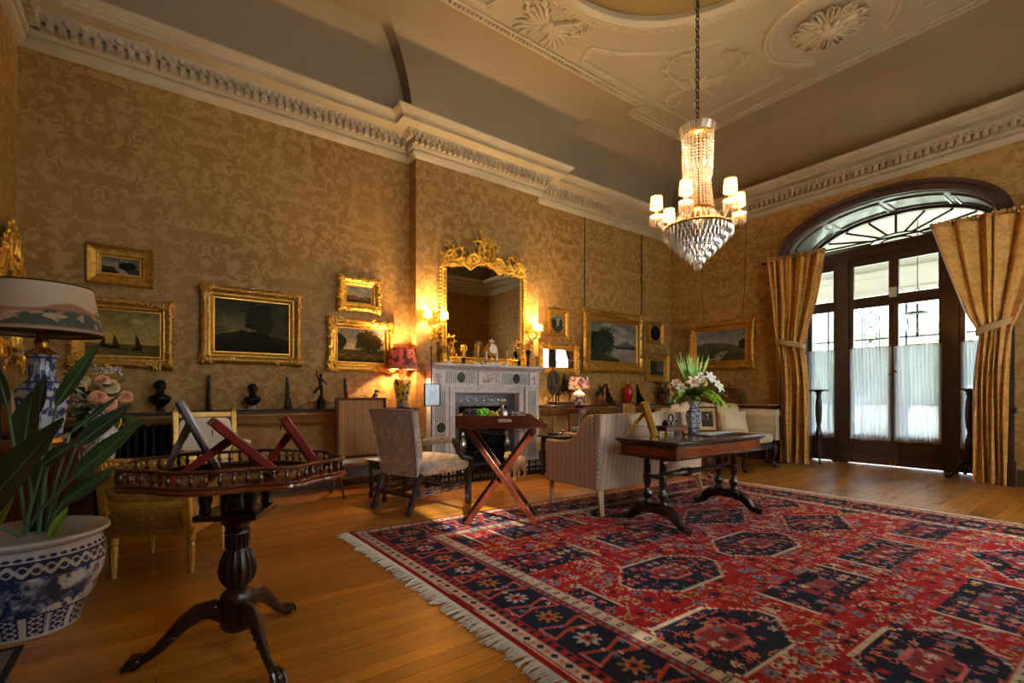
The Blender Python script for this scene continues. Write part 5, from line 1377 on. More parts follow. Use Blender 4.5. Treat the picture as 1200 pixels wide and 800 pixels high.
# u=0 at the free (inner) edge, u=1 at the wall side
curtain('gold damask curtain tied back on the side nearer the sofa', 3.0, 3.83, 3.30, 3.66, 3.22, 3.62, 3.235, 3.255, 1.83, 3)
curtain('gold damask curtain tied back at the frame edge, wider at its head', 1.80, .62, 1.34, 1.07, 1.39, 1.10, 3.24, 3.22, 1.84, 4)
mb = MB(); mb.tube([(8.0,3.9,3.215),(8.0,.4,3.195)], .012, 10); mb.ball((8.0,3.92,3.215),.022); o = obj('curtain_pole', mb, IRON); tag(o, 'thin dark curtain pole across the arched doorway', 'curtain pole')
for y in (3.86,.45):
    mb = MB(); mb.tube([(8.0,y,3.21),(8.15,y,3.21)], .01, 8); obj('bracket', mb, IRON, o)
LACE = sheer_mat('lace_net', (200,205,213), .05, .24); LTRIM = mat('lace_trim', (206,206,202), .9)
for k,(a,b,z0,zr,lab) in enumerate(((3.585,3.185,.40,1.80,'white net half curtain on the sidelight beside the sofa end curtain'),(2.965,2.445,.40,1.80,'white net half curtain on the door leaf nearer the sofa'),(2.395,1.865,.40,1.80,'white net half curtain on the door leaf with the brass handle'),(1.66,1.27,.36,1.80,'white net half curtain on the sidelight behind the wide curtain'))):
    c = thing('net_curtain', lab, 'net curtain', (8.82,(a+b)/2,0), 0, 'net half curtains on the glazed doors'); oy = (a+b)/2; w = (a-b)
    def fn(u,v): 
        z = z0+(zr-z0)*v; return (.012*sin(u*60+sin(v*3+k))+.006*sin(u*131+v*2), (a-w*u-oy)*(1-.02*sin(v*pi)), z+.008*sin(u*9+k)*(1-v))
    mb = MB(); mb.grid(fn, 130, 14); obj('net', mb, LACE, c, smooth=80, recalc=False)
    mb = MB(); mb.tube([(.0,a-oy,zr),(.0,b-oy,zr)], .006, 8); obj('rod', mb, BRASS, c)
    mb = MB()
    for q in range(int(w/.014)): u = q*.014/w; p = fn(u,0); mb.ball((p[0],p[1],p[2]-.012),(.006,.006,.014),5,4)
    for q in range(int((zr-z0)/.02)):
        v = q*.02/(zr-z0); p = fn(1,v); mb.ball((p[0]-.004,p[1]-.004,p[2]),(.006,.01,.008),5,4)
        p = fn(0,v); mb.ball((p[0]-.004,p[1]+.004,p[2]),(.006,.008,.008),5,4)
    obj('bobble_trim', mb, LTRIM, c)
# ================================================================== CHIMNEYPIECE
c = thing('chimneypiece', 'white marble chimneypiece with green inlay panels and carved frieze tablet', 'fireplace', (3.64,5.6,0))
PALEG = mat('grey_green_marble', (150,152,140), .3, var=.15)
mb = MB()
for s in (-1,1):
    mb.box(s*.80-.13,s*.80+.13,-.17,-.001,.0,.13) if False else None
    mb.box(min(s*.52,s*.60),max(s*.52,s*.60),-.13,-.001,.13,1.1)
mb.box(-.60,.60,-.13,-.001,1.1,1.2); mb.box(-.62,.62,-.145,-.13,1.165,1.2)
obj('architrave', mb, MARBLE, c, bevel=.006)
for s in (-1,1):
    x0, x1 = sorted((s*.62, s*.87))
    mb = MB(); mb.box(x0,x1,-.15,-.001,.13,1.2); mb.box(x0-.02,x1+.02,-.18,-.001,0,.11); mb.box(x0-.01,x1+.01,-.165,-.001,.11,.14); mb.box(x0-.012,x1+.012,-.165,-.001,1.17,1.2)
    if s > 0: mb.box(.52,.62,-.16,-.001,0,.13)
    else: mb.box(-.62,-.52,-.16,-.001,0,.13)
    pi_ = obj('pilaster', mb, MARBLE, c, bevel=.006)
    mb = MB(); mb.box(x0+.05,x1-.05,-.155,-.149,.2,1.14); obj('inlay_panel', mb, PALEG, pi_, smooth=0)
    mb = MB()
    for k in range(6): x = x0+.06+k*(.13/5); mb.box(x-.004,x+.004,-.160,-.155,.2,1.14)
    obj('reeding', mb, MARBLE, pi_, smooth=0)
    mb = MB(); mb.at(T(((x0+x1)/2,-.158,.66))@RX(90)).lathe([(.065,0),(.065,.01),(.0,.012)], 24); obj('green_roundel', mb, GREENM, pi_)
    mb = MB(); mb.at(T(((x0+x1)/2,-.166,.66))@RX(90)).lathe([(.064,-.012),(.064,.0),(.076,.0),(.076,-.012)], 24); obj('roundel_ring', mb, MARBLE, pi_)
mb = MB(); mb.box(-.87,.87,-.14,-.001,1.2,1.39); fz = obj('frieze', mb, MARBLE, c, bevel=.004)
mb = MB(); mb.box(-.19,.19,-.175,-.139,1.2,1.405); tb = obj('carved_tablet', mb, MARBLE, c, bevel=.005)
mb = MB()
for k in range(26):
    a = rnd.uniform(-.15,.15); b = rnd.uniform(1.235,1.365); mb.ball((a*.9+.02,-.176,b),(.022,.006,.012),7,5)
for k in range(6): mb.tube([(-.14+.02*k,-.176,1.24),(-.05+.03*k,-.178,1.30+.01*k),(.02+.02*k,-.176,1.25+.015*k)], .005, 5)
mb.ball((.05,-.178,1.31),(.02,.008,.035),8,6); mb.ball((.05,-.18,1.355),(.012,.008,.014),8,6); mb.ball((.11,-.178,1.27),(.03,.008,.018),8,6)
obj('relief_carving', mb, mat('pink_marble', (196,172,160), .4), tb, smooth=180)
for s in (-1,1):
    x0, x1 = sorted((s*.22, s*.68))
    mb = MB(); mb.box(x0,x1,-.145,-.139,1.225,1.375); ip = obj('fluted_inlay', mb, PALEG, fz, smooth=0)
    mb = MB()
    for k in range(15): x = x0+.015+k*(x1-x0-.03)/14; mb.box(x-.005,x+.005,-.151,-.145,1.225,1.375)
    obj('flute', mb, MARBLE, ip, smooth=0)
    for nm, m_, r_, d_ in (('oval_border', MARBLE, 1.18, .0), ('green_oval', GREENM, 1.0, .004)):
        mb = MB(); mb.at(T(((x0+x1)/2,-.150-d_,1.30))@RX(90)).lathe([(.062*r_,0),(.062*r_,.006),(0,.008)], 28, sy=1.12); obj(nm, mb, m_, fz)
    mb = MB(); bx = s*.775; mb.box(bx-.09,bx+.09,-.165,-.139,1.2,1.39); eb = obj('end_block', mb, MARBLE, c, bevel=.004)
    mb = MB(); mb.at(T((bx,-.168,1.23))@SCL(1,.35,1)).lathe([(.02,0),(.03,.01),(.012,.03),(.035,.07),(.045,.09),(.03,.11),(.0,.13)], 12); obj('urn_carving', mb, mat('pink_marble', (196,172,160)), eb)
mb = MB(); pr = [(0,1.39),(-.15,1.39),(-.165,1.405),(-.19,1.415),(-.20,1.43),(-.27,1.435),(-.285,1.45),(-.285,1.472),(0,1.472)]
mb.at(YZX).prism([(y-.001,z) for y,z in pr], -.905, .905); mb.m = None
for k in range(44): x = -.87+k*1.74/43; mb.box(x-.012,x+.012,-.175,-.15,1.39,1.405)
obj('mantel_shelf', mb, MARBLE, c, smooth=30)
# register grate and fireback
g = thing('fire_grate', 'polished steel and iron register grate set in the marble chimneypiece', 'grate', (3.64,5.6,0))
mb = MB(); y0=-.02
mb.box(-.52,-.40,y0,y0+.02,0,1.09).box(.40,.52,y0,y0+.02,0,1.09).box(-.40,.40,y0,y0+.02,.92,1.09); obj('surround_plate', mb, mat('engraved_steel', (112,112,116), .35, .8, var=.3, vs=30), g, smooth=0)
mb = MB()
for k in range(7):
    x = -.36+k*.12; mb.tube([(x+.05*cos(a),y0-.002,1.0+.03*sin(a)) for a in np.linspace(0,2*pi,14)], .004, 5); mb.ball((x,y0-.002,1.0),(.02,.004,.02),8,5)
    if k < 6: mb.tube([(x+.05,y0-.002,1.0),(x+.06,y0-.002,1.035),(x+.07,y0-.002,1.0)], .004, 5)
obj('engraved_swags', mb, STEEL, g)
mb = MB(); mb.box(-.425,-.41,.01,.50,.0,1.01).box(.41,.425,.01,.50,0,1.01).box(-.41,.41,.49,.50,0,1.01).box(-.41,.41,.01,.49,1.0,1.01); obj('fireback', mb, mat('sooty_iron', (26,24,23), .8, var=.3), g, smooth=0)
mb = MB(); mb.box(-.40,.40,.01,.48,.002,.02); obj('hearth_plate', mb, IRON, g, smooth=0)
mb = MB()
for k in range(13):
    u = -1+2*k/12; x = .34*u; mb.tube([(x,.06-.06*(1-u*u),.30),(x*.98,.03-.06*(1-u*u),.42),(x,.06-.06*(1-u*u),.55)], .008, 6)
for z in (.30,.42,.55): mb.tube([(.36*u,.06-.06*(1-u*u),z) for u in np.linspace(-1,1,13)], .011, 6)
obj('basket_bars', mb, IRON, g)
mb = MB()
for z,s_ in ((.62,1),(.2,-1)):
    for k in range(8):
        x = -.28+.08*k; mb.tube([(x,-.01,.30),(x+.05,-.012,.25+.03*sin(k)),(x+.08,-.01,.30)], .004, 4)
for r in (.10,.2,.3): mb.tube([(r*cos(a)*.9,-.012,.60+r*.55*sin(a)) for a in np.linspace(0,pi,16)], .006, 5)
for a in np.linspace(.2,pi-.2,8): mb.tube([(.05*cos(a),-.012,.60),(.3*cos(a)*.9,-.012,.60+.165*sin(a))], .005, 4)
obj('pierced_apron', mb, STEEL, g)
for x in (-.40,.40):
    mb = MB(); mb.lathe([(.03,.02),(.045,.05),(.03,.1),(.02,.2),(.03,.28),(.055,.36),(.06,.40),(.04,.46),(.02,.5),(.03,.53),(.02,.57),(0,.6)], 14, (x*.9,-.045,0)); obj('urn_finial', mb, STEEL, g)
for k in range(7):
    mb = MB(); mb.ball((-.25+.083*k+rnd.uniform(-.01,.01),.2+.06*(k%2),.40+.05*(k%3)),(.06,.055,.05),7,5); obj('coal', mb, mat('coal', (30,28,27), .6, bump=.6, bs=30), g, smooth=0)
# fender
f = thing('pierced_fender', 'dark pierced metal fender standing before the fireplace', 'fender', (3.70,5.12,0))
mb = MB()
def seg(p,q):
    p = Vector(p); q = Vector(q); L = (q-p).length
    mb.bar((*p,.012),(*q,.012),.03,.024); mb.bar((*p,.035),(*q,.035),.014,.012); mb.bar((*p,.155),(*q,.155),.014,.012); mb.bar((*p,.185),(*q,.185),.022,.016)
    n = int(L/.055)
    for i in range(n+1):
        c_ = p+(q-p)*(i/n); w = .006 if i%2 else .012; mb.bar((*c_,.02),(*c_,.185),w*2,w)
        if i < n:
            d_ = p+(q-p)*((i+.5)/n); mb.bar((*(p+(q-p)*((i+.1)/n)),.095),(*(p+(q-p)*((i+.9)/n)),.095),.01,.03)
seg((-.98,0),(.98,0)); seg((-.98,0),(-.98,.29)); seg((.98,0),(.98,.29))
obj('gallery', mb, mat('fender_metal', (46,44,44), .35, .7, var=.2), f, smooth=30)
# hearth slab
mb = MB(); mb.box(2.70,4.62,5.16,5.6,0,.008); struct('floor_hearth', mb, mat('hearth_stone', (120,112,104), .5, var=.1), smooth=0)
# stone dog by the fender
d = thing('stone_dog', 'pale stone dog figure standing in front of the fender behind the folding stand', 'dog figure', (3.70,4.93,0), 205)
DOG = mat('pale_stone', (196,172,132), .7, var=.2, vs=18, bump=.2, bs=60)
mb = MB()
mb.tube([(-.17,0,.20),(-.10,0,.215),(0,0,.205),(.09,0,.21),(.14,0,.235)], [.055,.075,.07,.078,.062], 14)
mb.tube([(.12,0,.225),(.16,0,.27),(.18,0,.305)], [.062,.05,.046], 12)
mb.ball((.195,0,.325),(.058,.05,.05),12,9); mb.tube([(.22,0,.318),(.265,0,.305),(.285,0,.302)], [.036,.026,.02], 10)
for y in (-.042,.042):
    mb.tube([(.11,y,.2),(.115,y,.12),(.105,y,.06),(.11,y,.012)], [.036,.026,.02,.019], 9); mb.ball((.122,y,.014),(.028,.02,.014),8,6)
    mb.tube([(-.15,y,.19),(-.125,y,.12),(-.165,y,.075),(-.16,y,.014)], [.046,.034,.02,.019], 9); mb.ball((-.148,y,.014),(.028,.02,.014),8,6)
    mb.tube([(.19,y*1.05,.36),(.18,y*1.4,.345),(.182,y*1.45,.295)], [.014,.02,.01], 8, flat=.5)
mb.tube([(-.2,0,.225),(-.25,0,.27),(-.245,0,.31)], [.02,.015,.008], 8)
o = obj('body', mb, DOG, d, smooth=180); m = o.modifiers.new('r','REMESH'); m.mode = 'VOXEL'; m.voxel_size = .009; m.use_smooth_shade = True
mb = MB(); mb.ball((.287,0,.306),(.01,.012,.009),8,6); 
for y in (-.03,.03): mb.ball((.238,y,.338),(.007,.007,.008),7,5)
obj('nose_and_eyes', mb, EBON, d)

# ================================================================== FRAMED PICTURES
def frame_mesh(mb, w, h, prof, amp=0, per=.05, corner=0, seed=0):
    """mitred carved frame: prof = [(inset, depth, carve)] ; the picture faces -y"""
    def o_(s, t, L): return amp*t*(abs(sin(pi*s/per))*.7+.5*abs(sin(pi*s/per*2.3+seed))-.3)
    for side in range(4):
        L = w if side%2 == 0 else h; D = h/2 if side%2 == 0 else w/2; n = max(8, int(L/per*4)) if amp else 2
        def fn(u, v):
            i = min(len(prof)-1, int(round(v*(len(prof)-1)))); ins, dep, cv = prof[i]
            a = -L/2+ins+(L-2*ins)*u; s = a+L/2
            e = min(s, L-s); k = corner*math.exp(-(e/.07)**2) if corner else 0
            dd = dep+(o_(s, cv, L) if cv else 0)+k*cv*.012
            ex = (k*.02+ (amp*.5*abs(sin(pi*s/per)) if amp else 0))*(1 if i <= 1 else 0)
            b = D-ins+ex
            if side == 0: return (a,-dd,-b)
            if side == 2: return (-a,-dd,b)
            if side == 1: return (b,-dd,a)
            return (-b,-dd,-a)
        mb.grid(fn, n, len(prof))
    return mb
def corner_scrolls(mb, w, h, size, depth, centres=False, seed=1):
    rr = random.Random(seed)
    spots = [(sx*w/2,sz*h/2,sx,sz) for sx in (-1,1) for sz in (-1,1)]
    for x,z,sx,sz in spots:
        for k in range(16):
            u = rr.random()**1.4; al = rr.choice((0,1)); px = x-sx*(u*size*1.7*al+rr.uniform(0,.35)*size); pz = z-sz*(u*size*1.7*(1-al)+rr.uniform(0,.35)*size)
            mb.at(T((px,-depth-rr.uniform(0,.012),pz))@RY(rr.uniform(0,180))).ball((0,0,0),(size*.24,.012,size*.10),7,5)
        mb.m = None
        c_ = (x-sx*size*.35,z-sz*size*.35)
        mb.tube([(c_[0]+size*(.34-.024*i)*cos(i*.62)*sx, -depth-.008-.0006*i, c_[1]+size*(.34-.024*i)*sin(i*.62)*sz) for i in range(13)], [size*.07]*13, 6)
def P_ORN(fw): return [(0,.004,0),(.0,.035,.4),(fw*.12,.052,1),(fw*.28,.062,1),(fw*.42,.058,1),(fw*.52,.045,.5),(fw*.6,.034,0),(fw*.78,.030,0),(fw*.84,.034,0),(fw*.92,.028,0),(fw,.018,0),(fw,.006,0)]
def P_FLAT(fw): return [(0,.004,0),(.0,.03,.4),(fw*.1,.042,1),(fw*.2,.036,.6),(fw*.26,.028,0),(fw*.72,.018,0),(fw*.8,.026,0),(fw*.9,.024,0),(fw,.014,0),(fw,.005,0)]
def picture(name, label, cx, cz, w, h, fw, cols, style, loc_y=5.795, wall='F', group=None, fm=None, tilt=0, oval=False, mat_=None, cat='painting', seed=1, glazed=False):
    if wall == 'F': p = thing(name, label, cat, (cx,loc_y,cz), 0, group)
    elif wall == 'W': p = thing(name, label, cat, (loc_y,cx,cz), -90, group)
    else: p = thing(name, label, cat, (loc_y,cx,cz), 90, group)
    fm = fm or GOLD; mb = MB()
    if style == 'orn': frame_mesh(mb, w, h, P_ORN(fw), .008, .045, 1.0, seed); corner_scrolls(mb, w, h, fw*1.3, .05, seed=seed)
    elif style == 'swept':
        frame_mesh(mb, w, h, P_ORN(fw), .003, .06, 1.4, seed); corner_scrolls(mb, w, h, fw*1.55, .052, seed=seed+3)
    elif style == 'flat': frame_mesh(mb, w, h, P_FLAT(fw), .004, .03, 0, seed)
    else: frame_mesh(mb, w, h, P_FLAT(fw), 0)
    fr_ = obj('frame', mb, fm, p, smooth=50)
    iw, ih = w-2*fw, h-2*fw; sl = .012
    mb = MB(); mb.box(-iw/2,iw/2,-.012,-.002,-ih/2,-ih/2+sl).box(-iw/2,iw/2,-.012,-.002,ih/2-sl,ih/2).box(-iw/2,-iw/2+sl,-.012,-.002,-ih/2+sl,ih/2-sl).box(iw/2-sl,iw/2,-.012,-.002,-ih/2+sl,ih/2-sl); obj('slip', mb, GOLDF, p, smooth=0)
    mb = MB(); mb.box(-w/2+.01,w/2-.01,-.003,.0,-h/2+.01,h/2-.01); obj('backing', mb, GOLDF if oval else FELT, p, smooth=0)
    if oval:
        mb = MB(); n = 48
        mb.grid(lambda u,v: ((iw/2*(.90-.0*v)*cos(2*pi*u)),-.012,(ih/2*.93*sin(2*pi*u))) if v < .5 else (iw/2*1.0*max(-1,min(1,1.5*cos(2*pi*u))),-.012,ih/2*max(-1,min(1,1.5*sin(2*pi*u)))), n, 2, cu=True)
        obj('spandrel', mb, GOLDF, p, smooth=0)
    if cols: picplane('canvas', iw-2*sl if not oval else iw*.92, ih-2*sl if not oval else ih*.94, cols, p, None, 130, mat_, None, -.0075, False)
    mb = MB(); mb.tube([(.012*cos(a),-.004,h/2+.012+.012*sin(a)) for a in np.linspace(0,2*pi,12)], .003, 5); obj('hanging_ring', mb, BRASS, p)
    return p
def sky(U,V,a,b,cl,seed,hz): 
    n = fbm(U*3,V*5,seed,5); return mixc(mixc(b,a,sstep(hz,1,V)), cl, sstep(.5,.75,n))
def tree_mask(U,V,cx,base,w,h,seed,asp=1.4):
    d = np.hypot((U-cx)/w,(V-base-h*.55)/(h*.55)); n = fbm(U*14*asp,V*14,seed,4); return sstep(1.08,.82,d+.9*(n-.5))
def p_small(U,V):
    c = sky(U,V,(84,82,74),(150,132,96),(120,112,92),3,.4); c = mixc(c,(58,56,44),sstep(.44,.38,V+.1*(fbm(U*6,V*3,2)-.5))); r = np.abs(U-.45+.5*(V-.3))
    c = mixc(c,(150,136,104),((V<.36)&(r<.09+.12*(.36-V))).astype(float)*.9); c = mixc(c,(30,32,24),tree_mask(U,V,.68,.25,.26,.5,5)); return mixc(c,(36,36,26),sstep(.2,.1,V)*sstep(.5,.2,U))
def p_ship(U,V):
    c = sky(U,V,(112,98,58),(166,134,66),(150,128,80),7,.3); w = fbm(U*5,V*40,8,3); c = mixc(c,mixc((58,50,28),(112,92,46),w),sstep(.27,.25,V))
    def sail(cx,b,w_,h_,s): t = (V-b)/h_; return ((t>0)&(t<1)&(np.abs(U-cx-s*w_*(1-t)*.35) < w_*.5*(1-t))).astype(float)
    for cx,b,w_,h_,s in ((.37,.20,.10,.30,1),(.25,.22,.09,.22,-1),(.68,.18,.10,.30,.6)): 
        c = mixc(c,(62,40,22),sail(cx,b,w_,h_,s)); c = mixc(c,(34,24,14),((np.abs(U-cx+.02)<.004)&(V>b)&(V<b+h_*1.15)).astype(float)); c = mixc(c,(28,22,14),((np.abs(U-cx)<w_*.7)&(np.abs(V-b+.02)<.03)).astype(float))
    return c
def p_dark(U,V):
    c = sky(U,V,(48,46,34),(112,98,60),(66,62,44),11,.3); r = .42-.25*np.abs(U-.38)+.05*(fbm(U*9,V*0,4)-.5); c = mixc(c,(34,31,22),sstep(r+.02,r-.02,V)); c = mixc(c,(30,28,20),tree_mask(U,V,.60,.3,.20,.62,6)*.9)
    c = mixc(c,(24,22,17),sstep(.32,.1,V)); return mixc(c,(40,36,26),tree_mask(U,V,.9,.2,.2,.6,9)*.6)
def p_cattle(U,V):
    c = sky(U,V,(84,88,84),(166,150,112),(150,140,118),13,.4); c = mixc(c,(106,82,42),sstep(.42,.38,V)); n = fbm(U*16,V*14,3); m = sstep(.5,.6,n)*((V>.25)&(V<.5)&(U>.2)&(U<.85)); c = mixc(c,(150,92,48),m); m2 = sstep(.6,.66,n)*((V>.28)&(V<.5)&(U>.45)&(U<.8)); c = mixc(c,(206,186,150),m2); return mixc(c,(52,46,28),sstep(.2,.05,V))
def p_land(U,V):
    c = sky(U,V,(128,122,104),(196,168,112),(206,182,132),17,.4); c = mixc(c,(86,72,34),sstep(.4,.34,V)); c = mixc(c,(60,56,26),tree_mask(U,V,.66,.28,.32,.62,8)); c = mixc(c,(64,60,30),tree_mask(U,V,.02,.3,.16,.5,12)); c = mixc(c,(44,36,18),((np.abs(U-.66-.1*(V-.2))<.012)&(V<.5)&(V>.2)).astype(float)); 
    n = fbm(U*9,V*14,23); c = mixc(c,(134,98,46),sstep(.55,.65,n)*sstep(.3,.2,V)); return mixc(c,(46,36,18),sstep(.13,.03,V))
def p_lake(U,V):
    c = sky(U,V,(92,92,88),(148,136,118),(152,140,124),19,.4); hill = .44+.10*np.exp(-((U-.78)/.12)**2)+.03*(fbm(U*8,U*0,3)-.5); c = mixc(c,(86,86,84),sstep(hill+.01,hill-.01,V)); c = mixc(c,(44,50,36),sstep(.40+.04*fbm(U*12,U*0,8),.37,V)*sstep(.5,.58,U))
    wv = fbm(U*4,V*30,5); c = mixc(c,mixc((112,104,90),(150,138,120),wv),sstep(.345,.33,V)*sstep(.44,.5,U+.25*V)); c = mixc(c,(34,38,28),tree_mask(U,V,.16,.18,.30,.52,4)); c = mixc(c,(38,44,30),tree_mask(U,V,.30,.2,.20,.62,14)); c = mixc(c,(40,42,30),sstep(.2,.1,V+.35*(U-.35))*(U<.62)); n = fbm(U*18,V*18,33); return mixc(c,(96,92,66),sstep(.6,.7,n)*sstep(.22,.05,V)*(U<.6))
def p_oval(U,V):
    c = sky(U,V,(92,94,92),(136,130,116),(120,118,108),29,.4); c = mixc(c,(60,58,48),sstep(.4,.33,V)); c = mixc(c,(40,42,34),tree_mask(U,V,.25,.25,.2,.5,4)); c = mixc(c,(40,42,34),tree_mask(U,V,.75,.3,.14,.4,7)); return c
def p_ovald(U,V): return p_oval(U,V)*np.array([.42,.42,.40])
def p_pair(U,V):
    c = sky(U,V,(84,80,72),(112,104,88),(96,92,82),31,.5); c = mixc(c,(46,44,38),tree_mask(U,V,.25,.1,.3,.85,4)); c = mixc(c,(52,48,40),sstep(.3,.2,V)); return c
def p_moor(U,V):
    c = sky(U,V,(112,112,112),(150,146,136),(142,138,130),37,.5); r = .62-.5*(U-.3)**2+.05*(fbm(U*6,U*0,2)-.5); c = mixc(c,(84,82,66),sstep(r+.02,r-.02,V)); r2 = .5-.3*U+.1*fbm(U*5,U*0,5); c = mixc(c,(78,74,44),sstep(r2+.03,r2-.03,V)); c = mixc(c,(150,144,130),((np.abs(U-.5-.8*(V-.2))<.07+.2*(.3-V))&(V<.32)).astype(float)*.9)
    n = fbm(U*22,V*22,9); c = mixc(c,(60,58,48),sstep(.55,.62,n)*sstep(.3,.15,V)); return mixc(c,(40,44,28),tree_mask(U,V,.95,.35,.08,.3,6))
picture('landscape_painting', 'small landscape in a wide flat gilt frame above the ship picture', -.265, 2.275, .49, .36, .095, p_small, 'flat', fm=GOLDD)
picture('seascape_painting', 'gilt framed seascape with dark sailing boats behind the blue and white lamp', -.245, 1.65, .76, .63, .095, p_ship, 'swept', fm=GOLDD, seed=2)
picture('landscape_painting', 'large dark landscape in a heavily carved gilt frame above the two bronze busts', .835, 1.80, .95, .79, .11, p_dark, 'orn', fm=GOLDD, seed=3)
picture('cattle_painting', 'small gilt framed cattle picture above the sunny tree landscape', 1.97, 2.28, .51, .40, .095, p_cattle, 'orn', seed=4)
picture('landscape_painting', 'sunny landscape with a spreading tree in a gilt swept frame beside the red lamp shade', 2.0, 1.67, .79, .62, .10, p_land, 'swept', seed=5)
picture('oval_painting', 'oval landscape in a square gilt frame over the gilt framed mirror by the chimney', 5.17, 2.215, .44, .43, .065, p_oval, 'flat', oval=True, seed=6)
picture('lake_painting', 'large lake landscape in a deep gilt frame hung on cords right of the chimney', 6.505, 1.995, 1.57, 1.07, .19, p_lake, 'orn', seed=7, fm=GOLDD)
picture('oval_painting', 'dark oval picture in a narrow gilt frame in the corner above another picture', 7.66, 2.245, .44, .42, .06, p_ovald, 'plain', oval=True, fm=GOLDD)
picture('landscape_painting', 'dark upright scene in a plain gilt frame in the corner below the oval', 7.71, 1.585, .70, .55, .13, p_pair, 'plain', fm=GOLDD)
picture('moorland_painting', 'moorland river landscape in a gilt frame on the window wall above the gramophone', 4.75, 1.95, 1.24, .87, .15, p_moor, 'orn', loc_y=8.145, wall='W', fm=GOLDD, seed=8)
MIRR = mat('mirror_silver', (214,212,204), .02, 1)
m_ = picture('gilt_mirror', 'gilt framed mirror reflecting the bright window beside the chimney breast', 5.19, 1.65, .84, .46+.0, .09, None, 'swept', cat='mirror', seed=9)
mb = MB().at(T((0,-.02,0))@RZ(1.3)); mb.box(-.325,.325,-.002,.002,-.14,.14); obj('glass', mb, MIRR, m_, smooth=0)
# cords from the cornice
for k,(x,z0,lab) in enumerate(((5.78,2.5,'thin dark picture cord at the chimney side of the lake painting'),(7.26,2.5,'thin dark picture cord at the corner side of the lake painting'))):
    mb = MB(); mb.tube([(x,5.785,z0),(x,5.785,4.05)], .007, 6); o = obj('picture_cord', mb, BRONZE); tag(o, lab, 'cord', 'picture cords')
mb = MB(); mb.tube([(8.135,5.05,2.37),(8.135,5.1,2.9),(8.13,5.12,4.05)], .004, 5); mb.tube([(8.135,4.35,2.37),(8.135,4.3,2.9),(8.13,4.27,4.05)], .004, 5); o = obj('picture_cord', mb, BRONZE); tag(o, 'pair of fine picture cords above the moorland painting', 'cord')

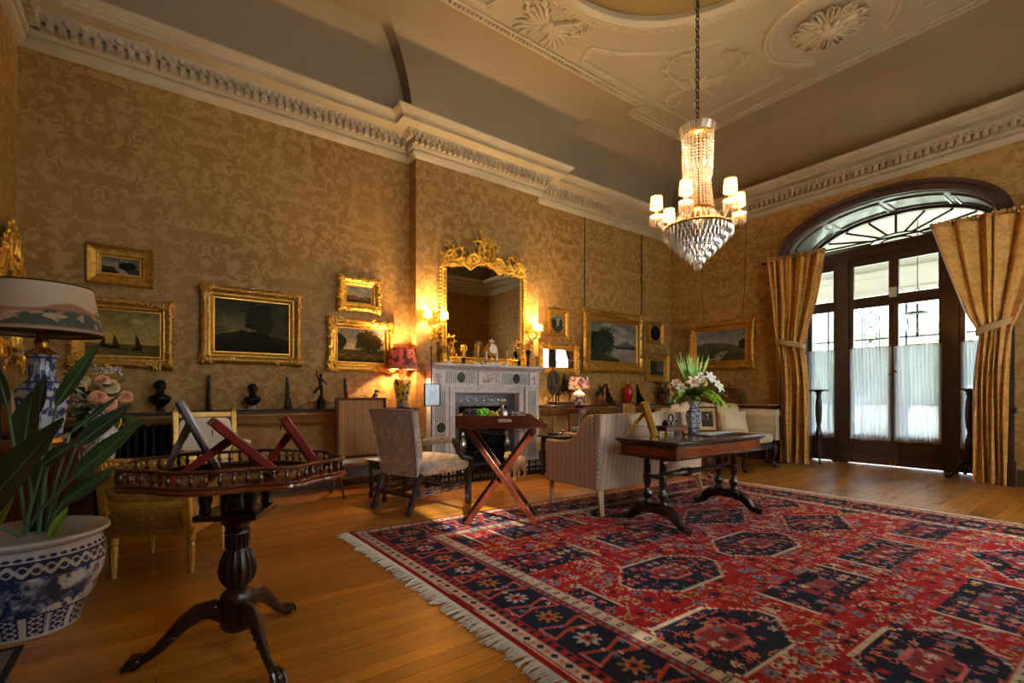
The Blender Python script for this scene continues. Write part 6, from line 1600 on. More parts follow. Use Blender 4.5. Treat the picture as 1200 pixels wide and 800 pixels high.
# ---- carved rococo mirrors
def rococo(name, label, loc, rz, w, h, crest, bulge=.035):
    p = thing(name, label, 'mirror', loc, rz)
    hw = w/2; fw = .10
    mb = MB(); fr2 = MB()
    mb.box(-hw+.05,hw-.05,-.02,-.004,.03,h-.02)
    obj('glass', mb, MIRR, p, smooth=0)
    mb = MB()
    for s in (-1,1):     # side mouldings with leaf scales
        mb.tube([(s*(hw-.035),-.03,z) for z in np.linspace(.02,h-.05,10)], .026, 8); mb.tube([(s*(hw-.085),-.03,z) for z in np.linspace(.05,h-.15,10)], .012, 8)
        n = int(h/.055)
        for k in range(n):
            z = .05+k*(h-.15)/n; mb.at(T((s*(hw-.012),-.035,z))@RY(s*35)).ball((0,0,0),(.03,.018,.016),7,5)
            mb.at(T((s*(hw-.05),-.05,z+.025))@RY(-s*40)).ball((0,0,0),(.022,.012,.011),6,4)
        mb.m = None
    mb.tube([(x,-.03,.04) for x in np.linspace(-hw+.05,hw-.05,8)], .028, 8); mb.tube([(x,-.035,.085) for x in np.linspace(-hw+.08,hw-.08,8)], .012, 8)
    # swept head: cusped inner line and a scrolled outer line
    up = [(x, h-.20+.10*abs(sin((x/hw)*pi*1.5+pi/2))**.6+.10*(1-abs(x/hw))) for x in np.linspace(-hw+.08,hw-.08,40)]
    mb.tube([(x,-.03,z) for x,z in up], .014, 8)
    out = [(x, h-.01+.04*cos(x/hw*pi*2)+.13*(1-abs(x/hw))**1.5) for x in np.linspace(-hw,hw,40)]
    mb.tube([(x,-.035,z) for x,z in out], .024, 8)
    v = [];f_ = []
    for (a,b),(c_,d_) in zip(up,out): v += [(a,-.028,b),(c_,-.028,d_)]
    mb.add(v,[(2*k,2*k+2,2*k+3,2*k+1) for k in range(39)])
    obj('frame', mb, GOLD, p, smooth=60)
    # carved ornament
    mb = MB(); rr = random.Random(3)
    def cs(x,z,a,size,turn,y=-.05,wd=.016):
        pts=[]; px,pz=x,z
        for i in range(22):
            u=i/21; an=a+turn*u*u*6; r=size*.12*(1-.6*u); 
            if i: px+=r*cos(an); pz+=r*sin(an)
            pts.append((px,y-.012*sin(u*pi),pz))
        mb.tube(pts,[wd*(1-.6*i/21) for i in range(22)],6)
        for i in range(2,18,3): mb.at(T(pts[i])@RY(-math.degrees(a+turn*(i/21)**2*6)+70*turn)).ball((.02,0,0),(.03,.012,.012),6,4)
        mb.m=None
    for s in (-1,1):
        a0 = 0 if s > 0 else pi
        cs(s*(hw-.04),h-.08,pi/2+s*.2,.22,s*1,wd=.026); cs(s*(hw-.05),h-.02,pi/2+s*1.2,.2,s*-1,wd=.022)
        cs(s*hw*.70,h-.04,pi/2+s*1.1,.2,s*-1,wd=.024); cs(s*hw*.45,h-.02,pi/2+s*.5,.2,s*1,wd=.024); cs(s*.10,h+.0,pi/2-s*.3,.30,s*1.1,wd=.03); cs(s*.06,h+.10,pi/2+s*.1,.2,-s*1,wd=.026); cs(s*.02,h+.16,pi/2-s*.3,.18,s*1,wd=.022)
        cs(s*(hw-.05),.12,-pi/2+s*.3,.2,-s); cs(s*(hw-.01),.2,pi/2+s*.3,.22,s); cs(s*(hw-.12),.06,pi/2+s*1.2,.18,s)
        for k in range(90): 
            u = rr.random()**1.15; x = s*u*hw; mb.at(T((x,-.045-rr.random()*.012,h-.09+.12*(1-u)+rr.uniform(-.05,.06)))@RY(rr.uniform(0,180))).ball((0,0,0),(.034,.012,.013),6,4)
        for k in range(16): mb.at(T((s*(hw-.03+rr.uniform(-.05,.03)),-.045,rr.uniform(.0,.3)))@RY(rr.uniform(0,180))).ball((0,0,0),(.03,.012,.013),6,4)
        mb.m = None
    if crest:
        mb.tube([(-.02,-.05,h+.2),(-.06,-.06,h+.28),(.03,-.05,h+.33),(.05,-.05,h+.26),(.0,-.05,h+.22)], .016, 6); mb.tube([(-.02,-.05,h+.30),(-.07,-.05,h+.36),(-.10,-.05,h+.42)], [.014,.01,.005], 6)
        for a in (-.6,-.2,.2,.6): mb.tube([(-.08,-.05,h+.38),(-.08+.05*sin(a),-.05,h+.44+.01*cos(a))],[.008,.003],5)
    obj('carved_scrollwork', mb, GOLD, p, smooth=60)
    return p
rococo('overmantel_mirror', 'tall gilt rococo mirror with scrolled crest over the chimneypiece', (3.65,5.596,1.485), 0, 1.40, 1.40, True)
rococo('wall_mirror', 'gilt rococo mirror on the side wall behind the large painted lamp shade', (-.946,5.28,1.36), 90, .80, .70, False)
# wall sconces
SHADEW = shade_mat('lit_silk_shade', (250,230,190), (255,206,122), E_SH)
lights = []
def point(loc, power, rad=.03, col=(1,.70,.36)):
    l = bpy.data.lights.new('lamp_bulb','POINT'); l.energy = power; l.color = col; l.shadow_soft_size = rad
    o = bpy.data.objects.new('lamp_bulb', l); o.location = loc; C.objects.link(o); return o
CANDLE = mat('candle_tube', (226,200,150), .5)
def sconce(label, loc, mirror, unlit):
    s = thing('wall_sconce', label, 'wall light', loc, 0, None)
    mb = MB()
    mb.tube([(-.03*mirror,-.01,-.10),(-.01*mirror,-.03,-.04),(.0,-.06,.02),(.01*mirror,-.07,.06)], [.035,.045,.04,.025], 9)
    rr = random.Random(2)
    for k in range(26): mb.at(T((rr.uniform(-.05,.035)*mirror,-.03-rr.random()*.05,rr.uniform(-.13,.08)))@RY(rr.uniform(0,180))).ball((0,0,0),(.028,.012,.012),6,4)
    mb.m = None; obj('back_plate', mb, GOLD, s, smooth=60)
    for k,(dx,dy) in enumerate(((-.115,-.10),(.0,-.17),(.115,-.10))):
        mb = MB(); mb.tube([(.0,-.065,.05),(dx*.5,dy*.8-.02,.05),(dx*1.0,dy-.02,.075),(dx,dy,.12)], [.012,.010,.009,.008], 7); mb.lathe([(.012,.115),(.03,.128),(.034,.14),(.012,.145)], 14, (dx,dy,0))
        for q in range(3): mb.ball((dx*(.4+.2*q),dy*(.7+.1*q)-.02,.055+.012*q),(.012,.012,.01),6,4)
        ar = obj('arm', mb, GOLD, s, smooth=60)
        mb = MB(); mb.lathe([(.0115,.14),(.0115,.21),(.006,.215)], 12, (dx,dy,0)); obj('candle', mb, CANDLE, ar)
        if k == unlit: continue
        mb = MB(); mb.lathe([(.055,.17),(.048,.20),(.043,.255)], 20, (dx,dy,0)); mb.f = [q for q in mb.f if len(q) == 4]
        obj('shade', mb, SHADEW, ar, solid=.001, recalc=False)
        point((loc[0]+dx,loc[1]+dy,loc[2]+.225), P_SC, .03)
sconce('gilt three armed wall sconce beside the mirror on the lamp side of the chimney breast', (2.86,5.597,1.88), 1, 1)
sconce('gilt three armed wall sconce beside the mirror on the oval picture side', (4.44,5.597,1.85), -1, 0)

# ================================================================== MANTEL GARNITURE
MZ = 1.473; MY = 5.43
def mant(x): return (x, MY, MZ)
c = thing('mantel_clock', 'gilt and marble portico clock with a white dial on the mantel shelf', 'clock', mant(3.66))
mb = MB(); mb.box(-.13,.13,-.06,.06,0,.012).box(-.12,.12,-.055,.055,.012,.035).box(-.055,.055,-.065,.05,.012,.04); obj('base', mb, MARBLE, c, bevel=.004)
for x in (-.085,.085):
    mb = MB(); mb.box(x-.022,x+.022,-.022,.022,.035,.055); obj('plinth_block', mb, mat('blue_block', (46,52,84), .3), c, bevel=.002)
    mb = MB(); mb.lathe([(.014,.055),(.017,.065),(.012,.075),(.015,.13),(.011,.165),(.018,.175),(.018,.185)], 14, (x,0,0)); obj('column', mb, MARBLE, c)
    mb = MB(); mb.lathe([(.012,.185),(.018,.195),(.008,.21),(.014,.225),(.004,.245)], 10, (x,0,0)); mb.tube([(x,0,.23),(x*.8,0,.275),(x*.45,0,.29)], .008, 6); obj('finial', mb, GOLD, c)
mb = MB(); mb.at(T((0,0,.215))@RX(90)).lathe([(.058,-.03),(.062,.03),(.066,.04),(.056,.045)], 28); mb.m = None; mb.tube([(-.06,0,.16),(-.03,-.02,.135),(.03,-.02,.135),(.06,0,.16)], .008, 6); mb.ball((0,-.01,.075),(.04,.02,.03),8,6); mb.box(-.004,.004,-.004,.004,.03,.16); obj('drum', mb, GOLD, c, smooth=50)
mb = MB(); mb.at(T((0,-.0455,.215))@RX(90)).lathe([(.055,0),(.05,.004),(0,.006)], 28); dl = obj('dial', mb, mat('enamel_white', (236,232,222), .25), c)
mb = MB()
for k in range(12): a = k*pi/6; mb.bar((.036*cos(a),-.0525,.215+.036*sin(a)),(.044*cos(a),-.0525,.215+.044*sin(a)),.004,.001,up=(0,1,0))
mb.bar((0,-.053,.215),(.018,-.053,.205),.004,.001,up=(0,1,0)); mb.bar((0,-.0535,.215),(-.03,-.0535,.213),.003,.001,up=(0,1,0)); obj('hands_and_numerals', mb, EBON, dl, smooth=0)
mb = MB(); mb.lathe([(.035,.28),(.03,.29),(.01,.295),(.022,.31),(.03,.325),(.012,.34),(.01,.355),(0,.37)], 14); mb.tube([(-.03,0,.315),(-.045,0,.335),(-.03,0,.345)], .005,5); mb.tube([(.03,0,.315),(.045,0,.335),(.03,0,.345)], .005,5); obj('urn_crest', mb, MARBLE, c)
def cassolette(label, x, h, kind, m, dx=0):
    c = thing('mantel_ornament', label, 'mantel ornament', (x,MY+dx,MZ))
    if kind == 'urn':
        mb = MB(); mb.box(-.03,.03,-.03,.03,0,.03); obj('plinth', mb, mat('marble_plinth', (206,196,176), .35), c, bevel=.002)
        mb = MB(); mb.lathe([(.014,.03),(.01,.06),(.012,.09),(.03,h*.62),(.034,h*.78),(.028,h*.84),(.018,h*.87),(.026,h*.93),(.028,h)], 16); mb.lathe([(.0,h-.004),(.027,h-.004)],16); obj('body', mb, m, c)
        for s in (-1,1): mb = MB(); mb.tube([(s*.03,0,h*.72),(s*.045,0,h*.8),(s*.04,0,h*.9),(s*.026,0,h*.93)], .004, 5); obj('handle', mb, m, c)
    elif kind == 'figure':
        mb = MB(); mb.lathe([(.034,0),(.034,.01),(.024,.02),(.026,.07),(.032,.08)], 14); obj('plinth', mb, BRONZE, c)
        mb = MB(); mb.lathe([(.012,.08),(.02,.1),(.03,.112),(.016,.12),(.022,.15),(.028,.18),(.02,.205),(.01,.215)], 12); mb.ball((0,0,.232),(.017,.017,.02),10,7)
        for s in (-1,1): mb.tube([(s*.022,0,.19),(s*.044,-.005,.175),(s*.04,-.012,.22),(s*.03,0,.25)], .007, 6)
        obj('putto', mb, m, c, smooth=60)
    else:
        mb = MB(); mb.lathe([(.034,0),(.034,.012),(.022,.02),(.018,.05),(.024,.07),(.014,.085),(.012,.12),(.02,.15),(.034,h*.8),(.036,h*.9),(.03,h)], 16); mb.lathe([(0,h-.004),(.029,h-.004)],16); obj('body', mb, m, c)
        for s in (-1,1): mb = MB(); mb.ball((s*.034,0,h*.82),(.01,.01,.014),7,5); obj('mask_boss', mb, m, c)
    return c
GB = mat('old_gilt_bronze', (150,112,50), .35, .85, var=.25, vs=30)
cassolette('gilt candlestick nearest the red lamp shade end of the mantel', 2.90, .22, 'cup', GB)
cassolette('taller gilt vase second from the lamp end of the mantel', 3.00, .27, 'urn', GB)
cassolette('gilt cherub figure between vase and urn on the mantel', 3.22, .27, 'figure', GOLD)
cassolette('gilt urn close beside the mantel clock on the lamp side', 3.43, .30, 'urn', GB)
cassolette('slender gilt urn beside the mantel clock on the sconce side', 3.90, .26, 'urn', GB)
cassolette('gilt cherub figure beyond the slender urn on the mantel', 4.13, .25, 'figure', GB)
cassolette('dark bronze lidded vase under the sconce at the end of the mantel', 4.29, .24, 'cup', BRONZE)
cassolette('small brass goblet candlestick at the outer end of the mantel', 4.46, .16, 'cup', GB)

# ================================================================== LEDGE ORNAMENTS
LZ = .916; LY = 5.68
def bust(label, x, bald, sc, base):
    b = thing('bust', label, 'bust', (x,LY-.02,LZ), 0); b.scale = (sc,)*3
    mb = MB(); mb.lathe([(.05,0),(.05,.012),(.03,.025),(.026,.04),(.036,.052)], 18); obj('socle', mb, base, b)
    mb = MB(); mb.lathe([(.03,.052),(.07,.085),(.09,.12),(.085,.145),(.045,.16),(.034,.175),(.034,.20)], 18, sx=1, sy=.6)
    mb.ball((0,-.005,.235),(.042,.05,.056),14,10); mb.ball((0,-.055,.228),(.009,.014,.012),7,5); mb.ball((0,-.043,.212),(.02,.012,.008),8,5)
    for s in (-1,1): mb.ball((s*.043,.0,.232),(.008,.012,.016),7,5); mb.ball((s*.017,-.046,.246),(.009,.006,.006),7,5)
    mb.ball((0,-.038,.192),(.024,.018,.02),8,6)
    hd = obj('head_and_shoulders', mb, BRONZE, b, smooth=180)
    mb = MB(); rr = random.Random(4)
    for k in range(50):
        a = rr.uniform(0,6.28); e = rr.uniform(.1,1.4); 
        if cos(a-1.5*pi) > .5 and e < .7: continue
        mb.ball((.043*cos(e)*cos(a),.05*cos(e)*sin(a)-.002,.24+.056*sin(e)),(.012,.012,.01),6,4)
    if bald:
        for k in range(16): mb.ball((rr.uniform(-.026,.026),-.042+rr.uniform(-.01,.01),rr.uniform(.165,.2)),(.009,.009,.012),6,4)
    obj('hair_and_beard' if bald else 'hair', mb, BRONZE, hd, smooth=180)
bust('bearded bronze bust on the ledge above the black radiator', .03, True, 1.0, EBON)
bust('smaller beardless bronze bust on a pale socle between two wedge brackets', .81, False, .92, mat('grey_marble_socle', (150,142,128), .4))
def bracket(label, x):
    b = thing('carved_bracket', label, 'bracket', (x,5.79,LZ), 0, 'carved wedge brackets on the ledge')
    P = [(0,0),(-.21,0),(-.21,.02),(-.185,.035),(-.19,.06),(-.15,.08),(-.145,.11),(-.11,.13),(-.105,.17),(-.07,.20),(-.07,.25),(-.04,.28),(-.035,.33),(0,.36)]
    mb = MB(); mb.at(YZX).prism(P, -.011, .011); obj('side_panel', mb, DARKW, b, bevel=.003)
    mb = MB()
    for k in range(1,len(P)-1): mb.ball((0,P[k][0],P[k][1]+.006),(.014,.012,.012),6,4)
    obj('scalloped_edge', mb, DARKW, b)
for x,l in ((.435,'dark wedge bracket on the ledge between the two bronze busts'),(1.17,'dark wedge bracket on the ledge between bust and bronze statuette'),(1.80,'dark wedge bracket on the ledge behind the fire screen'),(6.30,'dark wedge bracket on the ledge beside the small horseman bronze'),(7.12,'dark wedge bracket on the ledge past the red vase')): bracket(l, x)
s = thing('bronze_statuette', 'slim dark bronze figure with raised arm on a round plinth on the ledge', 'statuette', (1.50,LY,LZ))
mb = MB(); mb.lathe([(.055,0),(.055,.02),(.045,.03),(.042,.09),(.05,.1),(.03,.115),(.02,.15)], 16); obj('plinth', mb, BRONZE, s)
mb = MB(); mb.tube([(.005,0,.15),(.01,0,.2),(.0,.0,.25),(-.005,0,.29),(0,0,.33),(.0,0,.355)], [.01,.014,.022,.02,.026,.012], 9); mb.tube([(-.01,0,.25),(-.05,.02,.2),(-.06,.03,.17)], [.017,.012,.008], 7); mb.ball((0,-.003,.378),(.019,.021,.024),10,7); mb.tube([(-.02,0,.335),(-.05,-.01,.38),(-.045,-.01,.43)], [.01,.008,.006], 7); mb.tube([(.02,0,.335),(.045,-.02,.29),(.06,-.04,.27)], [.01,.008,.006], 7); mb.ball((-.045,-.01,.437),(.008,)*3,6,5); obj('figure', mb, BRONZE, s, smooth=180)
def horseman(mb, h=1.0, rider=True, rear=False):
    tl = .14 if rear else 0
    mb.tube([(-.12,0,.19-tl*.3),(-.05,0,.20),(.05,0,.20+tl*.3),(.11,0,.215+tl*.5)], [.05,.052,.05,.048], 10)
    mb.tube([(.10,0,.22+tl*.5),(.15,0,.29+tl*.5),(.17,0,.32+tl*.5)], [.042,.03,.026], 9); mb.tube([(.16,0,.335+tl*.5),(.21,0,.29+tl*.5),(.225,0,.28+tl*.5)], [.027,.02,.015], 8)
    for s_ in (-1,1): mb.tube([(.162,s_*.012,.345+tl*.5),(.16,s_*.014,.368+tl*.5)], [.008,.003], 5)
    mb.tube([(-.15,0,.2-tl*.3),(-.2,0,.17),(-.21,0,.09)], [.014,.016,.006], 6)
    for y in (-.028,.028):
        mb.tube([(-.12,y,.17-tl*.3),(-.105,y,.12),(-.14,y,.07),(-.135,y,.0)], [.034,.022,.013,.012], 8)
    mb.tube([(.09,-.028,.18+tl*.4),(.095,-.028,.09+tl*.3),(.085,-.028,.04+tl*.2),(.09,-.028,.0 if not rear else .04)], [.03,.018,.013,.012], 8)
    mb.tube([(.09,.028,.19+tl*.4),(.155,.028,.17+tl*.4),(.155,.028,.10+tl*.4),(.13,.028,.08+tl*.4)], [.03,.018,.013,.012], 8)
    if rider:
        mb.tube([(-.01,0,.24),(-.005,0,.3),(.0,0,.345),(.0,0,.37)], [.032,.028,.034,.014], 9); mb.ball((.004,0,.39),(.021,.019,.024),9,7)
        for y in (-1,1): mb.tube([(0,y*.03,.24),(.05,y*.055,.2),(.02,y*.055,.13),(.04,y*.055,.115)], [.022,.018,.012,.01], 7); mb.tube([(0,y*.034,.335),(.03,y*.045,.29),(.07,y*.02,.28)], [.013,.011,.008], 6)
s = thing('equestrian_bronze', 'small dark bronze of a seated hound on a stepped plinth beside the yellow lamp', 'statuette', (2.12,LY,LZ))
mb = MB(); mb.box(-.075,.075,-.05,.05,0,.018).box(-.06,.06,-.04,.04,.018,.06); obj('plinth', mb, EBON, s, bevel=.003)
mb = MB(); mb.tube([(-.03,0,.085),(.0,0,.12),(.02,0,.16),(.025,0,.19)], [.036,.034,.03,.02], 10); mb.ball((.03,0,.205),(.024,.019,.02),10,7); mb.tube([(.04,0,.202),(.07,0,.195)], [.014,.008], 7)
for y in (-.018,.018): mb.tube([(.02,y,.14),(.04,y,.1),(.042,y,.06)], [.014,.01,.01], 7); mb.tube([(-.03,y*1.4,.09),(.005,y*1.5,.085),(-.01,y*1.5,.062)], [.022,.016,.01], 7); mb.tube([(.02,y,.22),(.012,y*1.3,.2)], [.006,.004], 5)
obj('hound', mb, BRONZE, s, smooth=180); s.name = 'hound_bronze'
s = thing('equestrian_bronze', 'large dark bronze horse on a black plinth in front of the gilt framed mirror', 'statuette', (5.19,LY-.03,LZ), 0)
mb = MB(); mb.box(-.25,.25,-.08,.08,0,.05); obj('plinth', mb, EBON, s, bevel=.005)
mb = MB().at(T((0,0,.05))@SCL(1.05,1.05,1.05)); horseman(mb, 1, True); obj('horse_and_rider', mb, BRONZE, s, smooth=180)
s = thing('equestrian_bronze', 'small dark bronze horseman on a wooden block on the right-hand ledge', 'statuette', (6.02,LY-.02,LZ), 0)
mb = MB(); mb.box(-.11,.11,-.06,.06,0,.025).box(-.09,.09,-.05,.05,.025,.085); obj('plinth', mb, MAHOG, s, bevel=.005)
mb = MB().at(T((0,0,.085))@SCL(.6,.6,.6)); horseman(mb, 1, True, True); obj('horse_and_rider', mb, BRONZE, s, smooth=180)
v_ = thing('red_vase', 'glossy red baluster vase on the ledge below the lake painting', 'vase', (6.73,LY-.02,LZ))
mb = MB(); mb.lathe([(.06,0),(.065,.01),(.055,.03)], 18); obj('stand', mb, EBON, v_)
mb = MB(); mb.lathe([(.045,.03),(.06,.06),(.085,.15),(.09,.22),(.075,.28),(.045,.305),(.04,.33),(.055,.345)], 24); mb.lathe([(0,.335),(.05,.34)],24); obj('body', mb, mat('red_glaze', (176,22,22), .12, coat=.6), v_)
v_ = thing('plum_vase', 'dark plum vase on the ledge in the corner', 'vase', (7.66,LY-.03,LZ))
mb = MB(); mb.lathe([(.05,0),(.055,.015),(.04,.03),(.075,.09),(.085,.14),(.06,.2),(.05,.23),(.065,.25)], 20); mb.lathe([(0,.235),(.055,.24)],20); obj('body', mb, mat('plum_glaze', (96,32,36), .25), v_)
b_ = thing('foliage_bouquet', 'grey green leaves and pale roses in the plum vase in the corner', 'bouquet', (7.66,LY-.03,LZ+.235))
rr = random.Random(8)
for k in range(34):
    a = rr.uniform(0,6.28); d = Vector((cos(a)*.8,-abs(sin(a))*.5,rr.uniform(-.1,1.0))); mb = MB(); q_ = rr.uniform(.05,.2); mb.tube([(0,0,0),tuple(d*q_)], .003, 4); leaf_mesh(mb, d*q_, d, .12, .06, .4, 5); obj('leaf', mb, mat('grey_green_leaf', (72,86,72), .5, var=.3), b_, smooth=70, recalc=False)
for x,y,z in ((.1,-.12,.06),(.17,-.1,-.02),(.12,-.15,-.06)):
    mb = MB(); rose(mb,(x,y,z),.05,(.2,-.8,.4)); obj('rose', mb, ROSEP, b_, smooth=70, recalc=False)
v_ = thing('white_mug_vase', 'small white vase behind the sofa cushions near the corner', 'vase', (7.90,5.60,LZ))
mb = MB(); mb.lathe([(.045,0),(.05,.01),(.045,.06),(.05,.13),(.056,.14)], 18); mb.lathe([(0,.13),(.05,.13)],18); obj('body', mb, CREAMD, v_)
# flex along the ledge
mb = MB(); mb.tube([(.1,5.56,.920),(.7,5.56,.920),(1.2,5.58,.92),(1.38,5.74,.99),(1.55,5.76,1.0),(1.72,5.72,.96),(1.9,5.58,.920),(2.3,5.56,.920)], .004, 5); o = obj('lamp_flex', mb, EBON); tag(o, 'thin dark electric flex trailing along the ledge behind the bronzes', 'cable')

# radiators
def radiator(label, x0, n, dx=.062, h=.82):
    r = thing('radiator', label, 'radiator', (x0,5.66,0), 0)
    first = None
    for k in range(n):
        if first is None:
            mb = MB()
            for y in (-.045,.0,.045): mb.tube([(0,y,.10),(0,y,h-.05)], .017, 8)
            mb.ball((0,0,h-.045),(.028,.075,.03),10,6); mb.ball((0,0,.10),(.028,.075,.03),10,6)
            if True: mb.box(-.014,.014,-.05,-.03,0,.08)
            first = obj('section', mb, IRON, r, smooth=60)
        else: copy_part(first, r, T((k*dx,0,0)))
    mb = MB(); mb.tube([(0,0,.10),((n-1)*dx,0,.10)], .02, 8); mb.tube([(0,0,h-.06),((n-1)*dx,0,h-.06)], .02, 8); obj('header', mb, IRON, r)
radiator('black column radiator under the ledge beside the white flower vase', -.52, 17)
radiator('black column radiator under the ledge in the corner behind the cream sofa', 7.25, 12)

# ================================================================== SCREENS
c = thing('fire_screen', 'cheval fire screen with a brown striped silk panel in front of the ledge', 'screen', (1.82,5.25,0), 4)
sf = stripe_fabric('brown_silk', (150,104,54), (166,122,70), (108,72,38), .085)
mb = MB(); hw = .27
for s in (-1,1): mb.box(s*hw-.022,s*hw+.012,-.016,.016,.16,1.045)
mb.box(-hw+.016,hw-.016,-.014,.014,1.015,1.045).box(-hw+.016,hw-.016,-.014,.014,.39,.42); obj('frame', mb, mat('matt_mahogany', (84,40,20), .6, var=.2, spec=.2), c, bevel=.004)
mb = MB(); mb.box(-hw+.016,hw-.016,-.006,.006,.42,1.015); obj('silk_panel', mb, sf, c, smooth=0)
mb = MB(); mb.box(-hw,hw,-.012,.012,.27,.30).tube([(-hw,0,.18),(hw,0,.18)], .012, 8); obj('stretcher', mb, MAHOG, c)
mb = MB(); mb.box(-hw+.016,hw-.016,-.016,.016,.335,.385); obj('fringe_band', mb, mat('cream_band', (196,180,152), .8, bump=.4, bs=90), c)
for s in (-1,1):
    for y in (-1,1):
        mb = MB(); mb.tube([(s*hw,y*.01,.22),(s*hw,y*.07,.19),(s*hw,y*.13,.09),(s*hw,y*.19,.015)], [.02,.018,.014,.012], 8); mb.ball((s*hw,y*.19,.014),(.016,.016,.014),8,6); obj('leg', mb, MAHOG2, c, smooth=60)
mb = MB(); mb.tube([(.03*cos(a)*1.6,0,1.045+.022*sin(a)) for a in np.linspace(0,pi,10)], .004, 6); obj('carrying_handle', mb, BRASS, c)
# glass pole screen by the chimneypiece
c = thing('pole_screen', 'slim pole screen with a square silvery glazed panel beside the chimneypiece', 'screen', (2.60,5.12,0), 0)
mb = MB(); mb.tube([(0,0,.12),(0,0,1.62)], .008, 8); mb.lathe([(.02,.10),(.03,.16),(.02,.22),(.028,.3),(.012,.4)], 12); mb.ball((0,0,1.63),.015); obj('pole', mb, DARKW, c)
for k in range(3):
    mb = MB(); mb.tube([(0,0,.14),(.07,0,.13),(.13,0,.05),(.18,0,.015)], [.018,.015,.012,.013], 7); obj('leg', mb, DARKW, c, smooth=60, rot=120*k+62)
mb = MB().at(T((.0,-.022,1.075))@RZ(20)@RY(0)); s = .132
mb.box(-s,s,-.008,.008,-s,-s+.01).box(-s,s,-.008,.008,s-.01,s).box(-s,-s+.01,-.008,.008,-s+.01,s-.01).box(s-.01,s,-.008,.008,-s+.01,s-.01); pf = obj('panel_frame', mb, EBON, c, smooth=0)
mb = MB().at(T((.0,-.022,1.075))@RZ(20)); mb.box(-s+.008,s-.008,-.003,.003,-s+.008,s-.008); obj('glazed_panel', mb, mat('silvered_print', (206,210,212), .12, .75, var=.18, vs=12), pf, smooth=0)
# octagonal table pole screen on a side table
c = thing('side_table', 'dark oak side table with turned legs at the fireplace end of the settee', 'table', (4.42,4.83,0), 4)
mb = MB(); mb.box(-.30,.30,-.2,.2,.515,.54); obj('tabletop', mb, DARKW, c, bevel=.006)
mb = MB(); mb.box(-.26,.26,-.165,.165,.44,.515).box(-.25,.25,-.14,-.11,.08,.11).box(-.25,.25,.11,.14,.08,.11).box(-.26,-.22,-.14,.14,.08,.11).box(.22,.26,-.14,.14,.08,.11); obj('frame', mb, DARKW, c, bevel=.004)
for x in (-1,1):
    for y in (-1,1):
        mb = MB(); mb.lathe([(.026,0),(.03,.03),(.028,.12),(.016,.14),(.024,.2),(.03,.27),(.018,.36),(.026,.4),(.028,.44)], 12, (x*.25,y*.145,0)); obj('leg', mb, DARKW, c)
c = thing('table_screen', 'dark octagonal painted hand screen on a pole standing on the oak side table', 'screen', (4.26,4.86,.541), 0)
mb = MB(); mb.box(-.055,.055,-.04,.04,0,.022); obj('base', mb, EBON, c, bevel=.003)
mb = MB(); mb.tube([(0,0,.02),(0,0,.93)], .007, 8); mb.lathe([(.014,.02),(.01,.05),(.008,.08)],10); mb.ball((0,0,.935),.011); obj('pole', mb, MAHOG2, c)
def octs(U,V):
    n = fbm(U*4,V*6,41); cc = mixc((38,30,22),(92,70,44),sstep(.4,.75,n)); cc = mixc(cc,(112,88,58),((np.abs(U-.48)<.06)&(V>.3)&(V<.8)).astype(float)*.8); return cc
mb = MB(); hw, hh, k = .105, .155, .055
mb.at(T((0,-.016,.70))@Matrix(((1,0,0,0),(0,0,1,0),(0,1,0,0),(0,0,0,1)))).prism([(-hw,-hh+k*1.2),(-hw+k,-hh),(hw-k,-hh),(hw,-hh+k*1.2),(hw,hh-k*1.2),(hw-k,hh),(-hw+k,hh),(-hw,hh-k*1.2)], -.006, .006); ob = obj('octagonal_board', mb, mat('painted_board', (62,44,28), .9, var=.45, vs=9), c, bevel=.003)
picplane('painted_figure', .15, .22, octs, ob, T((0,-.0235,.70)), 50, PHOTO)
g = thing('red_glass_cup', 'small glass cup of red wax on the oak side table', 'candle glass', (4.33,4.74,.541))
mb = MB(); mb.lathe([(.02,0),(.022,.004),(.006,.012),(.006,.025),(.036,.04),(.042,.075),(.039,.075),(.032,.043),(0,.04)], 16); obj('bowl', mb, GLASS, g)
mb = MB(); mb.lathe([(0,.041),(.030,.043),(.037,.065),(0,.066)], 16); obj('wax', mb, mat('red_wax', (186,20,32), .35), g)
mb = MB(); mb.grid(lambda u,v: (-.10+.2*u, -.09+.18*v, .004+.012*sin(u*6+v*3)**2), 10, 10); o = obj('folded_cloth', mb, mat('tan_cloth', (178,140,104), .85, var=.15), loc=(4.52,4.76,.541), rot=20, solid=.006, smooth=60); tag(o, 'tan folded cloth lying on the oak side table', 'cloth')
o = thing('knitting_bag', 'grey bundled cloth bag beside the tan cloth on the oak side table', 'bag', (4.62,4.78,.541))
mb = MB(); cushion(mb, (0,0,.05),(.13,.12,.10),.8,20,12); obj('body', mb, mat('grey_wool', (112,108,110), .9, var=.25, bump=.4), o, smooth=80); mb = MB(); mb.tube([(-.03,0,.09),(-.02,0,.13),(.02,0,.13),(.03,0,.09)], .006, 6); obj('handle', mb, mat('grey_wool', (112,108,110)), o)
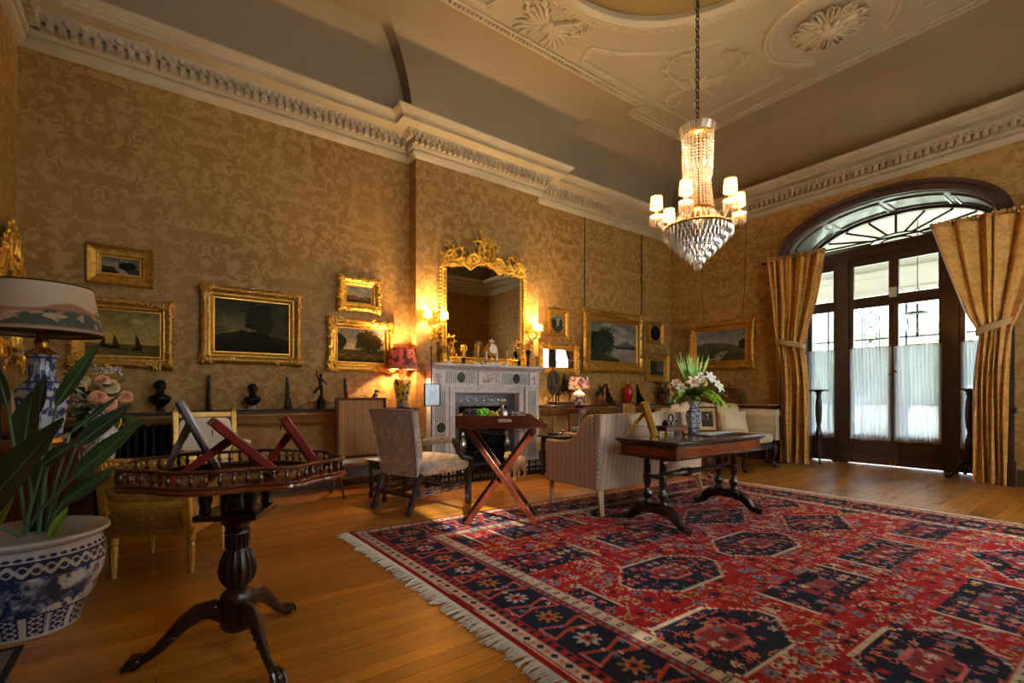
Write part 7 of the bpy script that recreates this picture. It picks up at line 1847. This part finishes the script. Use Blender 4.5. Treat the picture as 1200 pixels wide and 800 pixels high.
# ================================================================== TABLES AND LAMPS
c = thing('desk', 'dark mahogany desk carrying the blue and white lamp beside the plant', 'desk', (-.62,4.10,0))
mb = MB(); mb.box(-.30,.28,-.34,.34,.755,.78); obj('top', mb, MAHOG, c, bevel=.006)
mb = MB(); mb.box(-.28,.26,-.32,.32,.06,.755).box(-.29,.27,-.33,.33,0,.06); obj('carcase', mb, MAHOG2, c, bevel=.005)
for z0,z1 in ((.10,.38),(.40,.56),(.58,.74)):
    mb = MB(); mb.box(.26,.272,-.29,.29,z0,z1); d_ = obj('drawer', mb, MAHOG2, c, bevel=.004)
    for y in (-.14,.14): mb = MB(); mb.ball((.285,y,(z0+z1)/2),.014); obj('knob', mb, BRASS, d_)
def lampshade_cols(kind):
    def f(U,V):
        if kind == 'hills':
            c = mixc((176,150,118),(196,172,140),V); r = .42+.18*np.exp(-((np.mod(U*3,1)-.5)/.2)**2)+.05*(fbm(U*20,U*0,3)-.5); c = mixc(c,(150,92,58),sstep(r+.02,r-.03,V)*.9); c = mixc(c,(176,140,104),sstep(.38,.34,V)); n = fbm(U*34,V*7,6); c = mixc(c,(66,74,58),sstep(.46,.54,n+(.32-V)*.9)*sstep(.44,.38,V)); 
            q = np.mod(U*9,1); c = mixc(c,(58,72,64),((np.abs(q-.5)<.10*(1-(V-.1)/.5))&(V>.1)&(V<.6)&(hsh(np.floor(U*9),U*0,4)>.5)).astype(float)); return mixc(c,(176,132,104),sstep(.12,.04,V))
        if kind == 'red':
            c = mixc((164,70,56),(188,96,74),V); n = fbm(U*22,V*5,9); c = mixc(c,(84,40,38),sstep(.47,.56,n+(.5-np.abs(V-.45))*.35-.12)); return mixc(c,(120,76,64),sstep(.22,.1,V))
        c = np.zeros(U.shape+(3,)); c[:] = (206,172,142); n = fbm(U*26,V*6,4); c = mixc(c,(64,52,58),sstep(.55,.58,n)); n2 = fbm(U*16,V*4,14); c = mixc(c,(190,64,62),sstep(.6,.63,n2)); n3 = fbm(U*20,V*5,24); return mixc(c,(120,132,112),sstep(.63,.66,n3))
    return f
def vshade(name, glow, tint):
    t = NT(name); a = t.new('ShaderNodeAttribute', attribute_name='Col'); t.set(Base_Color=a.outputs['Color'], Roughness=.8)
    if glow: t.set(Emission_Color=t.mix(1.0, a.outputs['Color'], tint, 'MULTIPLY'), Emission_Strength=glow)
    return t.mat
def lamp_shade(parent, r0, r1, z0, z1, cols, m):
    def pos(U,V): a = -U*2*pi+2.2; r = r0+(r1-r0)*V; return r*np.cos(a), r*np.sin(a), z0+(z1-z0)*V
    s = colgrid('lamp_shade', pos, cols, 200, 50, m, parent)
    for q_, w_ in (((r0,z0),.006),((r1,z1),.005)):
        mb = MB(); mb.tube([(q_[0]*cos(a),q_[0]*sin(a),q_[1]) for a in np.linspace(0,2*pi,40,endpoint=False)], w_, 6, closed=True); obj('binding', mb, mat('shade_braid', (60,38,26), .8), s)
    mb = MB()
    for k in range(3): a = 2.1*k; mb.tube([(0,0,z1-.02),(r1*cos(a),r1*sin(a),z1-.004)], .003, 5)
    obj('spider', mb, BRASS, s)
    sm = m
    return s
# blue and white vase lamp
L0 = (-.555,4.03,.781)
c = thing('table_lamp', 'blue and white square vase lamp with a painted landscape shade on the desk', 'lamp', L0)
mb = MB(); mb.lathe([(.075,0),(.095,.01),(.09,.03),(.07,.036)], 20); obj('foot', mb, GOLD, c)
BP = [(.055,.034),(.07,.05),(.085,.18),(.098,.30),(.094,.33),(.06,.38),(.05,.41),(.047,.50),(.062,.535),(.066,.54)]
def bwc(U,V):
    r,z = pinterp(np.array(BP),V); s = U*.6; c_ = np.zeros(U.shape+(3,)); c_[:] = (176,180,190); n = fbm(s*40,z*26,3,4); c_ = mixc(c_,(58,70,112),sstep(.46,.56,n)); n2 = fbm(s*18,z*14,8,3); c_ = mixc(c_,(170,176,188),sstep(.58,.66,n2)*.8)
    for zz in (.06,.33,.375,.52): c_[np.abs(z-zz) < .006] = (52,62,104)
    p = np.mod(U*4,1); pan = (np.abs(p-.5)<.3)&(z>.22)&(z<.31); c_[pan] = (182,184,190); c_[pan&(fbm(s*50,z*40,5,3)>.55)] = (62,72,110); return c_
def bwp(U,V):
    r,z = pinterp(np.array(BP),V); a = U*2*pi+pi/4; k = 1/np.maximum(np.abs(np.cos(a-pi/4)),np.abs(np.sin(a-pi/4)))**.7; return r*k*np.cos(a), r*k*np.sin(a), z
colgrid('vase_body', bwp, bwc, 200, 140, PORC, c)
mb = MB(); mb.lathe([(.075,.538),(.08,.545),(.05,.56),(.03,.58),(.035,.62),(.025,.64),(.028,.70),(.02,.72),(.015,.80)], 18); obj('burner_neck', mb, BRASS, c); mb = MB(); mb.tube([(.03,0,.65),(.06,-.01,.655)], .004, 5); mb.ball((.065,-.01,.655),.009); obj('switch_key', mb, BRASS, c)
lamp_shade(c, .285, .235, .665, .95, lampshade_cols('hills'), vshade('painted_card_shade', 0, (1,1,1,1)))
mb = MB(); mb.tube([(-.03,0,.57),(-.10,-.02,.55),(-.16,-.04,.50),(-.17,-.04,.2),(-.17,-.02,.012)], .004, 5); obj('cord', mb, EBON, c)
# yellow vase lamp on the ledge
c = thing('table_lamp', 'yellow floral vase lamp with a red painted shade at the end of the ledge', 'lamp', (2.43,5.555,.916))
mb = MB(); mb.lathe([(.085,0),(.088,.01),(.075,.022)], 20); obj('stand', mb, DARKW, c)
YP = [(.07,.022),(.075,.03),(.075,.06),(.10,.2),(.112,.29),(.10,.345),(.055,.38),(.045,.41),(.045,.47),(.06,.485)]
def ylc(U,V):
    r,z = pinterp(np.array(YP),V); c_ = np.zeros(U.shape+(3,)); c_[:] = (214,180,40); n = fbm(U*22,z*30,5,3); c_ = mixc(c_,(84,96,60),sstep(.58,.62,n)); n2 = fbm(U*30+5,z*36,15,3); c_ = mixc(c_,(56,50,40),sstep(.63,.66,n2)); n3 = fbm(U*18+9,z*26,25,3); c_ = mixc(c_,(206,206,190),sstep(.66,.69,n3)); c_[z<.06] = (130,140,146); return c_
porc('vase_body', YP, ylc, c, 160, 110)
mb = MB(); mb.lathe([(.03,.48),(.02,.5),(.012,.54)], 12); obj('lamp_fitting', mb, BRASS, c)
lamp_shade(c, .188, .132, .475, .72, lampshade_cols('red'), vshade('red_card_shade', E_RED, (1,.55,.35,1)))
point((2.43,5.555,1.53), P_YL, .035)
# floral lamp on the little round table
c = thing('lamp_table', 'small round mahogany lamp table on splayed legs behind the settee', 'table', (5.17,5.30,0))
mb = MB(); mb.lathe([(.18,.845),(.19,.85),(.19,.868),(.18,.872),(0,.872)], 28); mb.lathe([(0,.79),(.165,.79),(.165,.845)],28); obj('tabletop', mb, MAHOG, c, smooth=40)
for k in range(4):
    a = pi/4+k*pi/2; mb = MB(); mb.tube([(.15*cos(a),.15*sin(a),.80),(.15*cos(a),.15*sin(a),.4),(.17*cos(a),.17*sin(a),.1),(.20*cos(a),.20*sin(a),0)], [.018,.014,.012,.012], 8); obj('leg', mb, MAHOG2, c)
c = thing('table_lamp', 'small white porcelain lamp with a flowered shade on the round lamp table', 'lamp', (5.17,5.30,.873))
mb = MB(); mb.lathe([(.075,0),(.08,.02),(.06,.035),(.07,.045)], 18); obj('stand', mb, EBON, c)
FP = [(.065,.045),(.075,.07),(.105,.14),(.108,.19),(.09,.22),(.05,.245),(.045,.26)]
def flc(U,V):
    r,z = pinterp(np.array(FP),V); c_ = np.zeros(U.shape+(3,)); c_[:] = (206,200,186); n = fbm(U*22,z*34,5,3); c_ = mixc(c_,(84,92,104),sstep(.5,.56,n)*(z<.18)); n2 = fbm(U*30+5,z*36,15,3); return mixc(c_,(164,84,66),sstep(.62,.66,n2)*(z<.2))
porc('body', FP, flc, c, 120, 70)
mb = MB(); mb.lathe([(.04,.258),(.02,.28),(.012,.30)], 12); obj('lamp_fitting', mb, BRASS, c)
lamp_shade(c, .165, .135, .285, .475, lampshade_cols('flower'), vshade('flowered_shade', E_FLW, (1,.8,.6,1)))
point((5.17,5.30,1.19), P_FL, .03)

# white vase of roses on a tripod stand
c = thing('pedestal_table', 'dark pedestal table carrying the white vase of roses', 'table', (-.33,4.86,0))
mb = MB(); mb.lathe([(.24,.515),(.25,.52),(.25,.535),(.24,.54),(0,.54)], 28); obj('tabletop', mb, MAHOG, c, smooth=40)
mb = MB(); mb.lathe([(.06,.515),(.03,.50),(.022,.4),(.034,.3),(.04,.24),(.028,.18),(.034,.14),(.0,.12)], 14); obj('column', mb, DARKW, c)
for k in range(3): mb = MB(); mb.tube([(.02,0,.17),(.08,0,.16),(.15,0,.08),(.22,0,.015)], [.022,.02,.015,.014], 8); obj('leg', mb, DARKW, c, smooth=60, rot=120*k-60)
VV = (-.33,4.86,.541)
v_ = thing('white_vase', 'white porcelain vase with small painted sprays holding the peach roses', 'vase', VV)
WP = [(.06,0),(.07,.01),(.065,.03),(.085,.12),(.105,.2),(.10,.25),(.07,.29),(.055,.32),(.06,.37),(.08,.41)]
def wvc(U,V):
    r,z = pinterp(np.array(WP),V); c_ = np.zeros(U.shape+(3,)); c_[:] = (206,200,196); n = fbm(U*18,z*20,5,3); m = (z>.1)&(z<.24); c_ = mixc(c_,(140,96,132),sstep(.64,.67,n)*m); n2 = fbm(U*20+7,z*22,9,3); return mixc(c_,(110,128,96),sstep(.65,.68,n2)*m)
porc('body', WP, wvc, v_, 160, 100)
for s in (-1,1):
    mb = MB(); mb.tube([(s*.06,0,.36),(s*.10,0,.37),(s*.11,0,.33),(s*.09,0,.27)], .006, 6); obj('handle', mb, GOLD, v_)
b_ = thing('rose_bouquet', 'bouquet of peach and cream roses with white sprays in the white vase', 'bouquet', (VV[0],VV[1],VV[2]+.40))
rr = random.Random(21)
def ip(x,z,y=0): return Vector((x*.805+y*.593, -x*.593+y*.805, z))     # across / up / away from the doorway side
for x,z,y,r,m in ((.09,.11,-.15,.055,ROSEP),(.16,.07,-.14,.05,ROSEP),(.13,.20,-.08,.05,ROSEC),(-.10,.19,-.10,.045,ROSEC),(.03,.24,-.04,.045,ROSEP),(.22,.12,-.06,.045,ROSEP),(-.16,.24,0,.045,ROSEC)):
    p = ip(x,z,y); mb = MB(); rose(mb,p,r,(p.x*1.2+.1,p.y*.8-.9,.5)); f_ = obj('rose', mb, m, b_, smooth=70, recalc=False); mb = MB(); mb.tube([(0,0,-.1),tuple(p*.5),tuple(p-Vector((0,0,.02)))], .004, 5); obj('stem', mb, LEAF, f_)
for x,z in ((-.02,.04),(.03,-.02),(-.05,.10),(.10,.0),(-.02,.33),(.1,.32)):
    p = ip(x,z,-.14 if z < .2 else 0); mb = MB()
    for k in range(26): mb.ball(tuple(p+Vector((rr.uniform(-.045,.045),rr.uniform(-.03,.03),rr.uniform(-.035,.035)))),(.008,)*3,6,4)
    obj('gypsophila_spray', mb, mat('white_blossom', (214,210,200), .7), b_, smooth=180)
for k in range(110):
    a = rr.uniform(0,6.28); d = Vector((cos(a)*.8,sin(a)*.8-.2,rr.uniform(-.35,1.1))); mb = MB(); leaf_mesh(mb, d*rr.uniform(.06,.22)+Vector((-.04,.02,.03)), d, rr.uniform(.09,.14), .06, .4, 5); obj('leaf', mb, (LEAF, LEAFD, mat('sage_leaf', (122,128,92), .5, var=.25))[k%3], b_, smooth=70, recalc=False)
for k in range(5):
    p0 = ip(-.2,.26); d = Vector((-.8+.3*k,-.2,.8)); mb = MB(); mb.tube([tuple(ip(-.05,.1)),tuple(p0)], .003, 4); leaf_mesh(mb, p0+Vector((.01*k,0,.03*k)), d, .10, .05, .1, 5); obj('leaf', mb, mat('sage_leaf', (122,128,92)), b_, smooth=70, recalc=False)
# console under the side-wall mirror with cream box
c = thing('pier_table', 'low pale painted pier table below the side wall mirror', 'table', (-.76,5.25,0))
mb = MB(); mb.box(-.18,.17,-.38,.40,.76,.79); obj('top', mb, DARKW, c, bevel=.006)
mb = MB(); mb.box(-.17,.16,-.36,.38,.64,.76); obj('frieze', mb, PALEU, c, bevel=.004)
for x in (-.15,.13):
    for y in (-.33,.35): mb = MB(); mb.lathe([(.02,0),(.024,.02),(.016,.04),(.026,.58),(.03,.64)], 12, (x,y,0)); obj('leg', mb, GILTW, c)
c = thing('cream_box', 'tall cream painted box standing on the pier table behind the leaves', 'box', (-.72,5.02,.791), 8)
mb = MB(); mb.box(-.13,.10,-.12,.12,0,.30); obj('case', mb, mat('cream_paint', (196,180,146), .55, var=.05), c, bevel=.004)
mb = MB(); mb.box(-.135,.105,-.125,.125,.30,.315); obj('lid', mb, mat('cream_paint', (196,180,146)), c, bevel=.004)
c = thing('carved_ornament', 'small dark carved wooden ornament on top of the cream box', 'ornament', (-.75,5.02,1.107), 8)
mb = MB(); mb.at(YZX).prism([(-.10,0),(.10,0),(.10,.015),(.06,.03),(.075,.06),(.04,.05),(.03,.09),(0,.11),(-.03,.09),(-.04,.05),(-.075,.06),(-.06,.03),(-.10,.015)], -.012, .012); obj('pierced_crest', mb, DARKW, c, bevel=.003)
mb = MB(); mb.box(-.03,.03,-.11,.11,0,.012); obj('base', mb, DARKW, c)

# ================================================================== CHANDELIER
cz = 0; CX, CYY = 3.6, 2.3
c = thing('chandelier', 'cut crystal chandelier with six shaded lights hanging from a long chain', 'chandelier', (CX,CYY,0))
mb = MB(); z = 3.30; k = 0
while z < 5.70:
    mb.at(T((0,0,z))@RZ(90*(k%2))@RX(90)); mb.tube([(.014*cos(a),.026*sin(a),0) for a in np.linspace(0,2*pi,10,endpoint=False)], .005, 5, closed=True); z += .042; k += 1
mb.m = None; obj('chain', mb, BRONZE, c)
mb = MB(); mb.lathe([(.02,3.31),(.03,3.30),(.012,3.28),(.012,2.5)], 10); mb.lathe([(.118,3.225),(.122,3.21),(.112,3.205)],24); mb.lathe([(.13,2.60),(.135,2.585),(.125,2.58)], 24); mb.lathe([(.2,2.46),(.205,2.445),(.19,2.44)],28); mb.lathe([(.012,2.5),(.02,2.3),(.012,2.2)],10); obj('brass_frame', mb, BRASS, c)
def drop(mb, p, w, l):      # faceted lozenge
    x,y,z = p; v = [(x,y,z)]; 
    for zz,rr_ in ((z-l*.3,w*.5),(z-l*.65,w*.42)): v += [(x+rr_*cos(a),y+rr_*sin(a),zz) for a in (0,pi/2,pi,1.5*pi)]
    v.append((x,y,z-l)); f_ = [(0,1+(k+1)%4,1+k) for k in range(4)]+[(1+k,1+(k+1)%4,5+(k+1)%4,5+k) for k in range(4)]+[(9,5+k,5+(k+1)%4) for k in range(4)]
    mb.add(v,f_)
def bead(mb, p, r): 
    x,y,z = p; v = [(x,y,z+r),(x+r,y,z),(x,y+r,z),(x-r,y,z),(x,y-r,z),(x,y,z-r)]
    mb.add(v,[(0,1,2),(0,2,3),(0,3,4),(0,4,1),(5,2,1),(5,3,2),(5,4,3),(5,1,4)])
mb = MB()
for k in range(20):
    a = 2*pi*k/20; mb.at(T((.122*cos(a),.122*sin(a),3.225))@Matrix.Rotation(a,4,'Z')@RY(18)).box(-.006,.006,-.016,.016,0,.06)
mb.m = None; obj('crystal_crown', mb, CRYSTAL, c, smooth=0)
# strands: tall upper curtain, waisted middle curtain, lower basket tiers
first = None; n = 26
def strand(name, path, r, N, off=0):
    mb = MB()
    L = 0; P = path
    step = r*1.9; d = 0
    for p,q in zip(P,P[1:]):
        p = Vector(p); q = Vector(q); l = (q-p).length
        while d < l: bead(mb, tuple(p+(q-p)*(d/l)), r); d += step
        d -= l
    o = obj(name, mb, CRYSTAL, c, smooth=0)
    for k in range(1,N): copy_part(o, c, RZ(360*k/N+off))
    return o
strand('upper_bead_strand', [(.118,0,3.20),(.112,0,2.92)], .0135, 24)
strand('waist_bead_strand', [(.098,0,2.96),(.094,0,2.86),(.105,0,2.74),(.122,0,2.60)], .012, 24)
strand('basket_bead_strand', [(.13,0,2.57),(.165,0,2.53),(.20,0,2.46)], .013, 26)
for r0,z0,l,w,N,nm in ((.112,2.925,.06,.02,26,'skirt_drop'),(.27,2.44,.075,.017,44,'tier_drop'),(.225,2.395,.075,.017,38,'tier_drop'),(.18,2.345,.075,.017,32,'tier_drop'),(.135,2.30,.075,.017,24,'tier_drop'),(.095,2.26,.07,.016,18,'tier_drop'),(.055,2.215,.06,.015,11,'tier_drop')):
    mb = MB()
    for k in range(N):
        a = 2*pi*k/N; p = (r0*cos(a),r0*sin(a),z0); bead(mb,(p[0],p[1],p[2]+.012),.009); drop(mb,p,w,l)
        p2 = ((r0-.015)*cos(a+pi/N),(r0-.015)*sin(a+pi/N),z0+.03); drop(mb,p2,w*.8,l*.8)
    obj(nm+'s', mb, CRYSTAL, c, smooth=0, kind='stuff')
mb = MB(); mb.lathe([(.27,2.452),(.276,2.446),(.27,2.438)],32); 
for r0,z0 in ((.225,2.395),(.18,2.345),(.135,2.30),(.095,2.26)): mb.tube([(r0*cos(a),r0*sin(a),z0+.014) for a in np.linspace(0,2*pi,36,endpoint=False)], .004, 5, closed=True)
obj('tier_ring', mb, BRASS, c)
mb = MB(); mb.ball((0,0,2.135),.034,12,8); obj('crystal_ball', mb, CRYSTAL, c, smooth=0)
SHC = shade_mat('lit_candle_shade', (246,226,180), (255,208,120), E_SH); TRIM = mat('shade_trim', (120,84,40), .7)
for k in range(6):
    A = 18+60*k; M = RZ(A)
    mb = MB().at(M); mb.tube([(.13,0,2.47),(.20,0,2.43),(.27,0,2.45),(.315,0,2.50),(.33,0,2.54)], [.010,.011,.010,.009,.009], 8); ar = obj('arm', mb, CRYSTAL, c, smooth=60)
    mb = MB().at(M); mb.lathe([(.012,2.535),(.045,2.55),(.052,2.562),(.012,2.556)], 16, (.33,0,0)); 
    mb.lathe([(.014,2.556),(.018,2.575),(.013,2.61)],10,(.33,0,0)); obj('drip_pan', mb, CRYSTAL, ar)
    mb = MB().at(M)
    for q in range(12): a = 2*pi*q/12; drop(mb,(.33+.05*cos(a),.05*sin(a),2.555),.016,.085); bead(mb,(.33+.05*cos(a),.05*sin(a),2.56),.008)
    obj('pan_drops', mb, CRYSTAL, ar, smooth=0, kind='stuff')
    mb = MB().at(M); mb.lathe([(.010,2.575),(.010,2.65)],10,(.33,0,0)); obj('candle', mb, CANDLE, ar)
    mb = MB().at(M); mb.lathe([(.053,2.625),(.048,2.66),(.044,2.725)],24,(.33,0,0)); mb.f = [q for q in mb.f if len(q)==4]; sh = obj('shade', mb, SHC, ar, solid=.001, recalc=False)
    mb = MB().at(M); mb.tube([(.33+.0535*cos(a),.0535*sin(a),2.627) for a in np.linspace(0,2*pi,24,endpoint=False)],.003,5,closed=True); obj('trim_band', mb, TRIM, sh); mb = MB().at(M); mb.tube([(.33+.0445*cos(a),.0445*sin(a),2.724) for a in np.linspace(0,2*pi,24,endpoint=False)],.002,5,closed=True); obj('trim_band', mb, TRIM, sh)
    p = M@Vector((.33,0,2.68)); point((CX+p.x,CYY+p.y,p.z), P_CH, .03, (1,.70,.36))

for z_, k_ in ((2.34,1.6),(2.52,.8),(2.8,.5),(3.08,.5)): point((CX,CYY,z_), P_CI*k_, .02, (1,.86,.62))
# ================================================================== DAYLIGHT, LAMPS, CAMERA
w = bpy.data.worlds.new('overcast_sky'); SC.world = w; w.use_nodes = True
wt = w.node_tree; bg = wt.nodes['Background']
# overcast sky, brighter towards the veiled sun on the rear-window side of the house
g_ = wt.nodes.new('ShaderNodeTexCoord'); d_ = wt.nodes.new('ShaderNodeVectorMath'); d_.operation = 'DOT_PRODUCT'; wt.links.new(g_.outputs['Generated'], d_.inputs[0]); d_.inputs[1].default_value = (-.2,-.93,.3)
mr = wt.nodes.new('ShaderNodeMapRange'); wt.links.new(d_.outputs['Value'], mr.inputs[0]); mr.inputs[1].default_value = .0; mr.inputs[2].default_value = 1.0; mr.inputs[3].default_value = WORLD; mr.inputs[4].default_value = WORLD_R
wt.links.new(mr.outputs[0], bg.inputs[1]); bg.inputs[0].default_value = (.78,.87,1.0,1)
def portal(loc, rot, sx, sy):
    l = bpy.data.lights.new('daylight_portal','AREA'); l.shape = 'RECTANGLE'; l.size = sx; l.size_y = sy; l.cycles.is_portal = True
    o = bpy.data.objects.new('daylight_portal', l); o.location = loc; o.rotation_euler = rot; C.objects.link(o)
portal((9.0,AC,1.9),(0,R(90),0),3.8,2.4)
for a,b in RW: portal(((a+b)/2,Y0-.2,(RZ0+RZ1)/2),(R(90),0,0),b-a,RZ1-RZ0)
sun = bpy.data.lights.new('sun','SUN'); sun.energy = SUN; sun.angle = R(1.0); sun.color = (1,.93,.8)
so = bpy.data.objects.new('sun', sun); C.objects.link(so)
dv = Vector(SUND); so.rotation_euler = dv.to_track_quat('-Z','Y').to_euler()
cam = bpy.data.cameras.new('camera'); co = bpy.data.objects.new('camera', cam); C.objects.link(co)
cam.sensor_width = 36; cam.sensor_fit = 'HORIZONTAL'; cam.lens = 565.5/1200*36; cam.shift_y = 62/1200; cam.clip_start = .05
co.location = (0,0,1.08); co.rotation_euler = (R(90),0,R(53.599-90)); SC.camera = co
SC.view_settings.view_transform = 'Standard'; SC.view_settings.look = 'None'; SC.view_settings.exposure = EXPO; SC.view_settings.gamma = 1; SC.view_settings.use_curve_mapping = False
cy = SC.cycles; cy.use_denoising = True; cy.max_bounces = 10; cy.diffuse_bounces = 5; cy.glossy_bounces = 4; cy.transparent_max_bounces = 16; cy.transmission_bounces = 6
cy.sample_clamp_indirect = 6; cy.caustics_reflective = False; cy.caustics_refractive = False
